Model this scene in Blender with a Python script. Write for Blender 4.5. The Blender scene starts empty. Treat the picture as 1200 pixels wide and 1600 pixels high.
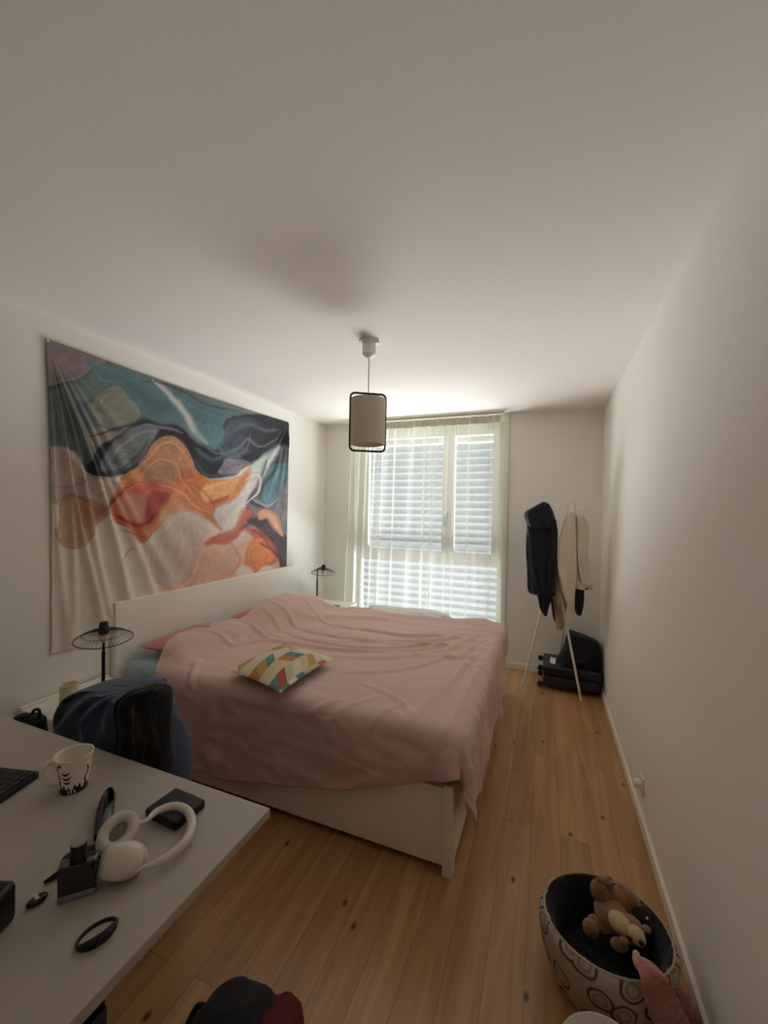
import bpy, math, random
import numpy as np
from mathutils import Vector, Matrix, noise

# ------------------------------------------------------------------ camera, sky, exposure
S = bpy.context.scene
F_PX, YAW, PITCH, ROLL, CAM_Z = 641.4074, 0.377417, -0.0076943, 0.018525, 1.538022
XL, XR, YB, H = -2.4258, 0.4708, 4.2145, 2.5
YR = -0.55                                  # wall behind the photographer
def cam_axes():
    cy, sy = math.cos(YAW), math.sin(YAW)
    r = Vector((cy, sy, 0)); f = Vector((-sy, cy, 0)); u = Vector((0, 0, 1))
    f2 = math.cos(PITCH)*f + math.sin(PITCH)*u; u2 = -math.sin(PITCH)*f + math.cos(PITCH)*u
    return math.cos(ROLL)*r + math.sin(ROLL)*u2, -math.sin(ROLL)*r + math.cos(ROLL)*u2, f2
CR, CU, CF = cam_axes()
cam = bpy.data.objects.new('camera', bpy.data.cameras.new('camera'))
S.collection.objects.link(cam)
M = Matrix((CR, CU, -CF)).transposed().to_4x4(); M.translation = (0, 0, CAM_Z)
cam.matrix_world = M
cam.data.sensor_fit = 'VERTICAL'; cam.data.sensor_height = 24; cam.data.lens = F_PX/1600*24
cam.data.clip_start = 0.02
S.camera = cam
def at(px, py, axis, v):                    # point of the plane axis=v seen at pixel (px, py)
    d = CF + CR*((px-600)/F_PX) + CU*((800-py)/F_PX)
    o = Vector((0, 0, CAM_Z)); return o + d*((v-o[axis])/d[axis])

SKY = (1.0, 0.965, 1.0)                    # overcast sky; horizon dimmed and added bright band below, shaped to light the ceiling
SKY_UP, HORIZON, LOW_BAND = 4.0, .8, 35.0
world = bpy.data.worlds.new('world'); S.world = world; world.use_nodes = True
wn, wl_ = world.node_tree.nodes, world.node_tree.links
g_tc = wn.new('ShaderNodeTexCoord'); g_s = wn.new('ShaderNodeSeparateXYZ'); wl_.new(g_tc.outputs['Generated'], g_s.inputs[0])
g_m = wn.new('ShaderNodeMapRange'); g_m.inputs[1].default_value = -1; g_m.inputs[2].default_value = 1; wl_.new(g_s.outputs['Z'], g_m.inputs[0])
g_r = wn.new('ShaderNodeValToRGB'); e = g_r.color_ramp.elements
def sc_(v): return (SKY[0]*v/LOW_BAND, SKY[1]*v/LOW_BAND, SKY[2]*v/LOW_BAND, 1)
e[0].position = 0; e[0].color = sc_(LOW_BAND*.12); e[1].position = 1; e[1].color = sc_(SKY_UP)
for p_, v_ in ((.12, LOW_BAND*.12), (.19, LOW_BAND), (.295, LOW_BAND), (.33, HORIZON), (.62, HORIZON), (.70, SKY_UP)):
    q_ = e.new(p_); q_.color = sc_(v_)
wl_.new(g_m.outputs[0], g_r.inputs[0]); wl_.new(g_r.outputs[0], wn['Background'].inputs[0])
wn['Background'].inputs[1].default_value = LOW_BAND
def area(name, loc, rot, sx, sy, energy, color, portal=False):
    l = bpy.data.lights.new(name, 'AREA'); l.shape = 'RECTANGLE'; l.size = sx; l.size_y = sy
    l.energy = energy; l.color = color
    if portal: l.cycles.is_portal = True
    o = bpy.data.objects.new(name, l); S.collection.objects.link(o)
    o.location = loc; o.rotation_euler = rot; return o
area('window_portal', (-1.22, 4.66, 1.22), (math.radians(-90), 0, 0), 1.9, 2.6, 1, (1, 1, 1), portal=True)
S.view_settings.view_transform = 'Standard'; S.view_settings.look = 'None'
S.view_settings.gamma = 1; S.view_settings.use_curve_mapping = False
S.view_settings.exposure = 0.0
S.cycles.max_bounces = 14; S.cycles.diffuse_bounces = 9; S.cycles.transparent_max_bounces = 24
S.cycles.transmission_bounces = 8
S.cycles.caustics_reflective = False; S.cycles.caustics_refractive = False
S.cycles.sample_clamp_indirect = 6
S.cycles.use_denoising = True

# ------------------------------------------------------------------ materials
def lin(c):
    return tuple(((x/255)/12.92 if x/255 <= .04045 else ((x/255+.055)/1.055)**2.4) for x in c)
def mat(name, c, rough=.6, bump=None, sheen=0, metal=0, spec=.5, var=0, trans=0, coat=0):
    m = bpy.data.materials.new(name); m.use_nodes = True; nt = m.node_tree; N = nt.nodes; L = nt.links
    b = N['Principled BSDF']; b.inputs['Roughness'].default_value = rough
    b.inputs['Metallic'].default_value = metal; b.inputs['Specular IOR Level'].default_value = spec
    b.inputs['Sheen Weight'].default_value = sheen; b.inputs['Coat Weight'].default_value = coat
    b.inputs['Base Color'].default_value = (*lin(c), 1)
    tc = N.new('ShaderNodeTexCoord')
    if var:
        n = N.new('ShaderNodeTexNoise'); n.inputs['Scale'].default_value = 6; n.inputs['Detail'].default_value = 5
        L.new(tc.outputs['Object'], n.inputs['Vector'])
        r = N.new('ShaderNodeMix'); r.data_type = 'RGBA'
        r.inputs[6].default_value = (*[x*(1-var) for x in lin(c)], 1); r.inputs[7].default_value = (*[min(1, x*(1+var)) for x in lin(c)], 1)
        L.new(n.outputs['Fac'], r.inputs[0]); L.new(r.outputs[2], b.inputs['Base Color'])
    if bump:
        n = N.new('ShaderNodeTexNoise'); n.inputs['Scale'].default_value = bump[0]; n.inputs['Detail'].default_value = 4
        L.new(tc.outputs['Object'], n.inputs['Vector'])
        bp = N.new('ShaderNodeBump'); bp.inputs['Strength'].default_value = bump[1]; bp.inputs['Distance'].default_value = .01
        L.new(n.outputs['Fac'], bp.inputs['Height']); L.new(bp.outputs[0], b.inputs['Normal'])
    if trans: b.inputs['Transmission Weight'].default_value = trans
    return m
def attr_mat(name, rough=.7, bump=None, sheen=0, translucent=0):
    m = mat(name, (200, 200, 200), rough, bump, sheen); nt = m.node_tree
    a = nt.nodes.new('ShaderNodeAttribute'); a.attribute_name = 'col'
    nt.links.new(a.outputs['Color'], nt.nodes['Principled BSDF'].inputs['Base Color']); return m
WALL = mat('wall_paint', (238, 234, 227), .9, (90, .06), spec=.15)
CEIL = mat('ceiling_paint', (240, 234, 228), .95, (60, .05), spec=.1)
TRIM = mat('white_trim', (228, 224, 212), .5)
WHITE = mat('white_lacquer', (240, 236, 228), .45, var=.02)
DESKM = mat('desk_laminate', (172, 163, 152), .5, (300, .03))
WMETAL = mat('white_metal', (226, 218, 204), .4)
BLACKM = mat('black_metal', (22, 21, 22), .4)
BLACKP = mat('black_plastic', (17, 17, 19), .42)
BLACKG = mat('black_gloss', (10, 10, 14), .12)
BRONZE = mat('bronze_metal', (70, 54, 42), .35, metal=.6)
PINK = mat('pink_cotton', (212, 178, 170), .85, (45, .10), sheen=.25)
PINK2 = mat('rose_cotton', (196, 128, 122), .85, (30, .2), sheen=.2)
BLUEC = mat('pale_blue_cotton', (165, 190, 200), .85, (30, .2))
WHITEC = mat('white_cotton', (232, 232, 228), .85, (25, .3))
NAVY = mat('navy_cloth', (16, 18, 28), .85, (40, .3), sheen=.1)
DENIM = mat('denim', (48, 66, 92), .85, (60, .4), sheen=.2, var=.25)
BLACKC = mat('black_cloth', (14, 14, 17), .85, (40, .4), sheen=.08)
CREAMC = mat('cream_wool', (222, 212, 196), .95, (70, .6), sheen=.3, var=.05)
BEIGEC = mat('beige_cloth', (190, 168, 138), .9, (40, .4))
BROWNC = mat('brown_leather', (62, 38, 28), .6)
REDC = mat('dark_red_cloth', (92, 16, 20), .8, (40, .3))
PLUSH = mat('brown_plush', (158, 108, 62), .95, (160, .9), sheen=.5, var=.15)
CREAMP = mat('cream_plush', (216, 190, 146), .95, (160, .8), sheen=.4, var=.08)
DARKP = mat('dark_plush', (38, 26, 24), .95, (140, .9), sheen=.2)
PINKP = mat('pink_plush', (172, 108, 98), .95, (50, .9), sheen=.4, var=.15)
BEDIN = mat('charcoal_fleece', (26, 28, 32), .95, (90, .6), sheen=.1)
HPW = mat('headphone_white', (214, 206, 196), .45)
HPG = mat('headphone_cushion', (196, 188, 178), .7)
HPD = mat('grille_grey', (120, 110, 98), .8, (200, .5))
CAND = mat('frosted_white_glass', (226, 216, 190), .35)
DGLASS = mat('dark_glass', (18, 15, 22), .05, coat=.5)
CGLASS = mat('clear_base_glass', (120, 112, 120), .05, coat=1)
SUITC = mat('suitcase_shell', (20, 20, 22), .5, (60, .2))
SUITG = mat('suitcase_grey', (62, 62, 62), .7, (60, .2))
DKWOOD = mat('dark_wood', (38, 22, 18), .5, var=.2)
OUTDOOR = mat('outside_metal', (126, 129, 130), .6)
SHADE = mat('shade_fabric', (205, 196, 184), .9, (200, .2))

def nodes_of(m): return m.node_tree.nodes, m.node_tree.links
def sheer_material():
    m = bpy.data.materials.new('sheer_curtain'); m.use_nodes = True; N, L = nodes_of(m); N.clear()
    out = N.new('ShaderNodeOutputMaterial')
    tr = N.new('ShaderNodeBsdfTransparent'); tr.inputs[0].default_value = (.97, 1, .98, 1)
    tl = N.new('ShaderNodeBsdfTranslucent'); tl.inputs[0].default_value = (.90, .92, .87, 1)
    df = N.new('ShaderNodeBsdfDiffuse'); df.inputs[0].default_value = (.80, .80, .76, 1)
    m1 = N.new('ShaderNodeMixShader'); m1.inputs[0].default_value = .38
    m2 = N.new('ShaderNodeMixShader')
    # woven sheer: looks denser where seen at a slant
    lw = N.new('ShaderNodeLayerWeight'); lw.inputs[0].default_value = .35
    mr = N.new('ShaderNodeMapRange'); mr.inputs[3].default_value = .14; mr.inputs[4].default_value = .6
    L.new(lw.outputs['Facing'], mr.inputs[0]); L.new(mr.outputs[0], m2.inputs[0])
    L.new(tl.outputs[0], m1.inputs[1]); L.new(df.outputs[0], m1.inputs[2])
    L.new(tr.outputs[0], m2.inputs[1]); L.new(m1.outputs[0], m2.inputs[2]); L.new(m2.outputs[0], out.inputs[0])
    return m
def glass_material():
    m = bpy.data.materials.new('window_glass'); m.use_nodes = True; N, L = nodes_of(m); N.clear()
    out = N.new('ShaderNodeOutputMaterial'); tr = N.new('ShaderNodeBsdfTransparent'); tr.inputs[0].default_value = (.95, .98, .97, 1)
    g = N.new('ShaderNodeBsdfGlossy'); g.inputs['Roughness'].default_value = .02
    mx = N.new('ShaderNodeMixShader'); mx.inputs[0].default_value = .06
    L.new(tr.outputs[0], mx.inputs[1]); L.new(g.outputs[0], mx.inputs[2]); L.new(mx.outputs[0], out.inputs[0]); return m
def wood_floor():
    m = mat('oak_floor', (180, 140, 96), .34); N, L = nodes_of(m); b = N['Principled BSDF']
    tc = N.new('ShaderNodeTexCoord'); mp = N.new('ShaderNodeMapping')
    mp.inputs['Rotation'].default_value = (0, 0, math.radians(90)); mp.inputs['Location'].default_value = (.37, .037, 0)
    L.new(tc.outputs['Object'], mp.inputs[0])
    br = N.new('ShaderNodeTexBrick'); br.inputs['Scale'].default_value = 1; br.inputs['Brick Width'].default_value = 1.75
    br.inputs['Row Height'].default_value = .125; br.inputs['Mortar Size'].default_value = .0011; br.offset = .37
    br.inputs['Color1'].default_value = (0, 0, 0, 1); br.inputs['Color2'].default_value = (1, 1, 1, 1)
    br.inputs['Mortar'].default_value = (.5, .5, .5, 1); br.inputs['Bias'].default_value = 0
    L.new(mp.outputs[0], br.inputs['Vector'])
    mp2 = N.new('ShaderNodeMapping'); mp2.inputs['Scale'].default_value = (14, 1.1, 1)
    L.new(tc.outputs['Object'], mp2.inputs[0])
    add = N.new('ShaderNodeVectorMath'); add.operation = 'ADD'
    mul = N.new('ShaderNodeVectorMath'); mul.operation = 'SCALE'; mul.inputs['Scale'].default_value = 7
    L.new(br.outputs['Color'], mul.inputs[0]); L.new(mp2.outputs[0], add.inputs[0]); L.new(mul.outputs[0], add.inputs[1])
    n = N.new('ShaderNodeTexNoise'); n.inputs['Scale'].default_value = 1.5; n.inputs['Detail'].default_value = 7; n.inputs['Distortion'].default_value = .7
    L.new(add.outputs[0], n.inputs['Vector'])
    cr = N.new('ShaderNodeValToRGB'); e = cr.color_ramp.elements
    e[0].position = .3; e[0].color = (*lin((170, 127, 86)), 1); e[1].position = .72; e[1].color = (*lin((206, 163, 114)), 1)
    L.new(n.outputs['Fac'], cr.inputs[0])
    tone = N.new('ShaderNodeMix'); tone.data_type = 'RGBA'; tone.blend_type = 'MULTIPLY'; tone.inputs[0].default_value = 1
    tr_ = N.new('ShaderNodeValToRGB'); t = tr_.color_ramp.elements
    t[0].color = (.82, .77, .72, 1); t[1].color = (1.0, 1.0, 1.0, 1)
    L.new(br.outputs['Color'], tr_.inputs[0]); L.new(cr.outputs[0], tone.inputs[6]); L.new(tr_.outputs[0], tone.inputs[7])
    # knots
    v = N.new('ShaderNodeTexVoronoi'); v.voronoi_dimensions = '2D'; v.inputs['Scale'].default_value = 2.4; mpk = N.new('ShaderNodeMapping'); mpk.inputs['Scale'].default_value = (1.3, .75, 1)
    L.new(tc.outputs['Object'], mpk.inputs[0]); L.new(mpk.outputs[0], v.inputs['Vector'])
    kr = N.new('ShaderNodeValToRGB'); k = kr.color_ramp.elements
    k[0].position = .012; k[0].color = (.2, .13, .09, 1); k[1].position = .04; k[1].color = (1, 1, 1, 1)
    L.new(v.outputs['Distance'], kr.inputs[0])
    kn = N.new('ShaderNodeMix'); kn.data_type = 'RGBA'; kn.blend_type = 'MULTIPLY'; kn.inputs[0].default_value = 1
    L.new(tone.outputs[2], kn.inputs[6]); L.new(kr.outputs[0], kn.inputs[7])
    seam = N.new('ShaderNodeMix'); seam.data_type = 'RGBA'; seam.inputs[7].default_value = (*lin((128, 94, 62)), 1)
    L.new(br.outputs['Fac'], seam.inputs[0]); L.new(kn.outputs[2], seam.inputs[6]); L.new(seam.outputs[2], b.inputs['Base Color'])
    return m
def ring_fabric():
    m = mat('ring_print_fabric', (200, 185, 165), .85, (60, .3)); N, L = nodes_of(m); b = N['Principled BSDF']
    tc = N.new('ShaderNodeTexCoord'); v = N.new('ShaderNodeTexVoronoi'); v.voronoi_dimensions = '2D'; v.inputs['Scale'].default_value = 11; v.inputs['Randomness'].default_value = .6
    L.new(tc.outputs['UV'], v.inputs['Vector'])
    cr = N.new('ShaderNodeValToRGB'); cr.color_ramp.interpolation = 'LINEAR'; e = cr.color_ramp.elements
    A = lin((180, 166, 149)); B = lin((88, 72, 60)); Cc = lin((146, 130, 112))
    e[0].position = 0; e[0].color = (*A, 1); e[1].position = 1; e[1].color = (*A, 1)
    for p, c in [(.14, A), (.17, Cc), (.21, Cc), (.235, A), (.30, A), (.33, B), (.39, B), (.42, A)]:
        q = e.new(p); q.color = (*c, 1)
    L.new(v.outputs['Distance'], cr.inputs[0]); L.new(cr.outputs[0], b.inputs['Base Color']); return m
GLASS = glass_material(); SHEER = sheer_material(); FLOORM = wood_floor(); RINGS = ring_fabric()
ART = attr_mat('printed_tapestry', .85, (200, .15), .05); PRINT = attr_mat('printed_cushion_cotton', .85, (180, .3), .1)
MUGM = attr_mat('printed_mug_glaze', .25)

# ------------------------------------------------------------------ mesh helpers
LOC = {}
def link(o): S.collection.objects.link(o); return o
def thing(name, label, cat, loc=(0, 0, 0), group=None):
    o = link(bpy.data.objects.new(name, None)); o.location = loc; o.empty_display_size = .05; LOC[o] = Vector(loc)
    o['label'] = label; o['category'] = cat
    if group: o['group'] = group
    return o
def tag(o, label, cat, group=None):
    o['label'] = label; o['category'] = cat
    if group: o['group'] = group
    return o
def struct(o): o['kind'] = 'structure'; return o
class MB:
    def __init__(s): s.v = []; s.f = []
    def add(s, vs, fs):
        n = len(s.v); s.v += [tuple(v) for v in vs]; s.f += [tuple(i+n for i in f) for f in fs]; return s
    def box(s, x0, x1, y0, y1, z0, z1, bev=0, R=None):
        if bev <= 0:
            v = [Vector((x, y, z)) for z in (z0, z1) for y in (y0, y1) for x in (x0, x1)]
            f = [(0, 2, 3, 1), (4, 5, 7, 6), (0, 1, 5, 4), (2, 6, 7, 3), (0, 4, 6, 2), (1, 3, 7, 5)]
        else:
            # rounded box from a subdivided cube projected on the inner box
            n = 3; seg = [-1, -.5, 0, .5, 1]
            c = Vector(((x0+x1)/2, (y0+y1)/2, (z0+z1)/2)); h = Vector(((x1-x0)/2-bev, (y1-y0)/2-bev, (z1-z0)/2-bev))
            v = []; f = []; idx = {}
            def P(a):
                k = tuple(a)
                if k in idx: return idx[k]
                base = [0, 0, 0]; d = [0, 0, 0]
                for i in range(3):
                    if a[i] in (-1, 1, -.75, .75) : pass
                    sg = 1 if a[i] > 0 else (-1 if a[i] < 0 else 0)
                    base[i] = sg*h[i]
                    d[i] = {0: 0, .5: 0, .75: .5, 1: 1}[abs(a[i])]*sg
                dv = Vector(d); dv.normalize()
                idx[k] = len(v); v.append(c + Vector(base) + dv*bev); return idx[k]
            T = [-1, -.75, -.5, .5, .75, 1]
            for ax in range(3):
                for sgn in (-1, 1):
                    b1, b2 = (ax+1) % 3, (ax+2) % 3
                    for i in range(5):
                        for j in range(5):
                            q = []
                            for (a, b) in ((i, j), (i+1, j), (i+1, j+1), (i, j+1)):
                                k = [0, 0, 0]; k[ax] = sgn; k[b1] = T[a]; k[b2] = T[b]; q.append(P(k))
                            if sgn < 0: q = q[::-1]
                            f.append(tuple(q))
        if R is not None: v = [R @ p for p in v]
        return s.add(v, f)
    def tube(s, pts, r, n=10, closed=False, flat=1.0, up=Vector((0, 0, 1)), cap=True):
        pts = [Vector(p) for p in pts]; m = len(pts); vs = []; fs = []
        prev = None
        for i, p in enumerate(pts):
            if closed: t = pts[(i+1) % m]-pts[i-1]
            else: t = pts[min(i+1, m-1)]-pts[max(i-1, 0)]
            t.normalize(); ref = up if abs(t.dot(up)) < .97 else Vector((1, 0, 0))
            a = t.cross(ref).normalized()
            if prev and not closed and a.dot(prev) < 0: a = -a
            prev = a; b = a.cross(t).normalized(); rr = r[i] if hasattr(r, '__len__') else r
            for k in range(n):
                w = 2*math.pi*k/n; vs.append(p + a*(math.cos(w)*rr) + b*(math.sin(w)*rr*flat))
        for i in range(m if closed else m-1):
            for k in range(n):
                i2 = (i+1) % m; fs.append((i*n+k, i*n+(k+1) % n, i2*n+(k+1) % n, i2*n+k))
        if not closed and cap: fs.append(tuple(range(n))[::-1]); fs.append(tuple((m-1)*n+k for k in range(n)))
        return s.add(vs, fs)
    def lathe(s, prof, c=(0, 0, 0), n=32, R=None, cap=(True, True)):
        vs = []; fs = []; c = Vector(c); m = len(prof)
        for (r, z) in prof:
            for k in range(n):
                w = 2*math.pi*k/n; p = Vector((r*math.cos(w), r*math.sin(w), z))
                if R is not None: p = R @ p
                vs.append(p+c)
        for i in range(m-1):
            for k in range(n): fs.append((i*n+k, i*n+(k+1) % n, (i+1)*n+(k+1) % n, (i+1)*n+k))
        if cap[0]: fs.append(tuple(range(n))[::-1])
        if cap[1]: fs.append(tuple((m-1)*n+k for k in range(n)))
        return s.add(vs, fs)
    def ell(s, c, r, R=None, n=20, m=12, lump=0, e=1.0):
        vs = []; fs = []; c = Vector(c)
        for i in range(m+1):
            th = math.pi*i/m
            for k in range(n):
                w = 2*math.pi*k/n
                d = Vector((math.sin(th)*math.cos(w), math.sin(th)*math.sin(w), math.cos(th)))
                if e != 1: d = Vector([math.copysign(abs(q)**e, q) for q in d])
                p = Vector((d.x*r[0], d.y*r[1], d.z*r[2]))
                if lump: p *= 1+lump*noise.noise(d*2.2+c*7)
                if R is not None: p = R @ p
                vs.append(p+c)
        for i in range(m):
            for k in range(n): fs.append((i*n+k, (i+1)*n+k, (i+1)*n+(k+1) % n, i*n+(k+1) % n))
        return s.add(vs, fs)
    def build(s, name, m, parent=None, smooth=True, merge=False, mods=None):
        off = LOC.get(parent, Vector((0, 0, 0)))
        me = bpy.data.meshes.new(name); me.from_pydata([Vector(v)-off for v in s.v], [], s.f); me.update()
        me.materials.append(m)
        o = link(bpy.data.objects.new(name, me))
        if parent: o.parent = parent; LOC[o] = off if parent in LOC else Vector((0, 0, 0))
        if smooth:
            for p in me.polygons: p.use_smooth = True
            if hasattr(me, 'set_sharp_from_angle'): me.set_sharp_from_angle(angle=math.radians(40))
        return o
def subpart(mb, name, m, parent):           # child of a part: the part's object origin equals the thing's origin
    return mb.build(name, m, parent)
def grid_obj(name, P, m, parent=None, thick=0, col=None, uv=None, wrap=False):
    """P: (a,b,3) array of points"""
    a, b, _ = P.shape; off = LOC.get(parent, Vector((0, 0, 0)))
    V = (P.reshape(-1, 3) - np.array(off)).astype(float)
    I = np.arange(a*b).reshape(a, b)
    if wrap: I2 = np.concatenate([I, I[:, :1]], 1)
    else: I2 = I
    Q = np.stack([I2[:-1, :-1], I2[:-1, 1:], I2[1:, 1:], I2[1:, :-1]], -1).reshape(-1, 4)
    me = bpy.data.meshes.new(name); me.from_pydata(V.tolist(), [], Q.tolist()); me.update(); me.materials.append(m)
    if col is not None:
        at_ = me.color_attributes.new('col', 'FLOAT_COLOR', 'POINT')
        c4 = np.ones((a*b, 4), np.float32); c4[:, :3] = col.reshape(-1, 3); at_.data.foreach_set('color', c4.ravel())
    if uv is not None:
        u = me.uv_layers.new(name='UVMap'); li = np.zeros(len(me.loops), np.int32); me.loops.foreach_get('vertex_index', li)
        u.data.foreach_set('uv', uv.reshape(-1, 2)[li].astype(np.float32).ravel())
    for p in me.polygons: p.use_smooth = True
    o = link(bpy.data.objects.new(name, me))
    if parent: o.parent = parent; LOC[o] = off
    if thick:
        s = o.modifiers.new('thickness', 'SOLIDIFY'); s.thickness = thick; s.offset = 0
    return o
def catmull(pts, k=8, closed=True):
    P = np.array(pts, float); n = len(P); out = []
    rng = range(n) if closed else range(n-1)
    for i in rng:
        p0, p1, p2, p3 = (P[(i-1) % n], P[i], P[(i+1) % n], P[(i+2) % n]) if closed else (P[max(i-1, 0)], P[i], P[i+1], P[min(i+2, n-1)])
        for t in np.arange(k)/k:
            out.append(.5*((2*p1)+(-p0+p2)*t+(2*p0-5*p1+4*p2-p3)*t*t+(-p0+3*p1-3*p2+p3)*t**3))
    if not closed: out.append(P[-1])
    return np.array(out)
def rows_loft(name, rows, y0, depth, m, parent=None, folds=7, famp=.006, seed=0, nx=72, sub=5, shift=(0, 0)):
    """hanging cloth: rows of (py, px_left, px_right) traced at depth y0, closed body with fold waves"""
    R = []
    for (py, a, b) in rows:
        A = at(a, py, 1, y0); B = at(b, py, 1, y0); R.append((A.x, B.x, (A.z+B.z)/2))
    R = catmull(R, sub, closed=False)
    out = []
    for i, (xa, xb, z) in enumerate(R):
        w = (xb-xa)/2; xc = (xa+xb)/2; row = []
        dd = depth*min(1, .35+w/.10)
        for k in range(nx):
            t = 2*math.pi*k/nx; c, s_ = math.cos(t), math.sin(t)
            e = math.copysign(abs(s_)**.7, s_)
            f = famp*math.sin(folds*c*1.6+seed*1.7+z*3+3.2*noise.noise((seed, z*3.5, c*1.5)))*(abs(s_))*(.6+.8*noise.noise((seed*3, z*4, c))) \
                + famp*2.0*noise.noise((c*2.5+seed, z*8+c*2, s_*2))+famp*.7*noise.noise((c*6+seed, z*16-c*5, s_*2))
            row.append((xc+w*c+shift[0], y0+dd*e+f*(1 if s_ > 0 else -1)+shift[1], z+.004*noise.noise((c*3, seed, z*9))))
        out.append(row)
    P = np.array(out)
    c0 = P[0].mean(0); c1 = P[-1].mean(0)
    P = np.concatenate([[c0+(P[0]-c0)*.02], [c0+(P[0]-c0)*.6+[0, 0, .002]], P, [c1+(P[-1]-c1)*.6], [c1+(P[-1]-c1)*.02]], 0)
    return grid_obj(name, P, m, parent, wrap=True)

# ------------------------------------------------------------------ the room
def slab(name, x0, x1, y0, y1, z0, z1, m): return struct(MB().box(x0, x1, y0, y1, z0, z1).build(name, m, smooth=False))
slab('floor', XL-.1, XR+.1, YR-.1, YB+.3, -.1, 0, FLOORM)
slab('ceiling', XL-.1, XR+.1, YR-.1, YB+.3, H, H+.1, CEIL)
slab('wall_left', XL-.1, XL, YR-.1, YB+.3, 0, H, WALL)
slab('wall_right', XR, XR+.1, YR-.1, YB+.3, 0, H, WALL)
slab('wall_rear', XL, XR, YR-.1, YR, 0, H, WALL)
WX0, WX1, WZ0, WZ1 = -2.03, -.405, .04, 2.43
wb = MB()
wb.box(XL, WX0, YB, YB+.3, 0, H); wb.box(WX1, XR, YB, YB+.3, 0, H)
wb.box(WX0, WX1, YB, YB+.3, WZ1, H); wb.box(WX0, WX1, YB, YB+.3, 0, WZ0)
struct(wb.build('wall_back', WALL, smooth=False))
def base(name, x0, x1, y0, y1): struct(MB().box(x0, x1, y0, y1, 0, .052).build(name, TRIM, smooth=False))
base('baseboard_right', XR-.014, XR, YR, YB); base('baseboard_left', XL, XL+.014, YR, YB)
base('baseboard_back', WX1+.045, XR-.014, YB-.014, YB)
slab('trim_1', WX1+.004, WX1+.044, YB-.022, YB, 0, H-.001, TRIM)

# window: fixed lower panes, two upper casements, outside venetian blind
fy0, fy1 = YB+.10, YB+.16
w = struct(MB().box(WX0, WX0+.055, fy0, fy1, WZ0, WZ1).box(WX1-.055, WX1, fy0, fy1, WZ0, WZ1)
    .box(WX0+.055, WX1-.055, fy0, fy1, WZ0, WZ0+.06).box(WX0+.055, WX1-.055, fy0, fy1, WZ1-.05, WZ1)
    .box(WX0+.055, WX1-.055, fy0, fy1, .965, 1.03).build('window_1', TRIM, smooth=False))
MX = -1.0
cs1 = MB().box(WX0+.055, WX0+.13, fy0-.012, fy1-.012, 1.03, WZ1-.05).box(MX-.04, MX+.03, fy0-.012, fy1-.012, 1.03, WZ1-.05)\
    .box(WX0+.13, MX-.04, fy0-.012, fy1-.012, 1.03, 1.09).box(WX0+.13, MX-.04, fy0-.012, fy1-.012, WZ1-.11, WZ1-.05).build('casement', TRIM, w, smooth=False)
cs2 = MB().box(MX+.03, MX+.09, fy0-.012, fy1-.012, 1.03, WZ1-.05).box(WX1-.115, WX1-.055, fy0-.012, fy1-.012, 1.03, WZ1-.05)\
    .box(MX+.09, WX1-.115, fy0-.012, fy1-.012, 1.03, 1.09).box(MX+.09, WX1-.115, fy0-.012, fy1-.012, WZ1-.11, WZ1-.05).build('casement', TRIM, w, smooth=False)
MB().box(WX0+.13, MX-.04, fy0+.02, fy0+.024, 1.09, WZ1-.11).build('pane', GLASS, cs1, smooth=False)
MB().box(MX+.09, WX1-.115, fy0+.02, fy0+.024, 1.09, WZ1-.11).build('pane', GLASS, cs2, smooth=False)
MB().box(WX0+.055, WX1-.055, fy0+.02, fy0+.024, WZ0+.06, .965).build('pane', GLASS, w, smooth=False)
hd = MB().box(MX-.018, MX+.012, fy0-.03, fy0-.012, 1.36, 1.47, .006); hd.box(MX-.012, MX+.004, fy0-.055, fy0-.028, 1.40, 1.42, .004)
hd.tube([(MX-.004, fy0-.05, 1.41), (MX+.012, fy0-.052, 1.45), (MX+.03, fy0-.052, 1.52)], .009); hd.build('window_handle', mat('handle_grey', (120, 122, 120), .4), cs1)
bl = thing('venetian_blind', 'pale outside venetian blind with tilted slats behind the glass', 'blind', (-1.2, YB+.25, WZ0))
sl = MB(); z = WZ0+.05; tilt = math.radians(42)
while z < 2.25:
    prof = []
    for k in range(7):
        u = -.04+.08*k/6; bow = .006*(1-(u/.04)**2)
        prof.append((u*math.cos(tilt), u*math.sin(tilt)*-1+bow))
    vs = [(x, YB+.25+a, z+b) for x in (WX0+.012, WX1-.012) for a, b in prof]+[(x, YB+.25+a, z+b-.0015) for x in (WX0+.012, WX1-.012) for a, b in prof]
    fs = [(i, i+1, i+8, i+7) for i in range(6)]+[(i+14, i+21, i+22, i+15) for i in range(6)]
    sl.add(vs, fs); z += .079
o = sl.build('slat', OUTDOOR, bl)
MB().box(WX0+.012, WX1-.012, YB+.21, YB+.29, 2.27, 2.40).build('head_box', TRIM, bl, smooth=False)
for x in (-1.86, -1.21, -.56): MB().box(x-.004, x+.004, YB+.249, YB+.251, WZ0+.03, 2.24).build('ladder_cord', TRIM, bl, smooth=False)
for x in (WX0+.002, WX1-.010): MB().box(x, x+.008, YB+.21, YB+.29, WZ0+.005, 2.24).build('guide_rail', OUTDOOR, bl, smooth=False)

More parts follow.
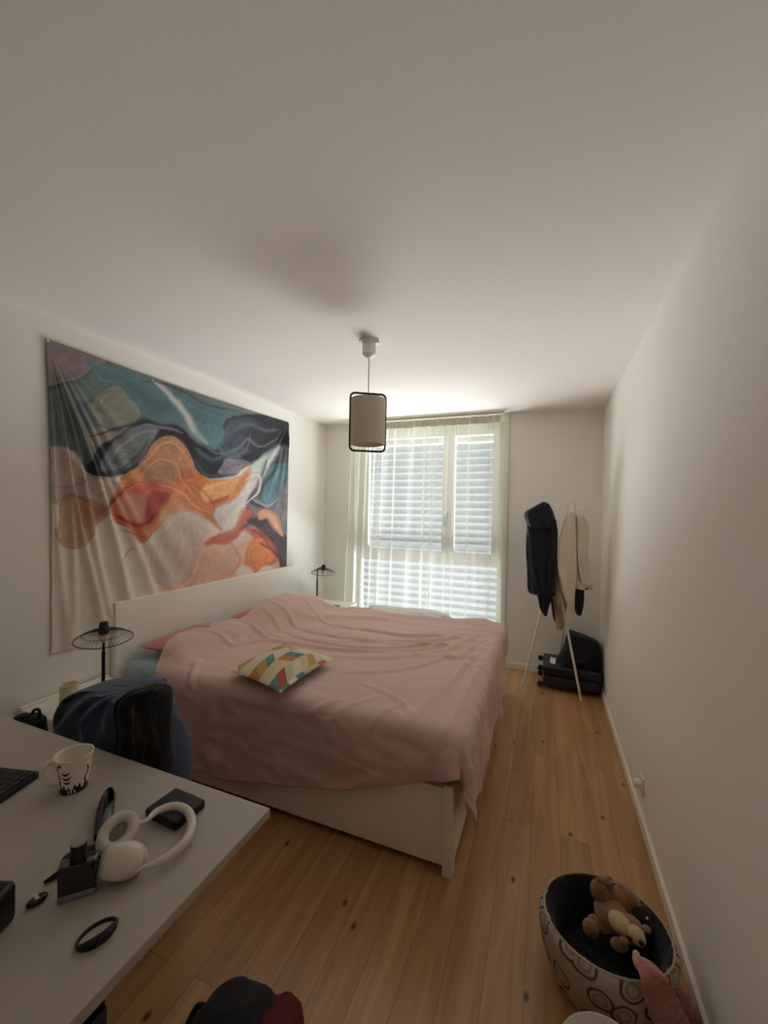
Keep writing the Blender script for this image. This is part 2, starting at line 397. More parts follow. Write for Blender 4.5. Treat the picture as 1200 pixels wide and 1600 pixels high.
# curtain track and sheer curtain
CY = YB-.10; CX0, CX1 = -2.07, -.43
tk = MB().box(XL+.4, WX1+.0, CY-.012, CY+.012, H-.022, H-.0005); tag(tk.build('curtain_track', TRIM, smooth=False), 'slim white curtain track under the ceiling along the window', 'curtain track')
nx, nz = 720, 90
rng = np.random.RandomState(4)
t = np.linspace(0, 1, nx)
ph = np.cumsum(1+.75*np.interp(t, np.linspace(0, 1, 19), rng.rand(19)*2-1)); ph = ph/ph[-1]*2*math.pi*13
amp = np.interp(t, np.linspace(0, 1, 22), .35+.8*rng.rand(22))
P = np.zeros((nz, nx, 3))
for i in range(nz):
    v = i/(nz-1); zz = H-.035-v*(H-.035-.015)
    flare = v**1.3
    x0 = CX0-.06*flare-.02*max(0, v-.5); x1 = CX1+.03*flare
    gather = 1-.35*math.exp(-v*30)
    P[i, :, 0] = x0+(x1-x0)*t+.012*np.cos(ph*1.0+.5)*flare
    A = .030*amp*(0.45+.55*min(1, v*6))
    P[i, :, 1] = CY+A*np.sin(ph+.35*math.sin(v*3))+.004*np.sin(ph*3.1)*(math.exp(-v*12)*2+.3)
    P[i, :, 2] = zz
ct = thing('curtain', 'floor-length white sheer curtain drawn across the window', 'curtain', (-1.25, CY, 0))
grid_obj('sheer_panel', P, SHEER, ct)
nh = 6; Ph = np.zeros((nh, nx, 3))
for i in range(nh):
    v = i/(nh-1); Ph[i, :, 0] = CX0+(CX1-CX0)*t; Ph[i, :, 1] = CY+.016*amp*np.sin(ph)+.006*np.sin(ph*3.1)-.0035; Ph[i, :, 2] = H-.034-v*.07
grid_obj('header_tape', Ph, mat('header_tape', (206, 202, 186), .9, (200, .3)), ct)
for k in range(17):
    x = CX0+.04+k*(CX1-CX0-.08)/16
    MB().box(x-.004, x+.004, CY-.004, CY+.004, H-.040, H-.022).build('glider', TRIM, ct, smooth=False)

# ------------------------------------------------------------------ tapestry with the ink print
def gseg(px, py, poly):
    """signed distance (negative inside) from points to closed polygon"""
    n = len(poly); d2 = np.full(px.shape, 1e18); ins = np.zeros(px.shape, bool)
    for i in range(n):
        ax, ay = poly[i]; bx, by = poly[(i+1) % n]; ex, ey = bx-ax, by-ay; L2 = ex*ex+ey*ey+1e-9
        h = np.clip(((px-ax)*ex+(py-ay)*ey)/L2, 0, 1); d2 = np.minimum(d2, (px-ax-h*ex)**2+(py-ay-h*ey)**2)
        c = ((ay > py) != (by > py)) & (px < (bx-ax)*(py-ay)/(by-ay+1e-12)+ax); ins ^= c
    d = np.sqrt(d2); return np.where(ins, -d, d)
def vnoise(x, y, seed):
    r = np.random.RandomState(seed).rand(64, 64); xi = np.floor(x).astype(int); yi = np.floor(y).astype(int)
    fx = x-xi; fy = y-yi; fx = fx*fx*(3-2*fx); fy = fy*fy*(3-2*fy)
    g = lambda a, b: r[a % 64, b % 64]
    return ((g(xi, yi)*(1-fx)+g(xi+1, yi)*fx)*(1-fy)+(g(xi, yi+1)*(1-fx)+g(xi+1, yi+1)*fx)*fy)*2-1
def fbm(x, y, seed, o=4): return sum(vnoise(x*2**k, y*2**k, seed+k)/2**k for k in range(o))/1.9
def sst(a, b, x): t_ = np.clip((x-a)/(b-a), 0, 1); return t_*t_*(3-2*t_)
TY0, TY1, TZ0, TZ1 = 1.322, 3.470, .735, 2.385
NU, NV = 430, 330
uu, vv = np.meshgrid(np.linspace(0, 1, NU), np.linspace(0, 1, NV))
# the design was drafted on a skewed sheet (1200 x 1338); map wall coordinates to it
Yw = TY0+(TY1-TY0)*uu; Zw = TZ0+(TZ1-TZ0)*vv
def draft(y, z):
    d = np.stack([np.full(y.shape, XL), y, z-CAM_Z], -1)
    r, u_, f_ = [d @ np.array(a) for a in (CR, CU, CF)]
    return (600+F_PX*r/f_)*2.3077, (800-F_PX*u_/f_-480)*2.3077
X, Y = draft(Yw, Zw)
wx = X+10*fbm(X/70, Y/70, 3)+2*fbm(X/22, Y/22, 9); wy = Y+10*fbm(X/70+9, Y/70, 13)+2*fbm(X/22, Y/22+5, 19)
C = np.ones(X.shape+(3,))*np.array(lin((226, 216, 202)))
C *= (1-.07*fbm(X/120, Y/60, 31)[..., None])
def lay(pts, col, soft=6, a=1, line=None, lw=5, la=.7, flow=0, fs=20, col2=None, k=6):
    """paint one ink pool; line = ink rim colour, flow = thin drifting strands inside"""
    global C
    sd = gseg(wx, wy, catmull(pts, k)); so_ = soft*(.6+3.2*np.clip(fbm(X/110+soft, Y/110, 71), 0, 1)); m_ = a*sst(so_, -so_, sd)
    c = np.ones(C.shape)*np.array(lin(col))
    if col2 is not None: c = c+(np.array(lin(col2))-c)*sst(-15, -75, sd)[..., None]
    if flow:
        # strands drift along the pool, veiled and uneven
        dr = fbm(wx/150+3, wy/150, 41)*1.6; ca_, sa_ = np.cos(dr-.4), np.sin(dr-.4)
        n_ = fbm((wx*ca_+wy*sa_)/90+fs, (wy*ca_-wx*sa_)/13, 43, 3); n2 = fbm(wx/70+fs, wy/40, 47, 3)
        c = c*(1+flow*1.7*(n_+n2)[..., None])
        for off, wd_, g_ in ((-9, 1.8, 1.5), (-22, 2.4, 1.35), (-34, 2.0, .7), (-48, 3.0, 1.3)):
            o2 = off+(14+abs(off)*.5)*fbm(wx/75+off, wy/75, 53)
            e_ = np.exp(-((sd-o2)/wd_)**2)*np.clip(.25+1.3*fbm(wx/90, wy/90+off, 57), 0, .75)
            c = c*(1+(g_-1)*e_[..., None])
    C = C+(c-C)*m_[..., None]
    if line is not None:
        e = la*np.exp(-(np.minimum(sd, sd*3.0)/lw)**2)*np.clip(.55+.7*fbm(X/60, Y/60, 77), 0.1, 1)
        C = C+(np.array(lin(line))-C)*e[..., None]
def stroke(pts, col, w_, a=1):
    global C
    P_ = catmull(pts, 8, closed=False); d2 = np.full(X.shape, 1e18)
    for i in range(len(P_)-1):
        ax, ay = P_[i]; ex, ey = P_[i+1]-P_[i]; L2 = ex*ex+ey*ey+1e-9
        h = np.clip(((wx-ax)*ex+(wy-ay)*ey)/L2, 0, 1); tt = (i+h)/(len(P_)-1)
        ww = w_*np.sin(np.pi*np.clip(tt, .04, .96))**.6
        d2 = np.minimum(d2, ((wx-ax-h*ex)**2+(wy-ay-h*ey)**2)/ww**2)
    C = C+(np.array(lin(col))-C)*(a*np.exp(-d2))[..., None]
D1 = (50, 46, 54)
lay([(150, 470), (230, 530), (280, 590), (345, 612), (440, 640), (390, 700), (330, 775), (230, 700), (150, 700)], (186, 162, 150), 14, .9, flow=.16)
lay([(130, 60), (600, 230), (1080, 420), (1060, 640), (900, 560), (820, 600), (740, 612), (690, 560), (600, 500), (540, 520), (480, 580), (430, 605), (340, 612), (290, 585), (245, 520), (200, 500), (140, 455)], (104, 118, 116), 5, 1, (62, 78, 80), 6, .6, flow=.14, fs=26)
lay([(110, 40), (380, 170), (335, 215), (290, 250), (240, 268), (140, 275)], (138, 120, 122), 5, 1, (40, 34, 38), 9, .95, flow=.1)
lay([(345, 190), (700, 330), (900, 400), (780, 430), (775, 470), (740, 492), (690, 440), (620, 415), (540, 400), (480, 380), (440, 300), (350, 260)], (78, 120, 130), 18, .85, flow=.12, col2=(56, 104, 118))
lay([(335, 330), (420, 280), (480, 340), (500, 395), (420, 442), (360, 425), (320, 380)], (136, 138, 120), 8, .85, (86, 88, 84), 4, .7, flow=.1)
lay([(290, 470), (330, 430), (400, 440), (440, 445), (380, 480), (320, 500)], (150, 132, 112), 8, .8, (84, 70, 66), 4, .7)
lay([(300, 585), (340, 500), (400, 470), (470, 430), (520, 405), (585, 415), (640, 425), (700, 478), (745, 500), (790, 500), (800, 420), (860, 385), (1080, 410), (1060, 560), (960, 540), (860, 580), (830, 603), (740, 612), (700, 570), (665, 500), (600, 462), (550, 475), (520, 530), (470, 585), (350, 615)], (42, 43, 54), 9, 1, flow=.25, fs=15)
lay([(370, 520), (420, 470), (480, 432), (560, 425), (545, 470), (490, 545), (420, 590), (350, 585)], (124, 130, 134), 14, .9, flow=.25, fs=18)
lay([(785, 595), (800, 555), (815, 535), (850, 538), (905, 560), (870, 575), (840, 600)], (128, 122, 134), 5, .95, (52, 50, 62), 4, .7, flow=.3, fs=10)
lay([(780, 500), (800, 430), (860, 395), (960, 440), (900, 520), (840, 530)], (84, 96, 114), 16, .75, flow=.3, fs=12)
lay([(870, 480), (900, 430), (960, 425), (1010, 450), (960, 500), (900, 510)], (56, 50, 58), 8, .9, flow=.12)
stroke([(740, 500), (790, 520), (860, 500), (890, 470), (930, 500), (1000, 470)], (140, 150, 165), 6, .45)
stroke([(700, 500), (760, 545), (830, 520), (880, 560)], (90, 110, 130), 10, .6)
stroke([(545, 262), (610, 315), (670, 390), (700, 440), (742, 488)], (196, 196, 194), 13, .95)
stroke([(700, 440), (742, 480), (790, 470), (800, 430)], (90, 150, 165), 14, .6)
stroke([(300, 470), (400, 440), (480, 420), (520, 402), (600, 428), (640, 435)], (46, 40, 50), 7, .85)
stroke([(470, 440), (540, 418), (600, 432), (650, 450)], (150, 150, 165), 6, .6)
stroke([(260, 330), (275, 352), (300, 352), (330, 330)], (58, 62, 66), 4, .6)
stroke([(470, 310), (400, 300), (350, 330), (340, 370)], (96, 104, 104), 3, .5)
# pale and dark strands on the right edge
lay([(1000, 500), (1045, 540), (1060, 760), (1045, 940), (985, 940), (930, 800), (880, 760), (900, 640), (940, 560)], (112, 108, 116), 10, .95, flow=.35, fs=14)
lay([(990, 560), (1035, 560), (1020, 640), (975, 722), (940, 690), (960, 610)], (86, 132, 146), 9, .95, (44, 48, 58), 6, .6, flow=.2)
lay([(1000, 505), (975, 560), (935, 620), (870, 640), (890, 590), (940, 540)], (190, 206, 198), 9, .9, flow=.12)
lay([(900, 590), (945, 585), (930, 650), (870, 700), (830, 735), (800, 790), (772, 762), (775, 715), (830, 680)], (214, 204, 202), 9, .95, flow=.14, fs=12)
stroke([(960, 550), (930, 640), (900, 700), (960, 730)], (44, 44, 54), 9, .8)
stroke([(1020, 450), (1000, 560), (945, 650), (930, 700)], (40, 42, 52), 7, .7)
# orange drift
lay([(425, 610), (500, 565), (540, 490), (590, 462), (645, 478), (690, 540), (712, 592), (765, 618), (850, 610), (905, 575), (880, 640), (840, 685), (790, 710), (770, 745), (800, 800), (760, 770), (700, 742), (650, 722), (600, 750), (560, 800), (500, 852), (465, 828), (440, 790), (400, 770), (380, 720), (405, 655)], (218, 128, 70), 6, 1, (140, 86, 54), 4, .5, flow=.16, fs=16)
lay([(495, 570), (545, 490), (590, 464), (645, 480), (690, 545), (700, 590), (640, 600), (565, 555), (520, 600)], (190, 128, 88), 10, .8, (226, 176, 120), 3, .8, flow=.3, fs=10)
lay([(510, 620), (540, 560), (575, 545), (615, 570), (620, 620), (560, 640)], (164, 132, 98), 10, .8, (214, 160, 104), 3, .6, flow=.2, fs=9)
lay([(640, 600), (700, 590), (780, 660), (760, 740), (700, 720), (650, 660)], (216, 112, 48), 14, .8, flow=.22, fs=10)
lay([(382, 715), (400, 672), (440, 650), (520, 626), (610, 640), (600, 680), (570, 730), (540, 775), (480, 800), (430, 780), (392, 745)], (216, 96, 68), 6, .95, (150, 46, 40), 5, .6, flow=.14)
lay([(400, 700), (440, 670), (500, 680), (520, 720), (480, 765), (420, 750)], (206, 144, 116), 14, .85)
lay([(525, 680), (560, 665), (600, 680), (560, 740), (520, 770)], (176, 66, 66), 8, .85, (140, 34, 50), 5, .7)
stroke([(400, 745), (470, 780), (530, 770), (550, 740)], (140, 34, 44), 9, .85)
stroke([(330, 765), (360, 735), (385, 700), (440, 648)], (130, 44, 36), 7, .8)
lay([(720, 650), (800, 620), (860, 615), (825, 665), (760, 690), (730, 690)], (236, 168, 98), 9, .85, flow=.16, fs=9)
stroke([(755, 700), (790, 690), (820, 672)], (190, 66, 34), 7, .75)
lay([(600, 690), (650, 700), (650, 730), (590, 760), (550, 800)], (238, 170, 110), 12, .7)
lay([(205, 690), (240, 680), (310, 700), (372, 738), (335, 790), (300, 850), (262, 868), (205, 862), (172, 820), (180, 750)], (196, 144, 104), 5, .75, (150, 88, 50), 5, .8, flow=.1)
lay([(245, 705), (300, 700), (360, 745), (310, 800), (255, 770)], (180, 120, 84), 14, .6)
stroke([(230, 680), (290, 700), (340, 745)], (120, 66, 44), 4, .6)
stroke([(150, 640), (220, 650), (330, 620), (430, 640)], (128, 100, 96), 4, .5)
# salmon and lilac washes low right
lay([(600, 745), (690, 735), (760, 790), (745, 850), (680, 1000), (560, 990), (545, 850)], (214, 190, 182), 16, .9, (186, 150, 128), 3, .5, flow=.06)
lay([(560, 1020), (660, 980), (700, 870), (760, 815), (840, 840), (900, 815), (1000, 850), (1000, 960), (850, 1000), (620, 1040)], (236, 176, 146), 22, .85, flow=.10)
lay([(735, 850), (790, 815), (850, 790), (870, 730), (905, 735), (890, 785), (960, 810), (1005, 890), (965, 935), (935, 850), (880, 805), (830, 845)], (206, 84, 60), 8, .9, (130, 40, 48), 4, .5, flow=.2, fs=9)
lay([(870, 800), (900, 762), (960, 765), (1000, 800), (1045, 850), (1045, 950), (1010, 945), (985, 860), (930, 800), (895, 790)], (72, 62, 70), 8, .9, flow=.4, fs=11)
lay([(925, 740), (965, 730), (1000, 760), (1020, 830), (985, 800), (960, 762), (930, 765)], (232, 158, 122), 7, .85, flow=.1)
lay([(880, 905), (905, 840), (950, 832), (985, 885), (960, 940), (900, 955)], (236, 134, 62), 7, .95, (196, 74, 40), 5, .6, flow=.14, fs=9)
lay([(850, 970), (862, 932), (900, 938), (905, 970)], (232, 226, 216), 5, .9)
lay([(925, 955), (940, 935), (970, 940), (975, 955)], (232, 226, 216), 4, .9)
stroke([(470, 870), (440, 905), (425, 920)], (150, 110, 80), 4, .6)
stroke([(680, 760), (690, 880), (680, 980)], (188, 172, 170), 6, .5)
stroke([(820, 830), (860, 900), (830, 960)], (224, 130, 96), 6, .6)
for pts, c_, w_, a_ in [([(480, 590), (540, 520), (590, 480), (640, 500), (680, 560)], (232, 178, 124), 3, .7), ([(500, 600), (560, 540), (620, 560), (650, 620), (720, 700)], (236, 186, 130), 3, .6),
    ([(560, 640), (640, 660), (700, 710), (760, 740)], (246, 190, 130), 4, .6), ([(620, 620), (700, 640), (760, 690), (770, 730)], (176, 84, 40), 5, .5), ([(420, 800), (470, 820), (520, 830), (570, 790)], (176, 80, 50), 5, .5),
    ([(700, 540), (740, 600), (800, 600), (860, 590)], (90, 96, 112), 5, .6), ([(780, 470), (800, 520), (850, 530), (890, 500), (900, 450)], (112, 118, 134), 5, .7), ([(820, 450), (880, 420), (950, 440), (1000, 440)], (104, 108, 124), 6, .6),
    ([(380, 560), (430, 500), (500, 450), (560, 440)], (160, 162, 164), 6, .5), ([(420, 590), (480, 540), (530, 470)], (34, 36, 46), 7, .6), ([(880, 620), (920, 600), (940, 620), (920, 680), (860, 720)], (240, 232, 226), 4, .8),
    ([(900, 690), (960, 720), (1000, 690)], (200, 198, 200), 4, .5), ([(940, 850), (1000, 900), (1010, 940)], (58, 52, 58), 8, .7), ([(870, 740), (850, 800), (790, 830), (740, 860)], (226, 120, 84), 6, .6),
    ([(900, 800), (940, 820), (980, 880)], (120, 60, 74), 8, .6), ([(600, 740), (640, 780), (650, 860), (620, 940)], (226, 208, 200), 5, .5), ([(620, 900), (700, 860), (760, 900), (740, 980)], (246, 200, 170), 7, .5),
    ([(180, 300), (230, 380), (220, 460)], (98, 112, 112), 10, .5), ([(620, 300), (720, 350), (800, 380)], (52, 100, 120), 8, .6), ([(500, 260), (620, 280), (740, 340), (860, 370)], (40, 56, 70), 5, .7)]:
    stroke(pts, c_, w_, a_)
C = C*(.93+.07*(1+fbm(wx/16, wy/50, 88))[..., None]*1.0)
lum = C.mean(-1, keepdims=True); C = lum+(C-lum)*.82
# fold relief: creases fan out of the two pinned top corners
dy = Yw-TY0; dz = TZ1-Zw; r = np.sqrt(dy**2+dz**2)+1e-6; ang = np.degrees(np.arctan2(dy, dz))
rel = np.zeros(X.shape)
for a0, wd, am in [(2.5, 1.0, .007), (5.5, 1.1, .010), (9.3, 1.1, .016), (13.5, 1.3, .017), (18.3, 1.6, .020), (23, 1.5, .012), (28, 2.2, .012), (35, 3, .008), (44, 4, .006)]:
    rel += am*np.exp(-((ang-a0-1.2*np.sin(r*3+a0))/wd)**2)*sst(.02, .5, r)*(1-.45*sst(1.2, 2.0, r))
dy2 = TY1-Yw; r2 = np.sqrt(dy2**2+dz**2)+1e-6; a2 = np.degrees(np.arctan2(dy2, dz))
for a0, wd, am in [(4, 2, .010), (13, 2.5, .012), (24, 3, .010), (38, 4, .008), (52, 5, .005)]:
    rel += am*np.exp(-((a2-a0)/wd)**2)*sst(.02, .2, r2)*(1-.9*sst(.35, 1.0, r2))
rel *= 1.7
rel += .004*fbm(Yw*3, Zw*2.2, 5)+.004
for s_ in (0, 1): pass
left = sst(0, .05, uu)
Pt = np.stack([XL+.006+np.maximum(rel, -.001), Yw+.045*(1-vv)*np.exp(-uu*9)+.012*np.sin(vv*math.pi)*np.exp(-uu*12), Zw-.018*np.sin(uu*math.pi)*vv+.012*np.sin(uu*9)*(1-vv)], -1)
tp = thing('wall_tapestry', 'large fabric tapestry with swirling teal, black and orange ink print, pinned above the headboard', 'tapestry', (XL, 2.4, TZ0))
grid_obj('tapestry_cloth', Pt, ART, tp, col=np.clip(C, 0, 1), thick=.0012)
for y_ in (TY0+.01, TY1-.01): MB().ell((XL+.009, y_, TZ1-.008), (.006, .007, .007), n=12, m=8).build('push_pin', WHITE, tp)

# ------------------------------------------------------------------ bed
bx0, bx1, by0, by1 = XL+.045, -.335, 1.69, 3.612
bed = thing('bed', 'white double bed with a plain tall headboard against the tapestry wall', 'bed', ((bx0+bx1)/2, (by0+by1)/2, 0))
MB().box(bx0-.04, bx0, by0, by1, 0, .945, .004).build('headboard', WHITE, bed)
MB().box(bx1-.045, bx1, by0, by0+.055, 0, .385, .003).box(bx1-.045, bx1, by1-.055, by1, 0, .385, .003).box(bx1-.04, bx1-.004, by0+.055, by1-.055, .03, .383, .003).build('footboard', WHITE, bed)
for y_ in (by0+.012, by1-.036): MB().box(bx0, bx1-.045, y_, y_+.024, .035, .345, .003).build('side_rail', WHITE, bed)
MB().box(bx0, bx1-.045, by0-.0, by0+.036, .347, .372, .003).build('rail_cap', WHITE, bed)
MB().box(bx0, bx1-.045, by0+.05, by1-.04, .26, .285).build('slat_base', mat('pale_wood', (206, 180, 140), .6), bed, smooth=False)
mt = MB().box(bx0+.01, bx1-.06, by0+.040, by1-.055, .287, .588, .05)
tag(mt.build('mattress', mat('sheet_pale_blue', (170, 192, 200), .85, (20, .25))), 'thick mattress in a pale blue fitted sheet, its corner bare by the near nightstand', 'mattress')
def pillow(name, c, hx, hy, hz, rz, m, label, group=None, tiltx=0):
    R = Matrix.Rotation(rz, 3, 'Z') @ Matrix.Rotation(tiltx, 3, 'Y'); n = 26; vs = []
    for sgn in (1, -1):
        for i in range(n+1):
            for j in range(n+1):
                u = -1+2*i/n; v = -1+2*j/n
                h = ((1-u**4)*(1-v**4))**.5*(.55+.45*(1-u*u)*(1-v*v))
                x = u*(1-.06*(1-v*v)); y = v*(1-.06*(1-u*u))
                wr = .006*noise.noise(Vector((u*2.2+c[0]*5, v*2.2, sgn)))*h*2
                vs.append(R @ Vector((x*hx, y*hy, sgn*h*hz+wr)) + Vector(c))
    fs = []; N1 = n+1
    for i in range(n):
        for j in range(n):
            a = i*N1+j; fs.append((a, a+N1, a+N1+1, a+1)); b = a+N1*N1; fs.append((b, b+1, b+N1+1, b+N1))
    o = MB().add(vs, fs).build(name, m)
    return tag(o, label, 'pillow', group)
pillow('pillow', (-2.155, 2.10, .656), .185, .30, .058, .0, PINK2, 'rose pink pillow at the near end of the headboard, tip showing above the blue sheet')
pillow('pillow', (-2.13, 2.92, .655), .20, .35, .07, .05, PINK2, 'rose pink pillow under the duvet at the window end')
# white inner duvet showing past the pink cover on the window side

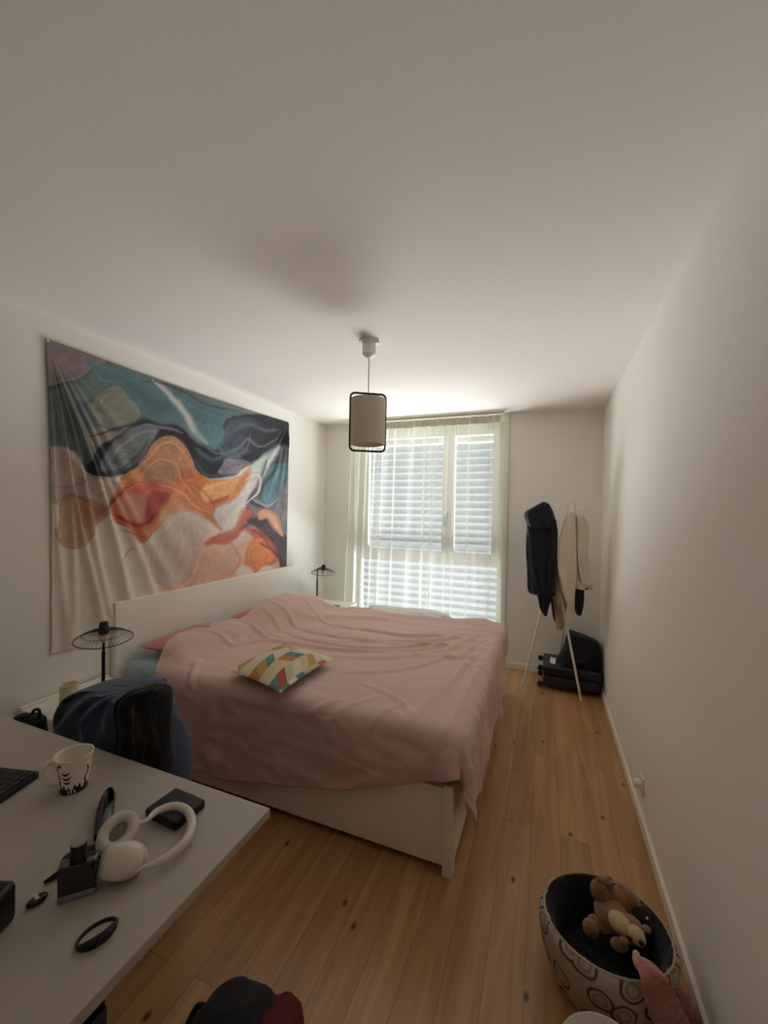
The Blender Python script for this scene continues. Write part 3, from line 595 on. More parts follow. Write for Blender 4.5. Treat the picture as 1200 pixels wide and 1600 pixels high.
# duvet surface: a grid of draped points in millimetres, each the step from the point before it in its row
DUV_N = 76
DUVET_X = [
-1862,25,26,26,25,26,25,26,25,26,24,24,25,23,26,25,26,25,26,26,25,26,25,26,26,26,25,26,26,25,26,26,25,26,26,25,26,26,25,26,26,25,25,25,25,24,25,25,25,25,25,25,24,25,25,25,24,24,23,20,22,17,17,13,-2,-18,27,11,-3,13,20,7,15,6,-2,-1,
-7,26,26,25,26,26,26,25,26,26,24,25,25,23,26,25,26,26,26,26,25,26,26,26,26,26,26,25,26,26,26,26,25,26,26,26,26,25,26,26,26,26,25,25,25,24,25,26,25,25,25,25,25,25,25,25,24,25,22,19,20,19,18,4,-13,23,15,3,16,17,5,10,3,-3,-3,-9,
-7,26,26,26,26,26,26,26,26,26,25,24,26,24,25,26,26,26,26,26,25,26,27,26,26,26,26,26,26,26,26,26,26,26,26,26,25,26,26,26,26,26,26,25,25,25,25,25,26,25,25,26,25,25,25,25,25,24,21,21,17,23,15,-9,18,20,10,16,13,5,3,-1,-4,-4,-5,-6,
-6,26,26,26,26,26,26,26,26,27,25,25,26,24,25,26,26,26,26,27,26,26,26,26,27,26,26,26,26,26,26,27,26,26,26,26,26,26,26,27,26,26,25,25,26,25,26,25,26,25,26,25,25,26,25,25,25,24,25,20,18,25,-2,17,24,15,14,6,2,-2,-5,-6,-5,-5,-5,-4,
-7,26,26,27,26,26,27,26,26,26,26,25,26,25,26,26,26,26,26,26,27,26,27,26,26,27,26,26,27,26,26,26,27,26,26,27,26,26,27,26,26,26,26,25,26,26,25,26,26,25,26,26,25,26,25,26,25,25,25,21,22,22,7,24,24,6,-1,-3,-5,-6,-5,-4,-4,-2,-3,-1,
-7,27,26,26,27,26,27,26,27,26,27,25,26,25,26,26,26,27,26,26,27,26,27,27,26,27,26,27,26,26,27,26,27,26,27,26,27,26,27,26,27,26,25,26,26,26,26,26,26,25,26,26,26,26,25,26,26,25,25,23,26,18,23,17,2,-3,-5,-4,-3,-2,-1,0,-1,0,0,0,
-6,26,27,26,27,26,27,27,26,27,27,25,26,26,26,26,27,26,27,26,27,27,27,26,27,27,26,27,26,27,27,26,27,27,26,27,27,26,27,26,27,26,26,26,26,26,26,26,26,27,26,26,26,26,26,26,26,26,26,26,26,21,16,0,-2,-1,0,1,1,0,0,0,0,0,-1,-1,
-7,27,26,27,27,26,27,27,27,27,27,26,26,26,26,27,26,27,27,26,27,27,27,27,27,26,27,27,27,27,26,27,27,27,27,27,26,27,27,27,26,27,26,26,26,27,26,26,26,27,26,26,27,26,26,27,26,27,27,27,25,21,6,4,1,0,0,0,0,-1,0,-1,-1,0,0,0,
-7,27,27,27,27,27,27,27,27,26,27,27,26,26,27,27,27,27,26,27,27,27,27,27,27,27,27,27,27,27,27,27,27,27,27,27,27,27,27,27,27,26,27,26,26,27,27,26,27,26,27,26,27,26,27,27,27,26,27,28,24,17,7,1,0,-1,0,0,0,0,0,0,0,0,1,1,
-7,27,27,28,27,27,27,27,27,27,27,27,27,26,27,27,27,27,27,27,28,27,27,27,27,27,27,28,27,27,27,27,27,27,27,28,27,27,27,27,27,27,26,27,27,26,27,27,27,27,26,27,27,27,27,27,27,27,27,26,24,15,6,1,-1,0,0,0,1,0,0,1,0,0,0,1,
-6,27,27,27,27,28,27,27,28,27,27,28,26,27,27,27,28,27,27,27,28,27,27,28,27,27,27,28,27,27,28,27,27,28,27,27,28,27,27,27,27,27,27,27,27,27,27,27,27,27,27,27,27,27,27,27,27,28,27,27,22,14,4,0,0,0,1,0,0,0,1,0,0,1,0,0,
-7,27,28,27,27,28,27,28,27,28,27,28,27,27,27,28,27,27,28,27,28,27,28,27,28,27,28,27,28,27,28,27,27,28,27,28,27,28,27,28,27,27,27,27,28,27,27,27,27,27,28,27,27,28,27,27,27,28,27,27,21,13,3,-1,1,0,0,0,0,0,1,0,0,1,1,0,
-7,28,27,28,27,28,27,28,28,28,27,28,28,27,27,28,27,28,28,27,28,28,27,28,27,28,28,27,28,28,27,28,28,27,28,28,27,28,28,27,27,28,27,27,28,27,28,27,27,28,27,28,27,28,27,28,27,28,27,27,20,11,2,-1,1,0,0,1,1,0,1,0,1,0,0,0,
-7,28,28,27,28,28,28,28,28,28,28,27,28,28,27,28,28,28,27,28,28,28,28,28,27,28,28,28,28,27,28,28,28,28,27,28,28,28,28,27,28,27,28,27,28,28,27,28,27,28,28,27,28,28,28,27,28,28,27,26,20,9,1,0,0,0,1,1,0,1,1,1,1,0,-1,0,
-6,28,27,28,28,28,28,29,28,28,28,28,28,28,28,28,28,27,28,28,28,28,28,28,28,28,28,28,28,28,28,28,28,28,28,28,28,28,28,28,27,28,28,28,27,28,28,28,28,28,27,28,28,28,28,28,28,28,28,25,18,7,0,0,1,0,0,0,0,0,0,1,1,2,1,0,
-16,28,29,28,28,29,28,29,28,29,28,29,28,28,28,28,28,28,29,28,28,28,29,28,28,28,29,28,28,28,29,28,28,28,29,28,28,28,29,28,28,28,28,28,28,28,29,28,28,28,28,28,28,29,28,29,28,28,29,24,18,5,0,1,0,0,1,0,0,-1,0,-1,1,2,2,2,
-22,29,28,29,28,29,29,29,29,29,29,28,29,28,29,28,29,28,29,29,28,29,28,29,29,28,29,29,28,29,28,29,28,29,29,28,29,29,28,29,28,29,28,29,28,29,28,29,28,29,28,29,28,29,29,29,29,29,28,25,18,6,0,0,1,0,0,1,0,0,0,-2,-1,1,3,3,
-22,29,29,29,29,28,30,29,29,29,29,29,29,29,28,29,29,29,29,28,29,29,29,29,29,29,28,29,29,29,29,29,28,29,29,29,29,29,29,28,29,29,28,29,29,29,29,28,29,29,29,29,29,28,29,29,29,30,29,27,20,8,0,1,2,0,0,-1,1,1,1,0,-2,-2,2,4,
-21,29,29,29,29,29,29,29,29,30,29,29,29,29,29,29,30,29,29,29,29,29,29,29,29,29,29,29,29,29,29,29,29,29,29,29,29,30,29,29,29,29,29,29,29,29,29,29,29,29,29,29,29,29,29,29,30,29,30,28,23,11,6,0,0,0,0,-1,-1,1,2,1,0,-3,0,3,
-22,29,29,30,29,29,29,30,29,29,30,29,30,29,30,29,29,29,30,29,29,29,30,29,29,29,30,29,29,30,29,29,29,30,29,29,29,30,29,29,29,30,29,29,29,30,29,29,29,30,29,29,30,29,29,30,29,29,30,30,25,16,3,0,1,1,2,0,-2,0,1,3,1,-2,-2,3,
-20,29,28,30,29,29,31,21,31,30,31,31,33,30,29,29,30,29,30,29,30,29,30,29,29,30,29,30,29,30,29,30,29,30,29,30,29,30,29,30,29,30,29,30,29,29,30,29,30,29,30,29,30,30,29,30,29,30,29,30,28,19,7,2,2,0,0,-2,0,0,1,4,1,-3,-2,3,
-21,29,30,29,30,28,27,24,29,30,32,32,33,32,29,30,29,30,30,29,30,30,29,30,30,30,29,30,30,29,30,30,29,30,30,29,30,30,29,30,30,29,30,30,30,29,30,30,29,30,30,29,30,30,30,29,30,30,30,29,29,23,11,2,-1,0,0,1,0,1,2,3,-2,-1,0,3,
-20,30,30,29,30,27,23,26,30,31,31,32,33,33,30,30,30,30,30,30,29,30,30,30,30,30,30,30,30,30,30,29,30,30,30,30,30,30,30,30,30,29,30,30,30,30,30,30,30,30,30,29,30,30,30,30,30,30,30,30,30,25,15,3,0,0,0,1,0,2,2,-1,0,-1,2,2,
-19,30,31,30,29,30,23,23,28,30,32,32,32,33,33,30,30,30,30,30,30,30,31,30,30,30,30,30,30,31,30,30,30,30,30,30,30,30,30,31,30,30,30,30,30,30,30,31,30,30,30,30,30,30,31,30,30,30,30,30,30,28,18,6,1,0,0,0,1,1,0,0,0,2,1,2,
-17,30,31,31,30,30,25,22,26,29,31,32,32,33,33,31,31,30,30,31,30,30,30,31,30,30,31,30,31,30,30,30,31,30,30,31,30,30,31,30,30,31,30,30,31,30,30,31,30,30,31,30,30,31,30,30,31,30,30,31,30,29,21,9,0,1,0,1,0,1,0,1,0,1,2,1,
-2,29,29,31,30,30,27,22,27,25,30,32,32,32,33,33,30,30,31,30,30,31,30,30,31,30,30,31,30,31,30,30,31,30,30,31,30,30,31,30,30,31,30,31,30,30,31,30,30,31,30,31,30,30,31,30,31,30,30,31,30,29,23,11,1,0,1,1,0,1,0,1,1,1,1,2,
-4,30,29,30,31,30,28,23,24,25,29,32,31,33,33,33,30,30,31,30,30,31,30,30,31,30,30,31,30,30,31,30,31,30,30,31,30,30,31,30,31,30,30,31,30,31,30,30,31,30,31,30,30,31,30,31,30,30,31,30,31,30,24,12,3,1,0,1,0,-1,1,2,1,1,1,1,
-5,30,31,30,30,30,29,25,21,25,28,31,32,33,32,34,30,30,31,30,30,31,30,30,31,30,30,31,30,30,31,30,31,30,30,31,30,30,31,30,31,30,30,31,30,31,30,31,30,30,31,30,31,30,31,30,30,30,31,30,31,30,26,15,3,0,1,3,-4,-1,3,2,1,2,2,0,
-4,30,31,30,30,30,29,26,21,24,27,31,32,32,33,33,31,31,30,30,30,31,30,30,31,30,30,31,30,30,31,30,30,31,30,31,30,30,31,30,31,30,31,30,31,30,30,31,30,31,30,31,30,31,30,31,29,30,31,30,31,30,27,17,5,0,4,-4,-1,1,4,1,1,2,3,-2,
-4,31,30,30,31,30,29,27,21,22,26,31,32,33,33,33,31,30,31,30,30,30,30,31,30,30,31,30,30,31,30,30,31,30,31,30,30,31,30,31,30,31,30,31,30,31,30,30,31,30,31,30,31,30,31,30,30,31,29,30,31,30,28,19,7,2,-1,-2,0,4,2,1,1,4,3,-5,
3,30,31,30,30,30,29,26,21,21,27,31,32,32,33,34,31,30,30,30,30,30,30,31,30,30,30,31,30,30,30,31,30,30,30,31,30,30,31,30,31,30,30,31,30,31,30,30,31,30,30,31,30,31,30,30,31,30,30,29,31,30,28,20,8,0,0,1,3,2,1,-1,4,7,-2,-7,
3,30,30,30,30,30,29,25,20,22,26,31,32,33,33,33,32,29,30,30,30,30,30,30,30,30,31,30,30,30,30,30,31,30,30,30,31,30,30,30,31,30,30,31,30,30,31,30,30,30,31,30,30,30,31,30,30,30,30,30,30,30,29,22,8,1,2,2,3,0,-3,6,10,-1,-9,-5,
2,30,30,30,30,30,28,25,20,21,26,32,32,32,33,33,32,29,30,30,30,30,30,30,30,29,31,30,30,30,30,30,31,30,30,30,30,30,30,31,30,30,30,31,30,30,31,30,30,30,30,30,30,30,30,31,30,30,30,30,30,30,29,24,8,5,0,5,-1,-4,6,13,-1,-8,-10,1,
3,30,29,30,30,30,28,25,19,20,27,31,32,32,33,33,32,29,30,30,30,30,29,30,30,30,30,30,30,30,30,30,30,30,31,30,30,30,30,30,30,30,30,30,30,31,30,30,30,31,30,29,30,30,30,30,30,30,30,30,30,30,30,24,14,1,4,0,-4,9,12,-2,-8,-9,-3,3,
2,30,30,29,30,29,28,25,18,20,27,31,32,32,33,33,31,30,30,30,29,30,30,29,30,30,30,30,30,30,30,30,30,30,30,30,30,30,30,30,30,30,30,30,30,30,30,30,30,31,30,30,30,30,30,29,30,30,30,30,30,30,30,23,14,8,-1,-1,12,7,-4,-9,-7,-2,2,3,
2,30,30,29,30,29,28,24,17,20,28,31,31,32,33,33,31,30,29,30,30,30,29,30,30,30,30,30,29,30,30,30,30,30,30,30,30,30,30,30,29,30,30,30,29,30,30,30,30,30,30,30,30,30,30,30,30,30,30,31,30,30,27,23,24,-2,4,15,2,-8,-9,-4,1,4,4,7,
3,29,30,29,30,29,27,23,17,20,28,31,31,32,33,33,31,29,30,30,30,29,30,30,30,29,30,30,30,29,30,30,30,30,30,29,30,30,31,30,29,29,30,30,29,30,30,30,29,30,30,30,29,30,30,30,29,30,30,31,30,30,30,27,18,3,17,0,-10,-6,-1,4,6,8,9,10,
2,30,29,29,29,29,27,23,16,20,29,30,32,32,32,33,31,30,29,30,30,29,30,29,30,30,29,30,30,30,29,30,30,29,30,30,30,30,30,29,30,29,30,29,30,29,30,30,30,29,30,30,29,30,29,30,29,30,29,30,30,30,30,23,19,22,-1,-7,0,4,7,9,9,9,10,10,
2,29,30,29,29,28,27,22,15,22,28,31,31,32,33,33,30,30,29,30,30,29,30,29,30,29,30,30,29,30,30,29,30,29,30,30,29,30,30,29,30,30,29,28,30,30,29,30,30,29,30,30,30,29,30,30,30,29,29,29,29,29,25,26,24,19,6,8,8,8,8,7,6,6,5,4,
2,29,29,29,29,28,28,19,15,24,29,30,31,32,32,33,31,29,30,29,30,29,30,29,30,29,29,30,29,30,29,30,30,29,30,29,30,29,30,29,30,29,30,29,30,29,30,30,29,30,30,30,30,30,30,29,27,28,29,29,30,29,30,29,27,23,10,3,2,2,2,2,2,2,2,1,
1,29,29,29,29,28,28,15,18,25,29,30,31,32,32,33,31,29,29,29,30,29,30,29,29,30,29,29,30,29,29,30,29,30,29,30,30,29,29,30,29,30,29,30,29,30,29,30,29,30,30,29,29,29,28,30,30,30,30,29,30,28,27,29,24,22,-2,0,2,2,1,2,1,2,1,2,
2,28,29,29,29,27,29,13,20,26,30,28,31,32,32,33,30,30,29,29,29,29,30,29,29,30,29,29,30,29,29,29,29,29,30,29,30,29,29,30,29,29,30,30,29,30,29,30,29,30,29,30,27,27,29,30,29,30,30,29,30,28,28,29,23,20,1,-2,4,1,2,0,-2,4,3,5,
1,29,28,29,28,28,29,11,22,28,30,26,31,32,32,33,31,28,29,29,29,29,30,29,29,30,29,29,29,30,28,28,29,30,29,30,29,30,29,28,30,29,29,30,30,29,30,29,30,30,29,30,27,26,28,30,29,29,29,30,29,29,29,26,28,15,16,3,2,0,-3,-5,0,13,2,0,
1,29,28,29,28,27,29,11,24,28,31,24,31,32,33,32,30,29,28,29,29,29,30,29,29,29,29,29,30,29,29,30,26,29,30,29,30,29,30,28,28,29,29,29,30,29,30,30,29,30,30,29,29,27,27,29,29,29,29,29,29,29,29,29,20,25,3,4,3,3,-6,4,12,8,8,-4,
1,29,28,28,29,26,30,10,27,28,31,22,31,32,32,33,29,29,29,28,29,29,29,30,29,29,29,29,30,29,29,28,29,28,29,29,30,29,29,29,28,28,29,28,29,29,29,30,30,29,30,29,29,29,28,28,29,29,29,29,29,29,29,28,30,16,8,6,-2,-2,8,10,12,5,2,-4,
1,29,28,28,28,27,28,14,28,27,31,20,30,32,32,33,29,29,29,29,28,29,29,29,29,29,29,29,30,29,28,29,29,30,28,28,30,28,28,29,29,29,30,28,29,29,28,27,29,29,30,30,29,28,28,30,29,30,29,29,30,29,29,28,27,19,13,-3,9,10,10,6,5,2,-1,-2,
1,29,28,28,28,27,21,23,29,26,30,20,29,31,33,32,30,28,29,29,28,29,29,29,29,29,29,29,29,29,29,29,29,29,29,27,28,29,29,30,30,29,30,27,28,29,29,29,29,29,28,27,28,29,30,29,30,29,29,30,29,27,26,27,26,23,23,14,6,5,3,3,2,2,2,1,
2,28,28,28,28,28,21,25,28,26,29,20,28,31,32,32,30,28,29,28,29,29,29,28,29,29,29,29,29,29,29,29,29,28,30,29,26,28,29,30,30,29,30,30,30,29,28,26,28,28,29,29,29,29,29,29,29,28,29,29,29,28,29,29,29,26,18,1,1,1,1,1,1,0,1,1,
1,28,28,29,28,25,23,28,28,25,27,21,27,30,32,32,30,28,29,28,29,29,28,29,29,29,29,29,28,29,29,28,29,29,29,29,29,26,28,29,30,29,30,30,29,30,29,29,29,29,28,28,27,29,29,28,29,29,29,29,28,28,29,28,27,28,12,-7,2,2,-2,1,1,2,2,2,
2,28,28,28,28,24,26,28,28,26,24,22,27,29,32,32,29,28,28,29,29,28,29,29,28,29,29,29,28,29,29,28,29,29,28,29,29,28,27,28,29,30,29,29,29,30,29,29,29,29,28,29,29,28,29,28,29,28,29,28,29,28,28,28,28,19,21,9,2,0,-3,-4,-3,-1,1,2,
2,28,28,28,28,26,26,28,28,26,23,23,25,28,31,32,29,28,28,29,28,29,28,29,29,28,29,29,28,29,28,29,29,28,29,28,29,29,27,28,29,29,29,28,29,29,29,29,29,29,29,28,29,28,29,28,29,28,28,29,28,28,28,27,23,29,16,3,6,8,3,-2,-3,-4,-3,1,
2,28,28,28,28,27,27,27,29,26,22,24,25,26,30,31,29,28,28,29,28,28,29,28,29,28,29,29,28,27,29,29,29,28,28,29,29,28,29,28,29,28,29,29,29,28,29,28,29,29,28,29,29,28,29,28,28,29,28,28,28,28,28,27,28,22,20,7,3,3,4,5,-1,-3,-4,-2,
-1,28,28,28,28,28,27,28,29,26,23,24,22,26,29,31,28,28,29,28,28,29,28,28,29,28,29,28,29,28,27,28,28,29,29,28,29,29,29,28,29,29,29,29,29,28,29,28,29,29,28,29,28,29,28,28,29,28,28,28,28,28,28,27,27,25,23,15,3,0,0,-1,1,1,-3,-4,
-3,28,28,28,28,28,28,28,29,27,25,21,24,24,30,27,29,28,28,28,29,28,29,28,28,29,28,29,28,29,28,26,29,28,28,28,29,29,29,29,29,29,29,29,29,29,29,28,29,29,28,28,28,29,28,29,27,29,27,28,29,28,28,28,25,27,22,16,-2,1,1,2,5,0,0,-4,
-3,28,28,28,28,28,29,28,29,28,26,23,24,25,21,28,30,28,28,28,28,29,28,29,28,29,28,28,29,28,29,28,27,28,29,29,29,29,28,29,29,29,29,29,28,29,29,28,29,28,28,27,29,28,29,28,29,27,28,29,28,29,28,29,28,27,19,10,9,0,7,3,0,-1,-1,-4,
-3,28,28,28,28,29,28,29,28,29,26,23,21,23,25,27,29,28,29,27,29,28,29,29,28,27,28,29,28,29,29,29,28,29,29,29,29,28,27,29,29,29,28,29,29,29,28,29,28,28,29,28,28,29,28,29,28,29,28,29,28,28,29,28,27,28,21,13,8,9,1,0,-1,0,-2,-4,
-2,28,28,27,28,29,28,29,28,29,26,24,21,23,24,26,29,28,28,29,28,28,29,28,29,28,28,28,28,29,29,29,29,28,29,29,29,29,29,28,29,29,29,28,29,29,28,28,28,29,28,29,28,29,28,29,28,29,28,28,28,28,28,28,28,27,22,20,1,1,1,2,1,2,2,-2,
-3,28,27,28,28,28,29,28,29,28,29,22,22,23,23,25,30,27,29,28,28,28,29,28,28,29,28,28,29,28,29,28,29,29,29,29,29,29,29,29,28,29,29,28,29,28,29,29,28,29,29,28,29,28,29,28,28,28,28,28,28,27,28,28,27,28,24,14,9,-2,0,0,0,2,4,4,
-3,28,27,28,28,28,28,29,28,29,27,27,26,23,21,22,27,27,28,29,28,28,29,28,28,28,28,29,28,29,29,28,29,29,29,29,29,28,29,29,28,29,29,28,29,29,28,29,29,28,29,28,29,28,28,29,28,28,27,28,28,28,28,28,27,27,25,21,7,3,3,0,-4,-3,2,6,
-3,27,28,28,28,28,28,28,29,28,27,24,26,28,27,24,21,23,28,28,29,28,28,29,28,28,29,28,29,28,29,29,28,29,29,28,29,29,29,28,29,28,29,29,28,29,29,28,29,28,29,28,28,29,28,28,28,28,28,28,28,28,28,28,27,28,26,20,15,-3,0,2,4,-6,0,5,
-3,27,28,28,28,28,28,28,28,28,27,25,22,25,28,29,28,23,20,29,28,28,29,28,29,28,29,28,29,28,29,29,28,29,29,28,29,29,29,28,29,28,29,28,29,29,28,29,28,29,28,28,29,28,28,28,28,28,28,28,28,28,28,28,28,28,26,24,7,5,-2,1,5,-4,1,4,
-3,27,28,28,28,28,28,28,28,27,27,25,22,23,25,28,30,28,25,22,28,29,28,28,29,28,29,28,29,29,29,28,29,29,29,29,28,28,29,29,28,29,28,29,29,28,29,29,28,29,28,28,28,29,28,28,28,28,28,28,28,28,28,28,28,28,27,24,13,0,0,2,2,-3,3,2,
-3,27,28,28,28,28,27,28,28,28,27,25,21,21,25,27,28,28,27,28,27,27,28,28,28,28,29,28,29,29,29,28,29,29,29,29,29,27,29,29,28,29,29,28,29,29,28,29,29,28,29,28,28,29,28,28,28,28,28,28,28,28,28,28,28,28,27,20,20,2,2,0,-1,1,1,1,
-3,28,27,28,28,28,27,28,28,27,27,25,22,21,23,28,27,28,28,28,28,28,28,28,28,29,28,28,28,27,29,28,29,29,29,29,29,28,29,28,28,29,29,28,29,28,29,29,29,28,29,29,28,28,29,28,28,28,28,28,28,28,28,28,28,27,25,26,15,8,2,-1,0,1,0,1,
-3,28,27,28,28,27,28,28,28,27,27,25,22,20,24,26,28,28,28,29,28,29,28,28,27,28,29,28,29,29,29,28,28,26,29,29,29,29,28,27,29,28,29,29,28,29,28,29,29,29,28,29,29,28,28,29,28,28,28,28,28,28,28,28,28,28,27,25,14,11,-2,2,1,2,-2,1,
-3,28,27,28,28,27,28,28,28,27,27,26,22,20,23,25,28,28,29,28,28,29,29,28,29,29,28,28,28,29,28,27,28,29,29,28,28,28,28,28,27,29,29,29,29,28,29,29,29,29,28,29,28,29,28,28,28,29,28,27,28,28,28,28,27,28,28,23,22,6,3,-1,2,3,-4,2,
-3,28,27,28,28,27,28,28,28,27,27,26,22,21,22,25,27,29,27,29,28,29,28,29,28,29,28,27,29,28,29,28,29,28,28,29,28,28,28,29,29,29,29,27,29,29,29,28,29,28,29,28,29,28,28,28,28,29,28,28,27,28,28,27,28,27,28,27,18,11,1,0,6,-2,-3,2,
-3,28,27,28,28,27,28,28,28,27,27,26,23,20,23,24,27,28,27,29,27,29,28,28,29,28,29,28,29,28,29,28,29,28,29,28,28,29,29,29,28,29,29,27,28,29,28,29,28,29,28,29,28,28,28,29,28,28,28,27,28,28,28,28,27,28,28,25,22,12,2,4,1,-4,0,2,
-3,28,27,28,27,28,28,27,28,28,27,26,23,21,22,24,27,27,28,28,28,27,28,28,29,28,29,28,28,29,28,29,29,28,29,28,29,28,29,29,28,29,29,28,28,29,28,29,28,29,28,28,29,28,28,28,28,28,28,28,28,27,28,28,28,28,26,27,22,15,5,2,-3,-1,1,1,
-3,28,27,28,27,28,27,28,28,28,28,24,24,23,23,24,27,22,29,28,28,28,27,28,28,29,28,28,29,28,29,28,29,28,29,28,29,29,28,29,28,29,29,28,29,29,28,29,28,28,29,28,28,29,28,28,28,28,28,28,28,27,28,28,27,27,27,27,24,15,8,-2,0,1,1,0,
-2,27,27,27,28,27,28,27,28,28,27,27,28,25,24,22,23,27,19,29,29,27,28,28,28,28,29,28,28,29,29,28,29,29,28,29,29,28,29,28,29,29,28,28,29,28,29,28,29,28,29,28,28,29,28,28,28,28,28,28,28,28,27,28,26,27,27,28,24,18,7,0,0,1,0,1,
-3,26,27,27,28,27,27,28,28,27,28,26,24,27,28,28,23,22,29,15,30,28,28,28,28,28,28,29,28,29,28,29,29,28,29,29,28,29,29,29,28,29,28,29,28,29,28,29,28,28,29,28,29,28,28,28,28,28,28,27,28,28,29,27,27,26,27,27,25,20,9,0,0,1,0,0,
-5,27,27,27,27,28,27,28,27,28,27,25,23,24,28,28,30,26,22,26,20,28,28,28,28,28,29,28,29,28,29,29,28,29,29,29,28,29,29,28,29,29,29,28,29,28,29,28,29,28,28,28,29,28,28,28,28,28,27,28,28,28,28,28,26,27,27,27,25,21,11,1,0,1,0,-1,
-4,27,27,27,27,27,28,27,28,27,26,25,23,22,25,28,29,29,28,24,24,25,27,28,28,28,29,28,29,29,28,29,29,28,29,29,29,29,28,29,29,29,29,28,29,29,28,29,28,29,28,28,28,28,28,28,28,28,28,28,27,28,28,28,26,26,27,27,26,22,12,3,0,0,0,0,
-4,27,27,27,27,27,27,28,27,27,25,24,21,21,26,27,28,29,29,28,24,25,28,28,28,29,28,29,28,29,29,28,29,29,29,29,28,29,29,29,29,29,29,28,29,29,28,29,28,29,28,28,28,28,29,28,28,28,27,28,28,28,27,28,26,25,27,27,27,22,15,4,0,0,1,1,
-4,27,27,27,27,27,27,28,27,25,24,23,18,23,26,27,28,29,29,28,26,27,28,28,29,28,29,28,29,29,28,29,29,29,28,29,29,29,29,29,29,29,29,28,29,29,28,29,28,28,29,28,28,29,28,28,28,29,27,28,27,28,28,26,26,25,27,27,27,24,16,7,-1,0,1,0,
]
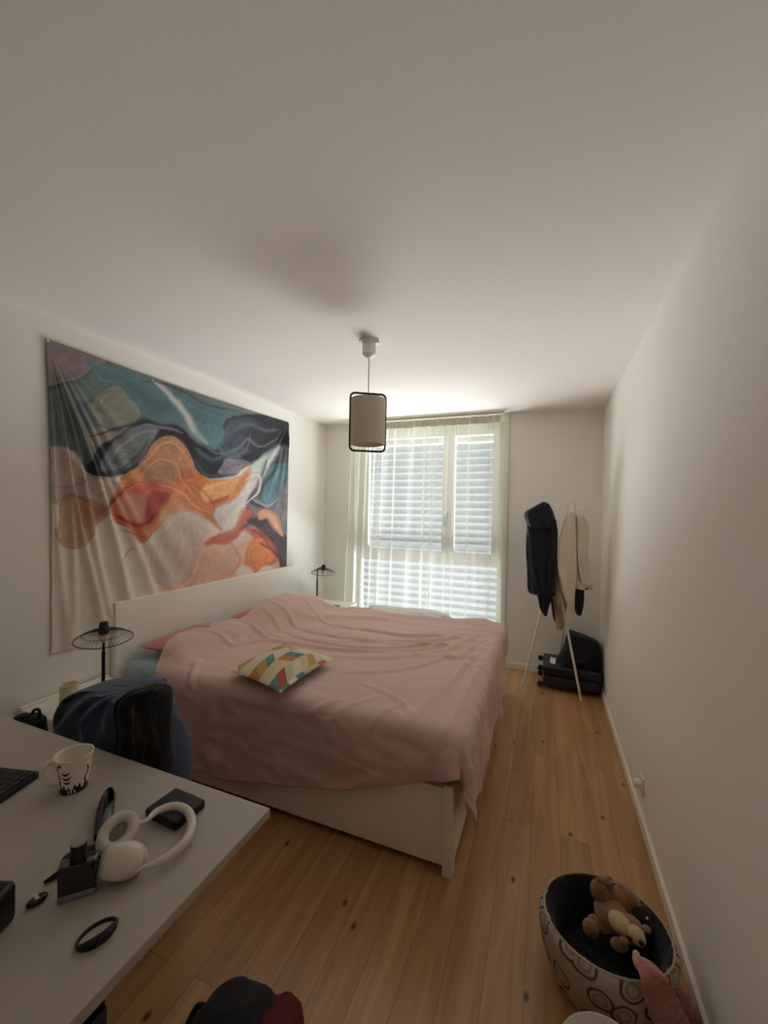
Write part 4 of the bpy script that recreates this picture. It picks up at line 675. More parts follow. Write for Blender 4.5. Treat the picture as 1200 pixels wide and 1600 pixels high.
DUVET_Y = [
1668,0,-1,0,-1,0,0,-1,1,-2,-9,-6,7,11,0,-5,-2,2,0,0,1,0,1,0,0,0,1,0,0,0,0,0,0,0,0,0,0,0,0,0,0,2,-1,-4,0,5,-3,0,2,0,-1,0,-1,0,-1,0,-2,-4,-8,-13,-6,-8,10,2,27,9,11,-13,-26,-20,-5,8,5,9,8,8,
0,0,0,-1,-1,0,0,-1,1,-1,-8,-7,6,10,1,-5,-2,2,0,1,0,0,1,0,1,0,0,0,0,0,0,0,0,0,0,0,0,0,0,0,1,0,0,-4,1,3,-2,1,1,0,-1,-1,0,-1,-2,1,3,-3,-10,-13,-16,6,-1,28,12,13,-9,-26,-14,1,10,7,9,8,8,4,
0,0,0,-1,-1,0,0,0,0,0,-7,-8,4,11,1,-4,-3,2,1,0,0,1,0,1,1,0,-1,0,0,0,0,0,0,0,0,0,0,0,0,0,1,0,0,-3,0,3,-1,0,1,0,-2,0,1,0,-4,-1,2,5,-13,-11,-16,3,19,19,13,-6,-24,-6,6,11,9,8,7,7,7,6,
0,0,0,-1,-1,0,0,0,0,0,-5,-9,3,10,3,-5,-2,2,0,0,0,1,0,1,1,-1,0,0,0,0,0,0,0,0,0,0,0,1,-1,1,0,0,0,-2,0,2,-1,1,0,-1,-1,1,1,0,-5,2,-4,7,-6,-9,-16,6,24,8,5,-20,4,9,10,8,7,5,6,6,7,7,
-1,1,0,-1,-1,0,0,0,0,1,-4,-9,0,11,3,-4,-3,2,0,0,1,0,1,1,0,-1,0,1,-1,0,0,0,0,0,1,0,0,0,0,0,0,0,0,-2,0,2,-1,1,0,-1,-1,2,-1,1,-4,2,-2,-2,6,-8,-10,12,15,-8,3,11,9,8,6,5,6,7,7,8,7,8,
0,0,0,0,-1,0,0,1,-1,1,-3,-8,-2,10,3,-3,-3,2,1,-1,1,0,1,1,0,-1,1,0,-1,0,0,0,0,0,1,0,0,0,0,0,0,0,0,-1,0,1,-1,1,0,-1,-1,2,-2,2,-3,1,2,-4,3,2,-1,14,-1,10,10,7,6,6,7,8,8,8,8,7,8,8,
0,0,0,0,-1,0,0,1,-1,1,-2,-6,-4,9,3,-2,-4,2,1,0,0,1,0,1,0,-1,1,0,0,0,0,-1,1,0,0,0,0,0,0,0,0,0,0,-1,0,1,0,0,-1,-1,0,1,0,1,1,3,2,4,5,4,6,8,9,8,7,8,8,7,8,8,7,8,7,8,8,8,
-1,1,0,-1,0,0,0,0,0,0,0,-5,-5,7,3,-1,-3,2,1,-1,0,1,0,1,0,0,0,0,0,0,0,0,0,0,0,0,0,0,0,0,0,0,0,0,0,-1,0,0,0,1,2,2,3,4,5,5,6,6,6,7,8,9,7,8,8,8,7,8,8,7,7,8,7,8,7,8,
0,0,0,0,0,0,0,0,0,0,0,-3,-6,6,3,0,-3,1,1,0,0,0,1,0,0,0,0,0,0,0,-1,1,0,0,-1,1,0,0,0,0,0,0,-1,0,1,0,2,2,3,4,5,5,6,7,7,7,7,7,7,7,8,8,8,7,8,7,8,7,8,7,7,8,7,7,8,7,
0,0,0,0,0,0,0,0,0,0,0,-2,-6,5,3,0,-3,1,1,0,0,0,1,0,0,0,0,0,0,0,-1,0,1,0,-1,0,1,-1,0,0,1,1,1,3,3,4,5,5,7,6,7,7,7,7,8,7,7,7,7,7,8,7,8,7,8,7,7,8,7,7,7,7,8,7,7,7,
0,0,0,0,0,0,0,0,0,0,0,-1,-5,3,3,0,-2,1,0,0,0,1,0,0,0,0,0,0,0,0,-1,0,0,0,0,1,1,1,2,2,3,5,5,5,6,7,7,7,7,7,7,8,7,7,7,7,7,7,7,7,7,7,8,7,7,7,7,8,7,7,7,7,7,7,7,7,
0,0,0,0,0,0,-1,1,0,0,0,0,-4,2,2,0,-1,0,1,0,0,0,0,0,0,-1,1,-1,1,0,1,1,2,1,3,3,3,4,4,5,6,6,7,7,8,7,7,7,7,7,7,7,7,7,7,7,7,7,6,7,7,7,7,7,7,8,7,7,7,7,7,7,6,7,7,6,
0,0,0,-1,0,1,-1,0,1,0,0,0,-2,0,2,0,-1,0,1,0,-1,0,1,0,1,1,1,2,3,2,4,3,4,4,5,5,5,5,6,6,7,7,7,7,7,8,7,7,6,7,7,7,7,7,6,7,7,6,7,7,6,7,7,7,7,7,6,7,7,7,7,7,6,7,6,7,
0,0,0,-1,-1,2,0,-1,1,0,0,0,-1,-1,1,0,0,1,0,2,1,2,2,3,3,4,4,4,4,5,5,5,6,5,6,5,6,6,5,7,7,7,7,6,7,7,7,7,6,7,7,7,6,7,6,7,6,7,7,6,6,7,7,6,7,7,6,7,6,7,7,6,7,6,7,6,
0,0,0,-1,0,0,1,0,-2,1,0,1,0,1,2,1,2,3,3,4,4,4,4,5,5,5,6,5,6,5,6,5,6,6,5,6,5,6,6,6,7,7,6,7,7,6,7,7,6,7,6,7,6,7,6,6,7,6,7,6,6,7,6,6,7,6,7,6,7,6,6,7,6,7,6,6,
0,0,0,0,-1,0,0,1,1,2,1,3,3,4,4,4,4,5,5,5,5,5,6,6,5,6,6,5,6,5,6,6,5,6,5,6,6,5,6,7,6,7,6,7,7,6,6,7,6,7,6,7,6,6,6,6,7,6,6,6,7,6,6,6,6,7,6,6,7,6,6,6,6,7,6,6,
0,0,0,1,1,2,2,3,4,4,4,5,5,5,6,5,6,5,6,6,5,6,6,5,6,6,5,6,6,5,6,6,6,5,6,6,5,6,6,6,7,6,6,7,6,7,6,6,6,7,6,6,7,6,6,6,6,6,6,6,6,6,6,6,6,6,7,6,6,6,6,6,6,6,6,7,
3,2,3,3,3,4,5,5,6,6,6,6,6,6,6,6,6,6,5,6,6,5,6,6,5,6,6,5,6,6,6,5,6,6,6,5,6,6,5,7,6,6,6,7,6,6,6,6,6,7,6,6,6,6,6,6,6,5,6,6,6,6,6,6,5,6,6,7,6,6,5,6,6,6,6,6,
15,3,5,5,5,6,6,6,7,6,7,7,6,6,6,6,6,5,6,6,6,5,6,6,5,6,6,5,6,6,6,6,5,6,6,6,6,5,6,6,6,6,6,6,6,6,6,6,6,6,6,6,6,6,6,5,6,6,5,6,5,6,5,6,6,6,6,6,6,6,6,5,6,5,6,6,
23,4,6,4,7,6,6,7,7,7,7,8,6,6,6,5,6,6,6,6,5,6,6,6,5,6,6,6,5,6,6,6,6,6,5,6,6,6,6,6,5,6,6,6,6,6,6,5,6,6,6,5,6,6,6,5,6,6,5,5,5,5,6,5,6,6,6,5,6,6,6,6,5,5,6,5,
29,3,4,5,4,4,3,28,4,5,4,6,4,6,6,6,6,6,6,6,5,6,6,6,5,6,6,6,6,5,6,6,6,6,6,6,6,5,6,6,6,6,6,6,5,6,6,6,6,5,6,6,5,6,6,5,6,6,5,6,5,5,5,5,6,6,6,5,6,6,6,5,6,5,6,5,
23,7,1,28,5,5,6,8,7,1,4,4,5,5,6,6,6,6,6,5,6,6,6,5,6,6,6,6,6,6,6,5,6,6,6,6,6,6,6,6,6,6,5,6,6,6,6,6,6,5,6,6,6,5,6,6,5,6,6,5,6,5,5,5,5,6,6,6,6,6,6,5,6,6,6,5,
54,3,5,5,4,5,4,6,6,5,3,5,5,5,6,6,6,6,5,6,6,6,6,5,6,6,6,6,6,6,6,6,6,6,6,6,6,6,6,5,6,6,6,6,6,6,6,6,6,5,6,6,6,5,6,6,6,5,6,6,5,6,5,5,5,6,6,6,6,6,5,6,6,6,6,5,
25,3,3,4,6,6,5,5,6,4,6,5,5,5,5,6,6,6,6,6,5,6,6,6,6,5,6,6,6,6,6,6,6,6,6,6,6,6,6,6,6,6,6,6,6,6,5,6,6,6,6,6,5,6,6,6,6,5,6,6,5,6,5,5,6,5,6,6,6,6,6,6,6,6,6,6,
20,5,3,4,5,6,6,6,5,6,5,5,5,6,5,6,6,6,6,5,6,6,6,6,6,5,6,6,6,6,6,6,6,6,6,6,6,6,6,6,6,5,6,6,6,6,6,6,5,6,6,6,6,5,6,6,6,6,5,6,5,6,5,6,5,6,6,6,6,6,6,6,6,6,6,6,
24,3,6,4,5,5,6,6,6,6,5,5,6,5,6,6,6,5,6,6,6,6,6,6,5,6,6,6,6,5,6,6,6,6,6,6,6,6,6,6,6,5,6,6,6,5,6,6,6,5,6,6,6,5,6,6,6,6,5,6,6,5,6,5,6,6,6,6,6,6,6,6,6,6,6,7,
22,5,6,5,5,5,6,6,6,6,5,6,6,5,6,6,6,5,6,6,6,6,6,6,5,6,6,6,6,5,6,6,6,6,6,5,6,6,6,6,5,6,6,6,5,6,6,5,6,6,5,6,6,6,5,6,6,6,5,6,6,6,5,6,6,5,6,6,6,7,6,6,6,6,7,6,
24,6,5,5,6,5,6,6,6,6,5,6,6,6,6,6,6,5,6,6,6,6,6,5,6,6,6,6,6,5,6,6,5,6,6,6,6,5,6,6,5,6,6,5,6,5,6,6,5,6,6,6,5,6,6,6,5,6,6,5,6,6,5,6,6,6,6,6,6,7,6,6,7,6,6,7,
25,5,6,5,6,6,5,6,6,6,6,6,6,6,6,6,6,6,5,6,6,6,6,6,5,6,6,6,5,6,6,5,6,6,6,5,6,6,5,6,5,6,6,5,6,5,6,5,6,5,6,6,5,6,6,5,7,6,5,6,6,5,5,6,6,6,6,6,7,6,7,6,7,7,6,7,
24,6,6,6,5,6,6,6,6,5,6,6,6,6,6,7,6,6,6,6,6,6,5,6,6,5,6,6,5,6,6,5,6,5,6,6,5,6,5,6,6,5,5,6,5,6,5,6,5,6,6,5,6,5,6,6,5,6,7,6,5,6,5,6,6,6,6,6,7,6,7,6,7,6,7,8,
26,6,6,6,6,5,6,6,6,6,6,6,6,6,7,6,6,6,6,6,6,6,6,5,6,5,6,5,6,5,6,6,5,6,5,6,5,6,5,6,5,5,6,5,6,5,6,5,6,5,6,5,6,5,6,5,5,6,6,7,6,5,6,6,6,7,6,7,6,7,6,7,6,6,7,7,
26,6,6,6,6,6,6,6,6,6,6,6,6,6,7,6,6,6,6,7,6,5,6,6,5,5,5,6,5,6,5,6,5,6,5,6,5,5,6,5,5,6,5,5,6,5,6,5,6,5,6,6,5,6,5,5,6,5,6,6,5,6,6,6,7,7,7,7,7,7,7,6,5,7,7,7,
26,6,6,6,6,6,6,6,6,6,6,7,6,6,7,6,6,6,6,7,6,5,6,6,5,5,5,6,5,5,6,5,6,5,5,6,5,5,6,5,5,5,6,5,5,5,6,5,5,6,6,6,5,6,6,6,5,6,6,5,6,6,5,5,7,6,7,7,7,7,7,5,8,8,7,8,
26,6,7,6,6,6,6,6,6,6,6,7,6,6,7,6,6,6,6,7,5,6,6,5,5,6,5,5,6,5,5,6,5,5,5,6,5,5,5,6,5,5,5,6,5,5,5,5,5,6,5,6,6,6,6,6,6,6,7,6,6,6,4,6,6,6,6,7,6,6,4,8,7,7,9,10,
27,6,6,6,6,6,7,6,6,6,6,7,6,6,7,6,6,6,6,6,6,6,6,5,5,6,5,5,6,5,5,5,5,5,5,5,6,4,6,5,5,6,5,5,6,5,5,5,5,5,6,5,6,6,6,6,6,6,6,6,6,6,6,6,7,6,6,7,4,5,8,6,7,9,8,9,
26,6,6,6,7,6,6,7,6,6,6,7,6,6,7,6,6,6,6,6,6,6,5,5,6,5,6,5,5,5,6,5,5,5,5,4,5,5,5,5,6,5,5,6,5,5,6,5,5,6,5,6,5,6,6,5,6,5,5,5,5,6,7,7,6,6,8,3,9,7,7,9,9,8,9,7,
26,6,6,7,6,7,6,6,6,6,7,7,6,6,7,6,6,6,6,6,6,5,6,5,6,5,5,6,5,5,5,5,5,5,5,4,5,5,5,4,6,5,5,6,5,5,6,5,6,6,5,6,6,6,6,6,6,5,5,5,5,5,5,6,8,5,1,8,6,8,10,10,8,7,6,4,
26,6,7,6,7,6,7,6,6,6,7,6,7,6,7,6,6,6,6,6,6,5,6,5,5,6,5,5,5,5,5,5,5,5,5,4,5,5,5,4,5,6,5,5,6,5,5,5,6,5,6,6,6,5,7,6,7,7,6,6,5,5,6,6,7,0,5,6,7,7,6,4,5,5,5,4,
24,7,8,7,6,7,6,7,6,6,7,6,7,6,7,6,6,6,6,6,6,5,6,5,5,5,6,5,5,5,4,5,5,5,5,4,5,5,5,5,4,5,5,6,5,4,5,5,4,5,5,5,5,4,5,5,7,8,8,8,7,7,7,7,9,5,-10,8,6,6,4,6,6,7,7,8,
26,7,8,7,7,7,6,6,7,6,7,6,7,6,7,6,7,5,6,6,6,5,6,5,5,5,6,5,4,5,5,5,4,5,5,4,5,5,5,5,5,4,5,5,4,3,4,4,3,3,4,3,3,4,4,8,11,10,9,9,8,7,5,1,1,8,4,7,6,5,5,4,5,3,3,2,
26,8,7,8,7,6,7,6,7,7,5,7,7,6,7,7,6,5,6,6,6,5,5,6,5,5,5,5,5,5,5,4,5,5,4,4,5,4,5,5,5,5,5,4,5,4,4,4,4,4,3,4,4,4,2,4,3,4,4,5,5,6,10,10,8,12,-6,0,4,4,5,4,5,4,4,5,
27,7,8,7,7,7,6,7,7,7,5,7,7,7,6,7,6,5,6,6,5,6,5,5,6,5,5,5,5,5,4,5,5,4,5,4,4,4,5,4,5,5,5,4,5,4,4,5,4,4,5,4,4,5,4,5,4,4,5,5,4,6,7,6,8,6,2,1,2,4,5,4,4,5,5,5,
26,8,7,8,7,6,7,7,7,6,6,7,7,7,6,7,6,5,6,6,5,6,5,5,5,5,5,5,5,5,4,5,5,5,4,4,4,4,4,6,5,5,4,4,5,4,4,4,4,4,5,4,5,5,5,5,6,5,5,5,6,5,6,7,7,1,5,4,3,5,5,4,5,3,5,6,
26,8,8,7,7,6,8,7,7,6,5,8,7,7,6,7,6,5,6,6,5,6,5,5,4,5,5,4,5,4,5,3,8,5,4,4,5,4,4,4,7,5,5,4,5,4,4,4,3,4,4,4,2,6,6,5,5,6,5,6,6,5,6,6,6,-1,5,6,6,6,5,6,2,5,4,8,
27,7,8,7,7,6,9,7,6,7,5,8,7,7,7,6,5,6,6,6,5,6,5,4,5,5,3,4,4,4,5,6,4,7,3,4,4,5,5,5,3,7,6,7,6,5,4,4,4,3,3,3,2,5,7,5,5,5,5,5,6,5,5,6,0,5,5,5,7,4,5,4,3,6,6,8,
25,8,8,7,8,6,8,8,4,8,5,9,7,7,6,6,6,6,6,6,5,5,6,4,5,4,5,4,4,3,4,4,4,2,5,4,4,5,7,5,4,4,4,5,6,6,8,9,7,5,4,2,2,4,4,3,4,3,4,5,4,6,7,8,6,3,4,6,1,4,4,6,6,7,7,7,
26,8,8,8,7,6,8,8,4,8,5,10,8,6,6,6,6,6,6,6,5,5,5,5,5,5,4,4,4,5,3,3,3,4,3,5,4,3,2,2,2,3,5,9,7,6,4,5,5,6,8,10,8,5,2,2,3,3,4,4,5,6,7,7,8,7,-1,0,8,6,7,7,6,7,7,6,
27,8,8,7,8,6,8,7,4,8,6,10,8,6,6,6,6,6,6,6,5,5,5,5,5,4,5,4,5,4,4,4,3,4,3,3,5,4,1,2,1,2,1,1,3,4,6,13,7,7,6,4,4,4,5,5,5,5,6,6,6,8,5,4,4,2,5,8,6,5,5,5,4,3,5,5,
27,8,7,8,7,4,10,7,3,8,7,10,8,7,6,6,6,6,6,6,5,5,5,5,4,5,4,5,4,5,4,3,4,4,4,3,4,4,3,2,2,1,2,2,2,2,2,2,4,5,6,8,8,6,5,4,5,4,4,3,6,6,6,7,8,8,6,1,3,3,6,5,6,6,7,6,
27,7,8,7,7,3,11,6,4,8,8,10,8,7,6,6,6,6,6,6,5,5,5,5,4,5,4,4,5,4,3,4,4,4,4,3,4,4,4,3,2,2,3,2,2,3,3,3,3,4,4,4,5,5,4,6,5,6,5,6,6,6,6,7,8,2,9,3,4,4,5,6,7,6,6,6,
26,7,8,7,6,4,9,7,4,8,9,10,8,8,6,6,6,7,5,6,6,5,5,5,4,4,4,3,5,5,3,3,4,5,3,3,4,3,4,3,3,2,3,3,3,4,3,3,4,4,4,4,5,5,5,5,6,6,6,6,6,6,6,5,8,1,6,5,5,6,5,5,6,7,6,6,
25,8,7,7,6,4,8,7,5,9,9,9,9,9,6,6,7,6,5,6,6,5,5,5,5,4,4,3,4,6,3,4,4,4,3,4,3,3,2,3,2,3,3,2,4,3,3,4,4,4,4,5,4,5,5,6,6,6,6,7,6,6,6,6,4,3,7,5,4,6,5,6,5,6,7,5,
25,7,6,7,6,6,7,7,6,8,10,9,10,8,8,6,6,6,6,6,5,5,5,6,4,5,4,4,3,5,5,5,5,4,4,4,3,2,2,3,1,2,2,2,3,2,3,4,4,4,4,4,5,5,5,5,6,6,7,6,6,6,7,5,1,6,6,4,6,6,6,6,6,6,6,6,
23,7,6,7,7,7,6,7,7,8,9,10,10,9,7,6,7,6,6,6,5,5,5,6,5,4,4,4,4,4,5,6,4,5,7,5,4,3,2,2,1,1,2,1,2,3,2,4,3,4,3,5,4,5,5,5,5,6,7,7,6,6,6,2,4,7,3,7,5,6,7,6,6,6,7,6,
24,7,7,7,7,7,7,7,7,7,9,9,9,10,8,7,8,6,5,6,5,5,4,3,4,4,6,5,5,5,4,4,7,4,2,1,0,1,2,3,3,3,4,3,3,4,4,5,5,6,5,4,5,5,5,4,5,5,5,4,5,6,6,6,4,5,7,5,7,6,5,6,7,7,6,7,
24,7,8,7,7,7,7,7,7,8,8,10,9,9,9,7,8,6,6,4,5,5,4,4,4,3,5,4,5,5,4,4,3,2,3,3,3,4,2,1,2,1,2,2,3,3,4,5,6,6,5,6,4,5,5,4,5,5,4,4,6,6,6,6,7,7,6,7,6,5,7,7,6,7,7,6,
25,8,7,7,8,7,7,7,7,8,8,9,9,10,8,8,8,5,6,5,5,4,4,4,4,5,2,4,2,2,3,2,2,2,2,1,3,2,3,2,2,3,3,3,3,3,3,6,5,5,4,5,4,5,5,5,5,5,6,6,6,7,7,8,8,8,8,6,4,7,7,7,8,7,8,7,
26,7,7,8,7,7,8,7,7,8,7,10,9,9,9,8,7,6,6,5,5,5,5,4,4,4,3,2,3,2,3,2,1,2,1,1,1,2,3,2,3,3,3,3,3,3,3,3,2,3,3,3,4,5,6,6,7,8,7,8,7,8,7,8,8,8,7,6,6,7,8,7,7,8,8,7,
25,8,7,7,8,7,8,7,7,8,7,8,7,9,10,10,7,7,6,5,5,5,5,4,5,3,3,3,3,3,2,3,2,2,1,2,2,2,2,3,3,2,3,3,3,3,3,3,2,3,3,4,4,5,5,6,7,7,7,7,7,7,8,7,8,7,6,8,6,7,7,7,8,7,8,7,
26,7,8,7,8,7,7,8,7,8,7,7,8,7,8,9,10,9,6,6,5,5,4,4,4,3,4,3,3,3,2,3,2,3,2,2,2,3,3,2,3,3,3,3,3,3,3,3,3,3,4,3,5,4,5,6,6,6,6,6,7,7,7,7,7,6,7,7,7,6,8,7,7,8,8,7,
25,8,7,8,7,8,7,8,7,8,7,7,7,7,7,8,9,9,12,5,5,5,4,4,4,3,4,3,3,2,3,2,2,2,2,3,2,3,3,2,3,3,3,3,3,3,3,4,3,3,4,4,4,5,5,4,6,5,6,6,7,6,7,7,7,7,7,6,7,7,7,8,8,8,8,8,
26,7,8,8,7,8,7,8,8,7,7,7,7,7,7,7,9,9,9,10,6,5,5,4,4,3,4,3,2,3,2,2,1,2,2,1,3,2,3,2,3,3,3,3,3,3,3,3,3,4,4,4,4,4,5,5,5,6,6,6,7,7,7,7,8,7,6,7,6,8,7,8,8,7,8,8,
25,8,8,8,7,8,7,8,8,7,7,8,6,7,7,7,7,9,9,8,6,7,7,6,5,4,4,3,3,2,2,2,1,1,1,1,2,3,3,2,3,2,3,3,3,3,3,3,3,3,3,4,4,4,5,5,6,6,7,6,7,8,7,8,7,7,5,6,7,7,7,8,8,7,8,8,
26,8,8,8,7,8,8,7,8,7,8,7,6,7,7,6,8,7,8,7,6,6,6,5,4,4,5,4,5,8,4,3,1,1,0,1,1,2,2,4,3,4,3,2,3,3,3,2,3,2,3,3,4,4,5,6,6,6,7,6,7,7,8,7,6,4,6,7,7,7,7,8,8,7,8,8,
26,8,8,8,7,8,8,7,8,7,8,7,7,6,7,6,8,7,4,4,5,5,5,6,8,6,4,4,2,2,0,4,6,10,3,2,2,0,2,4,2,4,3,3,3,4,3,3,2,2,3,2,4,4,5,5,6,6,7,6,7,6,4,6,8,6,6,7,7,8,7,8,8,8,8,8,
26,8,8,8,8,7,8,8,7,8,7,7,7,7,6,7,7,8,4,3,4,3,3,4,3,3,4,5,5,5,5,4,4,2,4,4,4,4,5,3,3,2,2,3,2,3,1,2,2,3,3,4,4,5,4,6,5,6,6,6,7,8,6,7,4,7,9,8,7,8,8,7,8,8,8,8,
26,8,8,8,8,8,8,7,8,7,8,7,7,7,7,6,7,8,4,4,4,4,3,4,3,3,3,4,3,3,4,4,3,4,5,6,4,4,2,1,-1,-2,-2,2,2,2,4,4,5,5,5,5,5,5,5,5,6,5,6,7,6,7,7,7,8,8,8,7,8,8,8,8,7,8,8,9,
26,8,8,8,8,8,8,8,7,8,7,8,7,7,7,7,7,7,6,4,5,4,4,3,4,3,3,2,2,2,2,3,2,3,4,4,3,2,2,1,2,1,2,3,3,2,3,4,4,5,5,4,5,5,5,5,6,6,6,6,7,7,7,7,8,8,7,7,8,8,8,7,8,8,9,8,
25,8,8,9,8,8,8,8,7,8,7,8,7,7,7,7,8,7,7,4,5,5,5,4,3,3,3,3,3,2,2,2,3,2,3,3,2,2,2,2,1,2,2,2,3,3,3,3,4,4,4,4,5,4,5,5,6,6,6,6,7,7,7,7,7,6,8,8,8,8,8,8,8,9,9,8,
25,9,8,8,8,9,8,8,8,7,7,8,7,7,7,7,6,9,7,5,5,5,5,4,3,2,3,3,3,2,3,2,3,2,3,3,3,2,2,2,2,2,2,2,2,2,3,3,3,3,4,4,4,5,4,6,5,6,5,6,7,6,7,6,8,8,8,8,9,8,8,9,8,9,8,9,
25,8,9,9,8,9,8,8,8,7,7,6,8,6,6,7,8,5,13,4,5,4,4,3,3,4,3,3,3,2,3,2,2,1,2,3,2,2,2,2,3,2,3,3,3,3,2,3,3,3,3,4,5,4,5,5,5,5,5,6,6,7,6,8,8,8,8,9,8,9,8,9,8,9,9,8,
25,7,10,9,9,9,8,8,8,7,7,5,4,6,10,6,7,8,5,14,4,4,3,4,3,3,3,3,3,2,2,2,2,2,1,2,2,1,2,2,2,3,2,3,3,3,3,3,4,4,4,4,4,5,4,5,5,5,4,6,6,7,7,7,8,8,9,8,9,8,9,9,8,9,9,9,
22,11,10,9,9,9,8,8,8,8,6,5,4,3,7,9,9,7,8,9,11,4,4,3,3,3,3,3,2,2,2,2,2,1,2,1,2,1,2,1,2,2,2,3,2,3,3,3,4,4,5,4,5,4,3,5,5,5,5,5,6,7,7,7,9,8,8,9,9,8,9,9,9,8,9,9,
26,10,10,10,9,9,9,8,7,8,6,6,3,3,5,8,8,11,8,9,11,8,4,4,3,3,2,3,2,2,2,2,1,2,1,2,1,1,1,2,1,2,1,2,3,2,3,3,4,3,4,5,4,5,4,4,4,5,5,6,6,6,7,8,8,9,8,9,9,9,8,9,9,9,9,9,
25,11,10,10,9,9,8,9,7,8,6,5,2,3,5,7,10,9,11,10,10,10,5,4,3,3,3,2,2,2,2,2,2,1,2,1,1,1,1,1,1,1,1,2,2,2,3,3,3,4,4,4,4,4,4,4,5,4,6,5,6,7,7,8,9,8,9,8,9,9,9,8,9,9,9,9,
25,11,10,10,9,9,8,9,7,8,5,5,0,4,6,7,9,10,10,11,11,9,6,5,4,3,3,2,3,2,1,2,2,1,2,1,1,0,1,1,1,1,1,1,2,2,2,3,3,4,4,4,4,4,4,4,5,5,5,6,6,7,7,8,9,8,9,8,9,9,9,8,9,9,9,10,
]
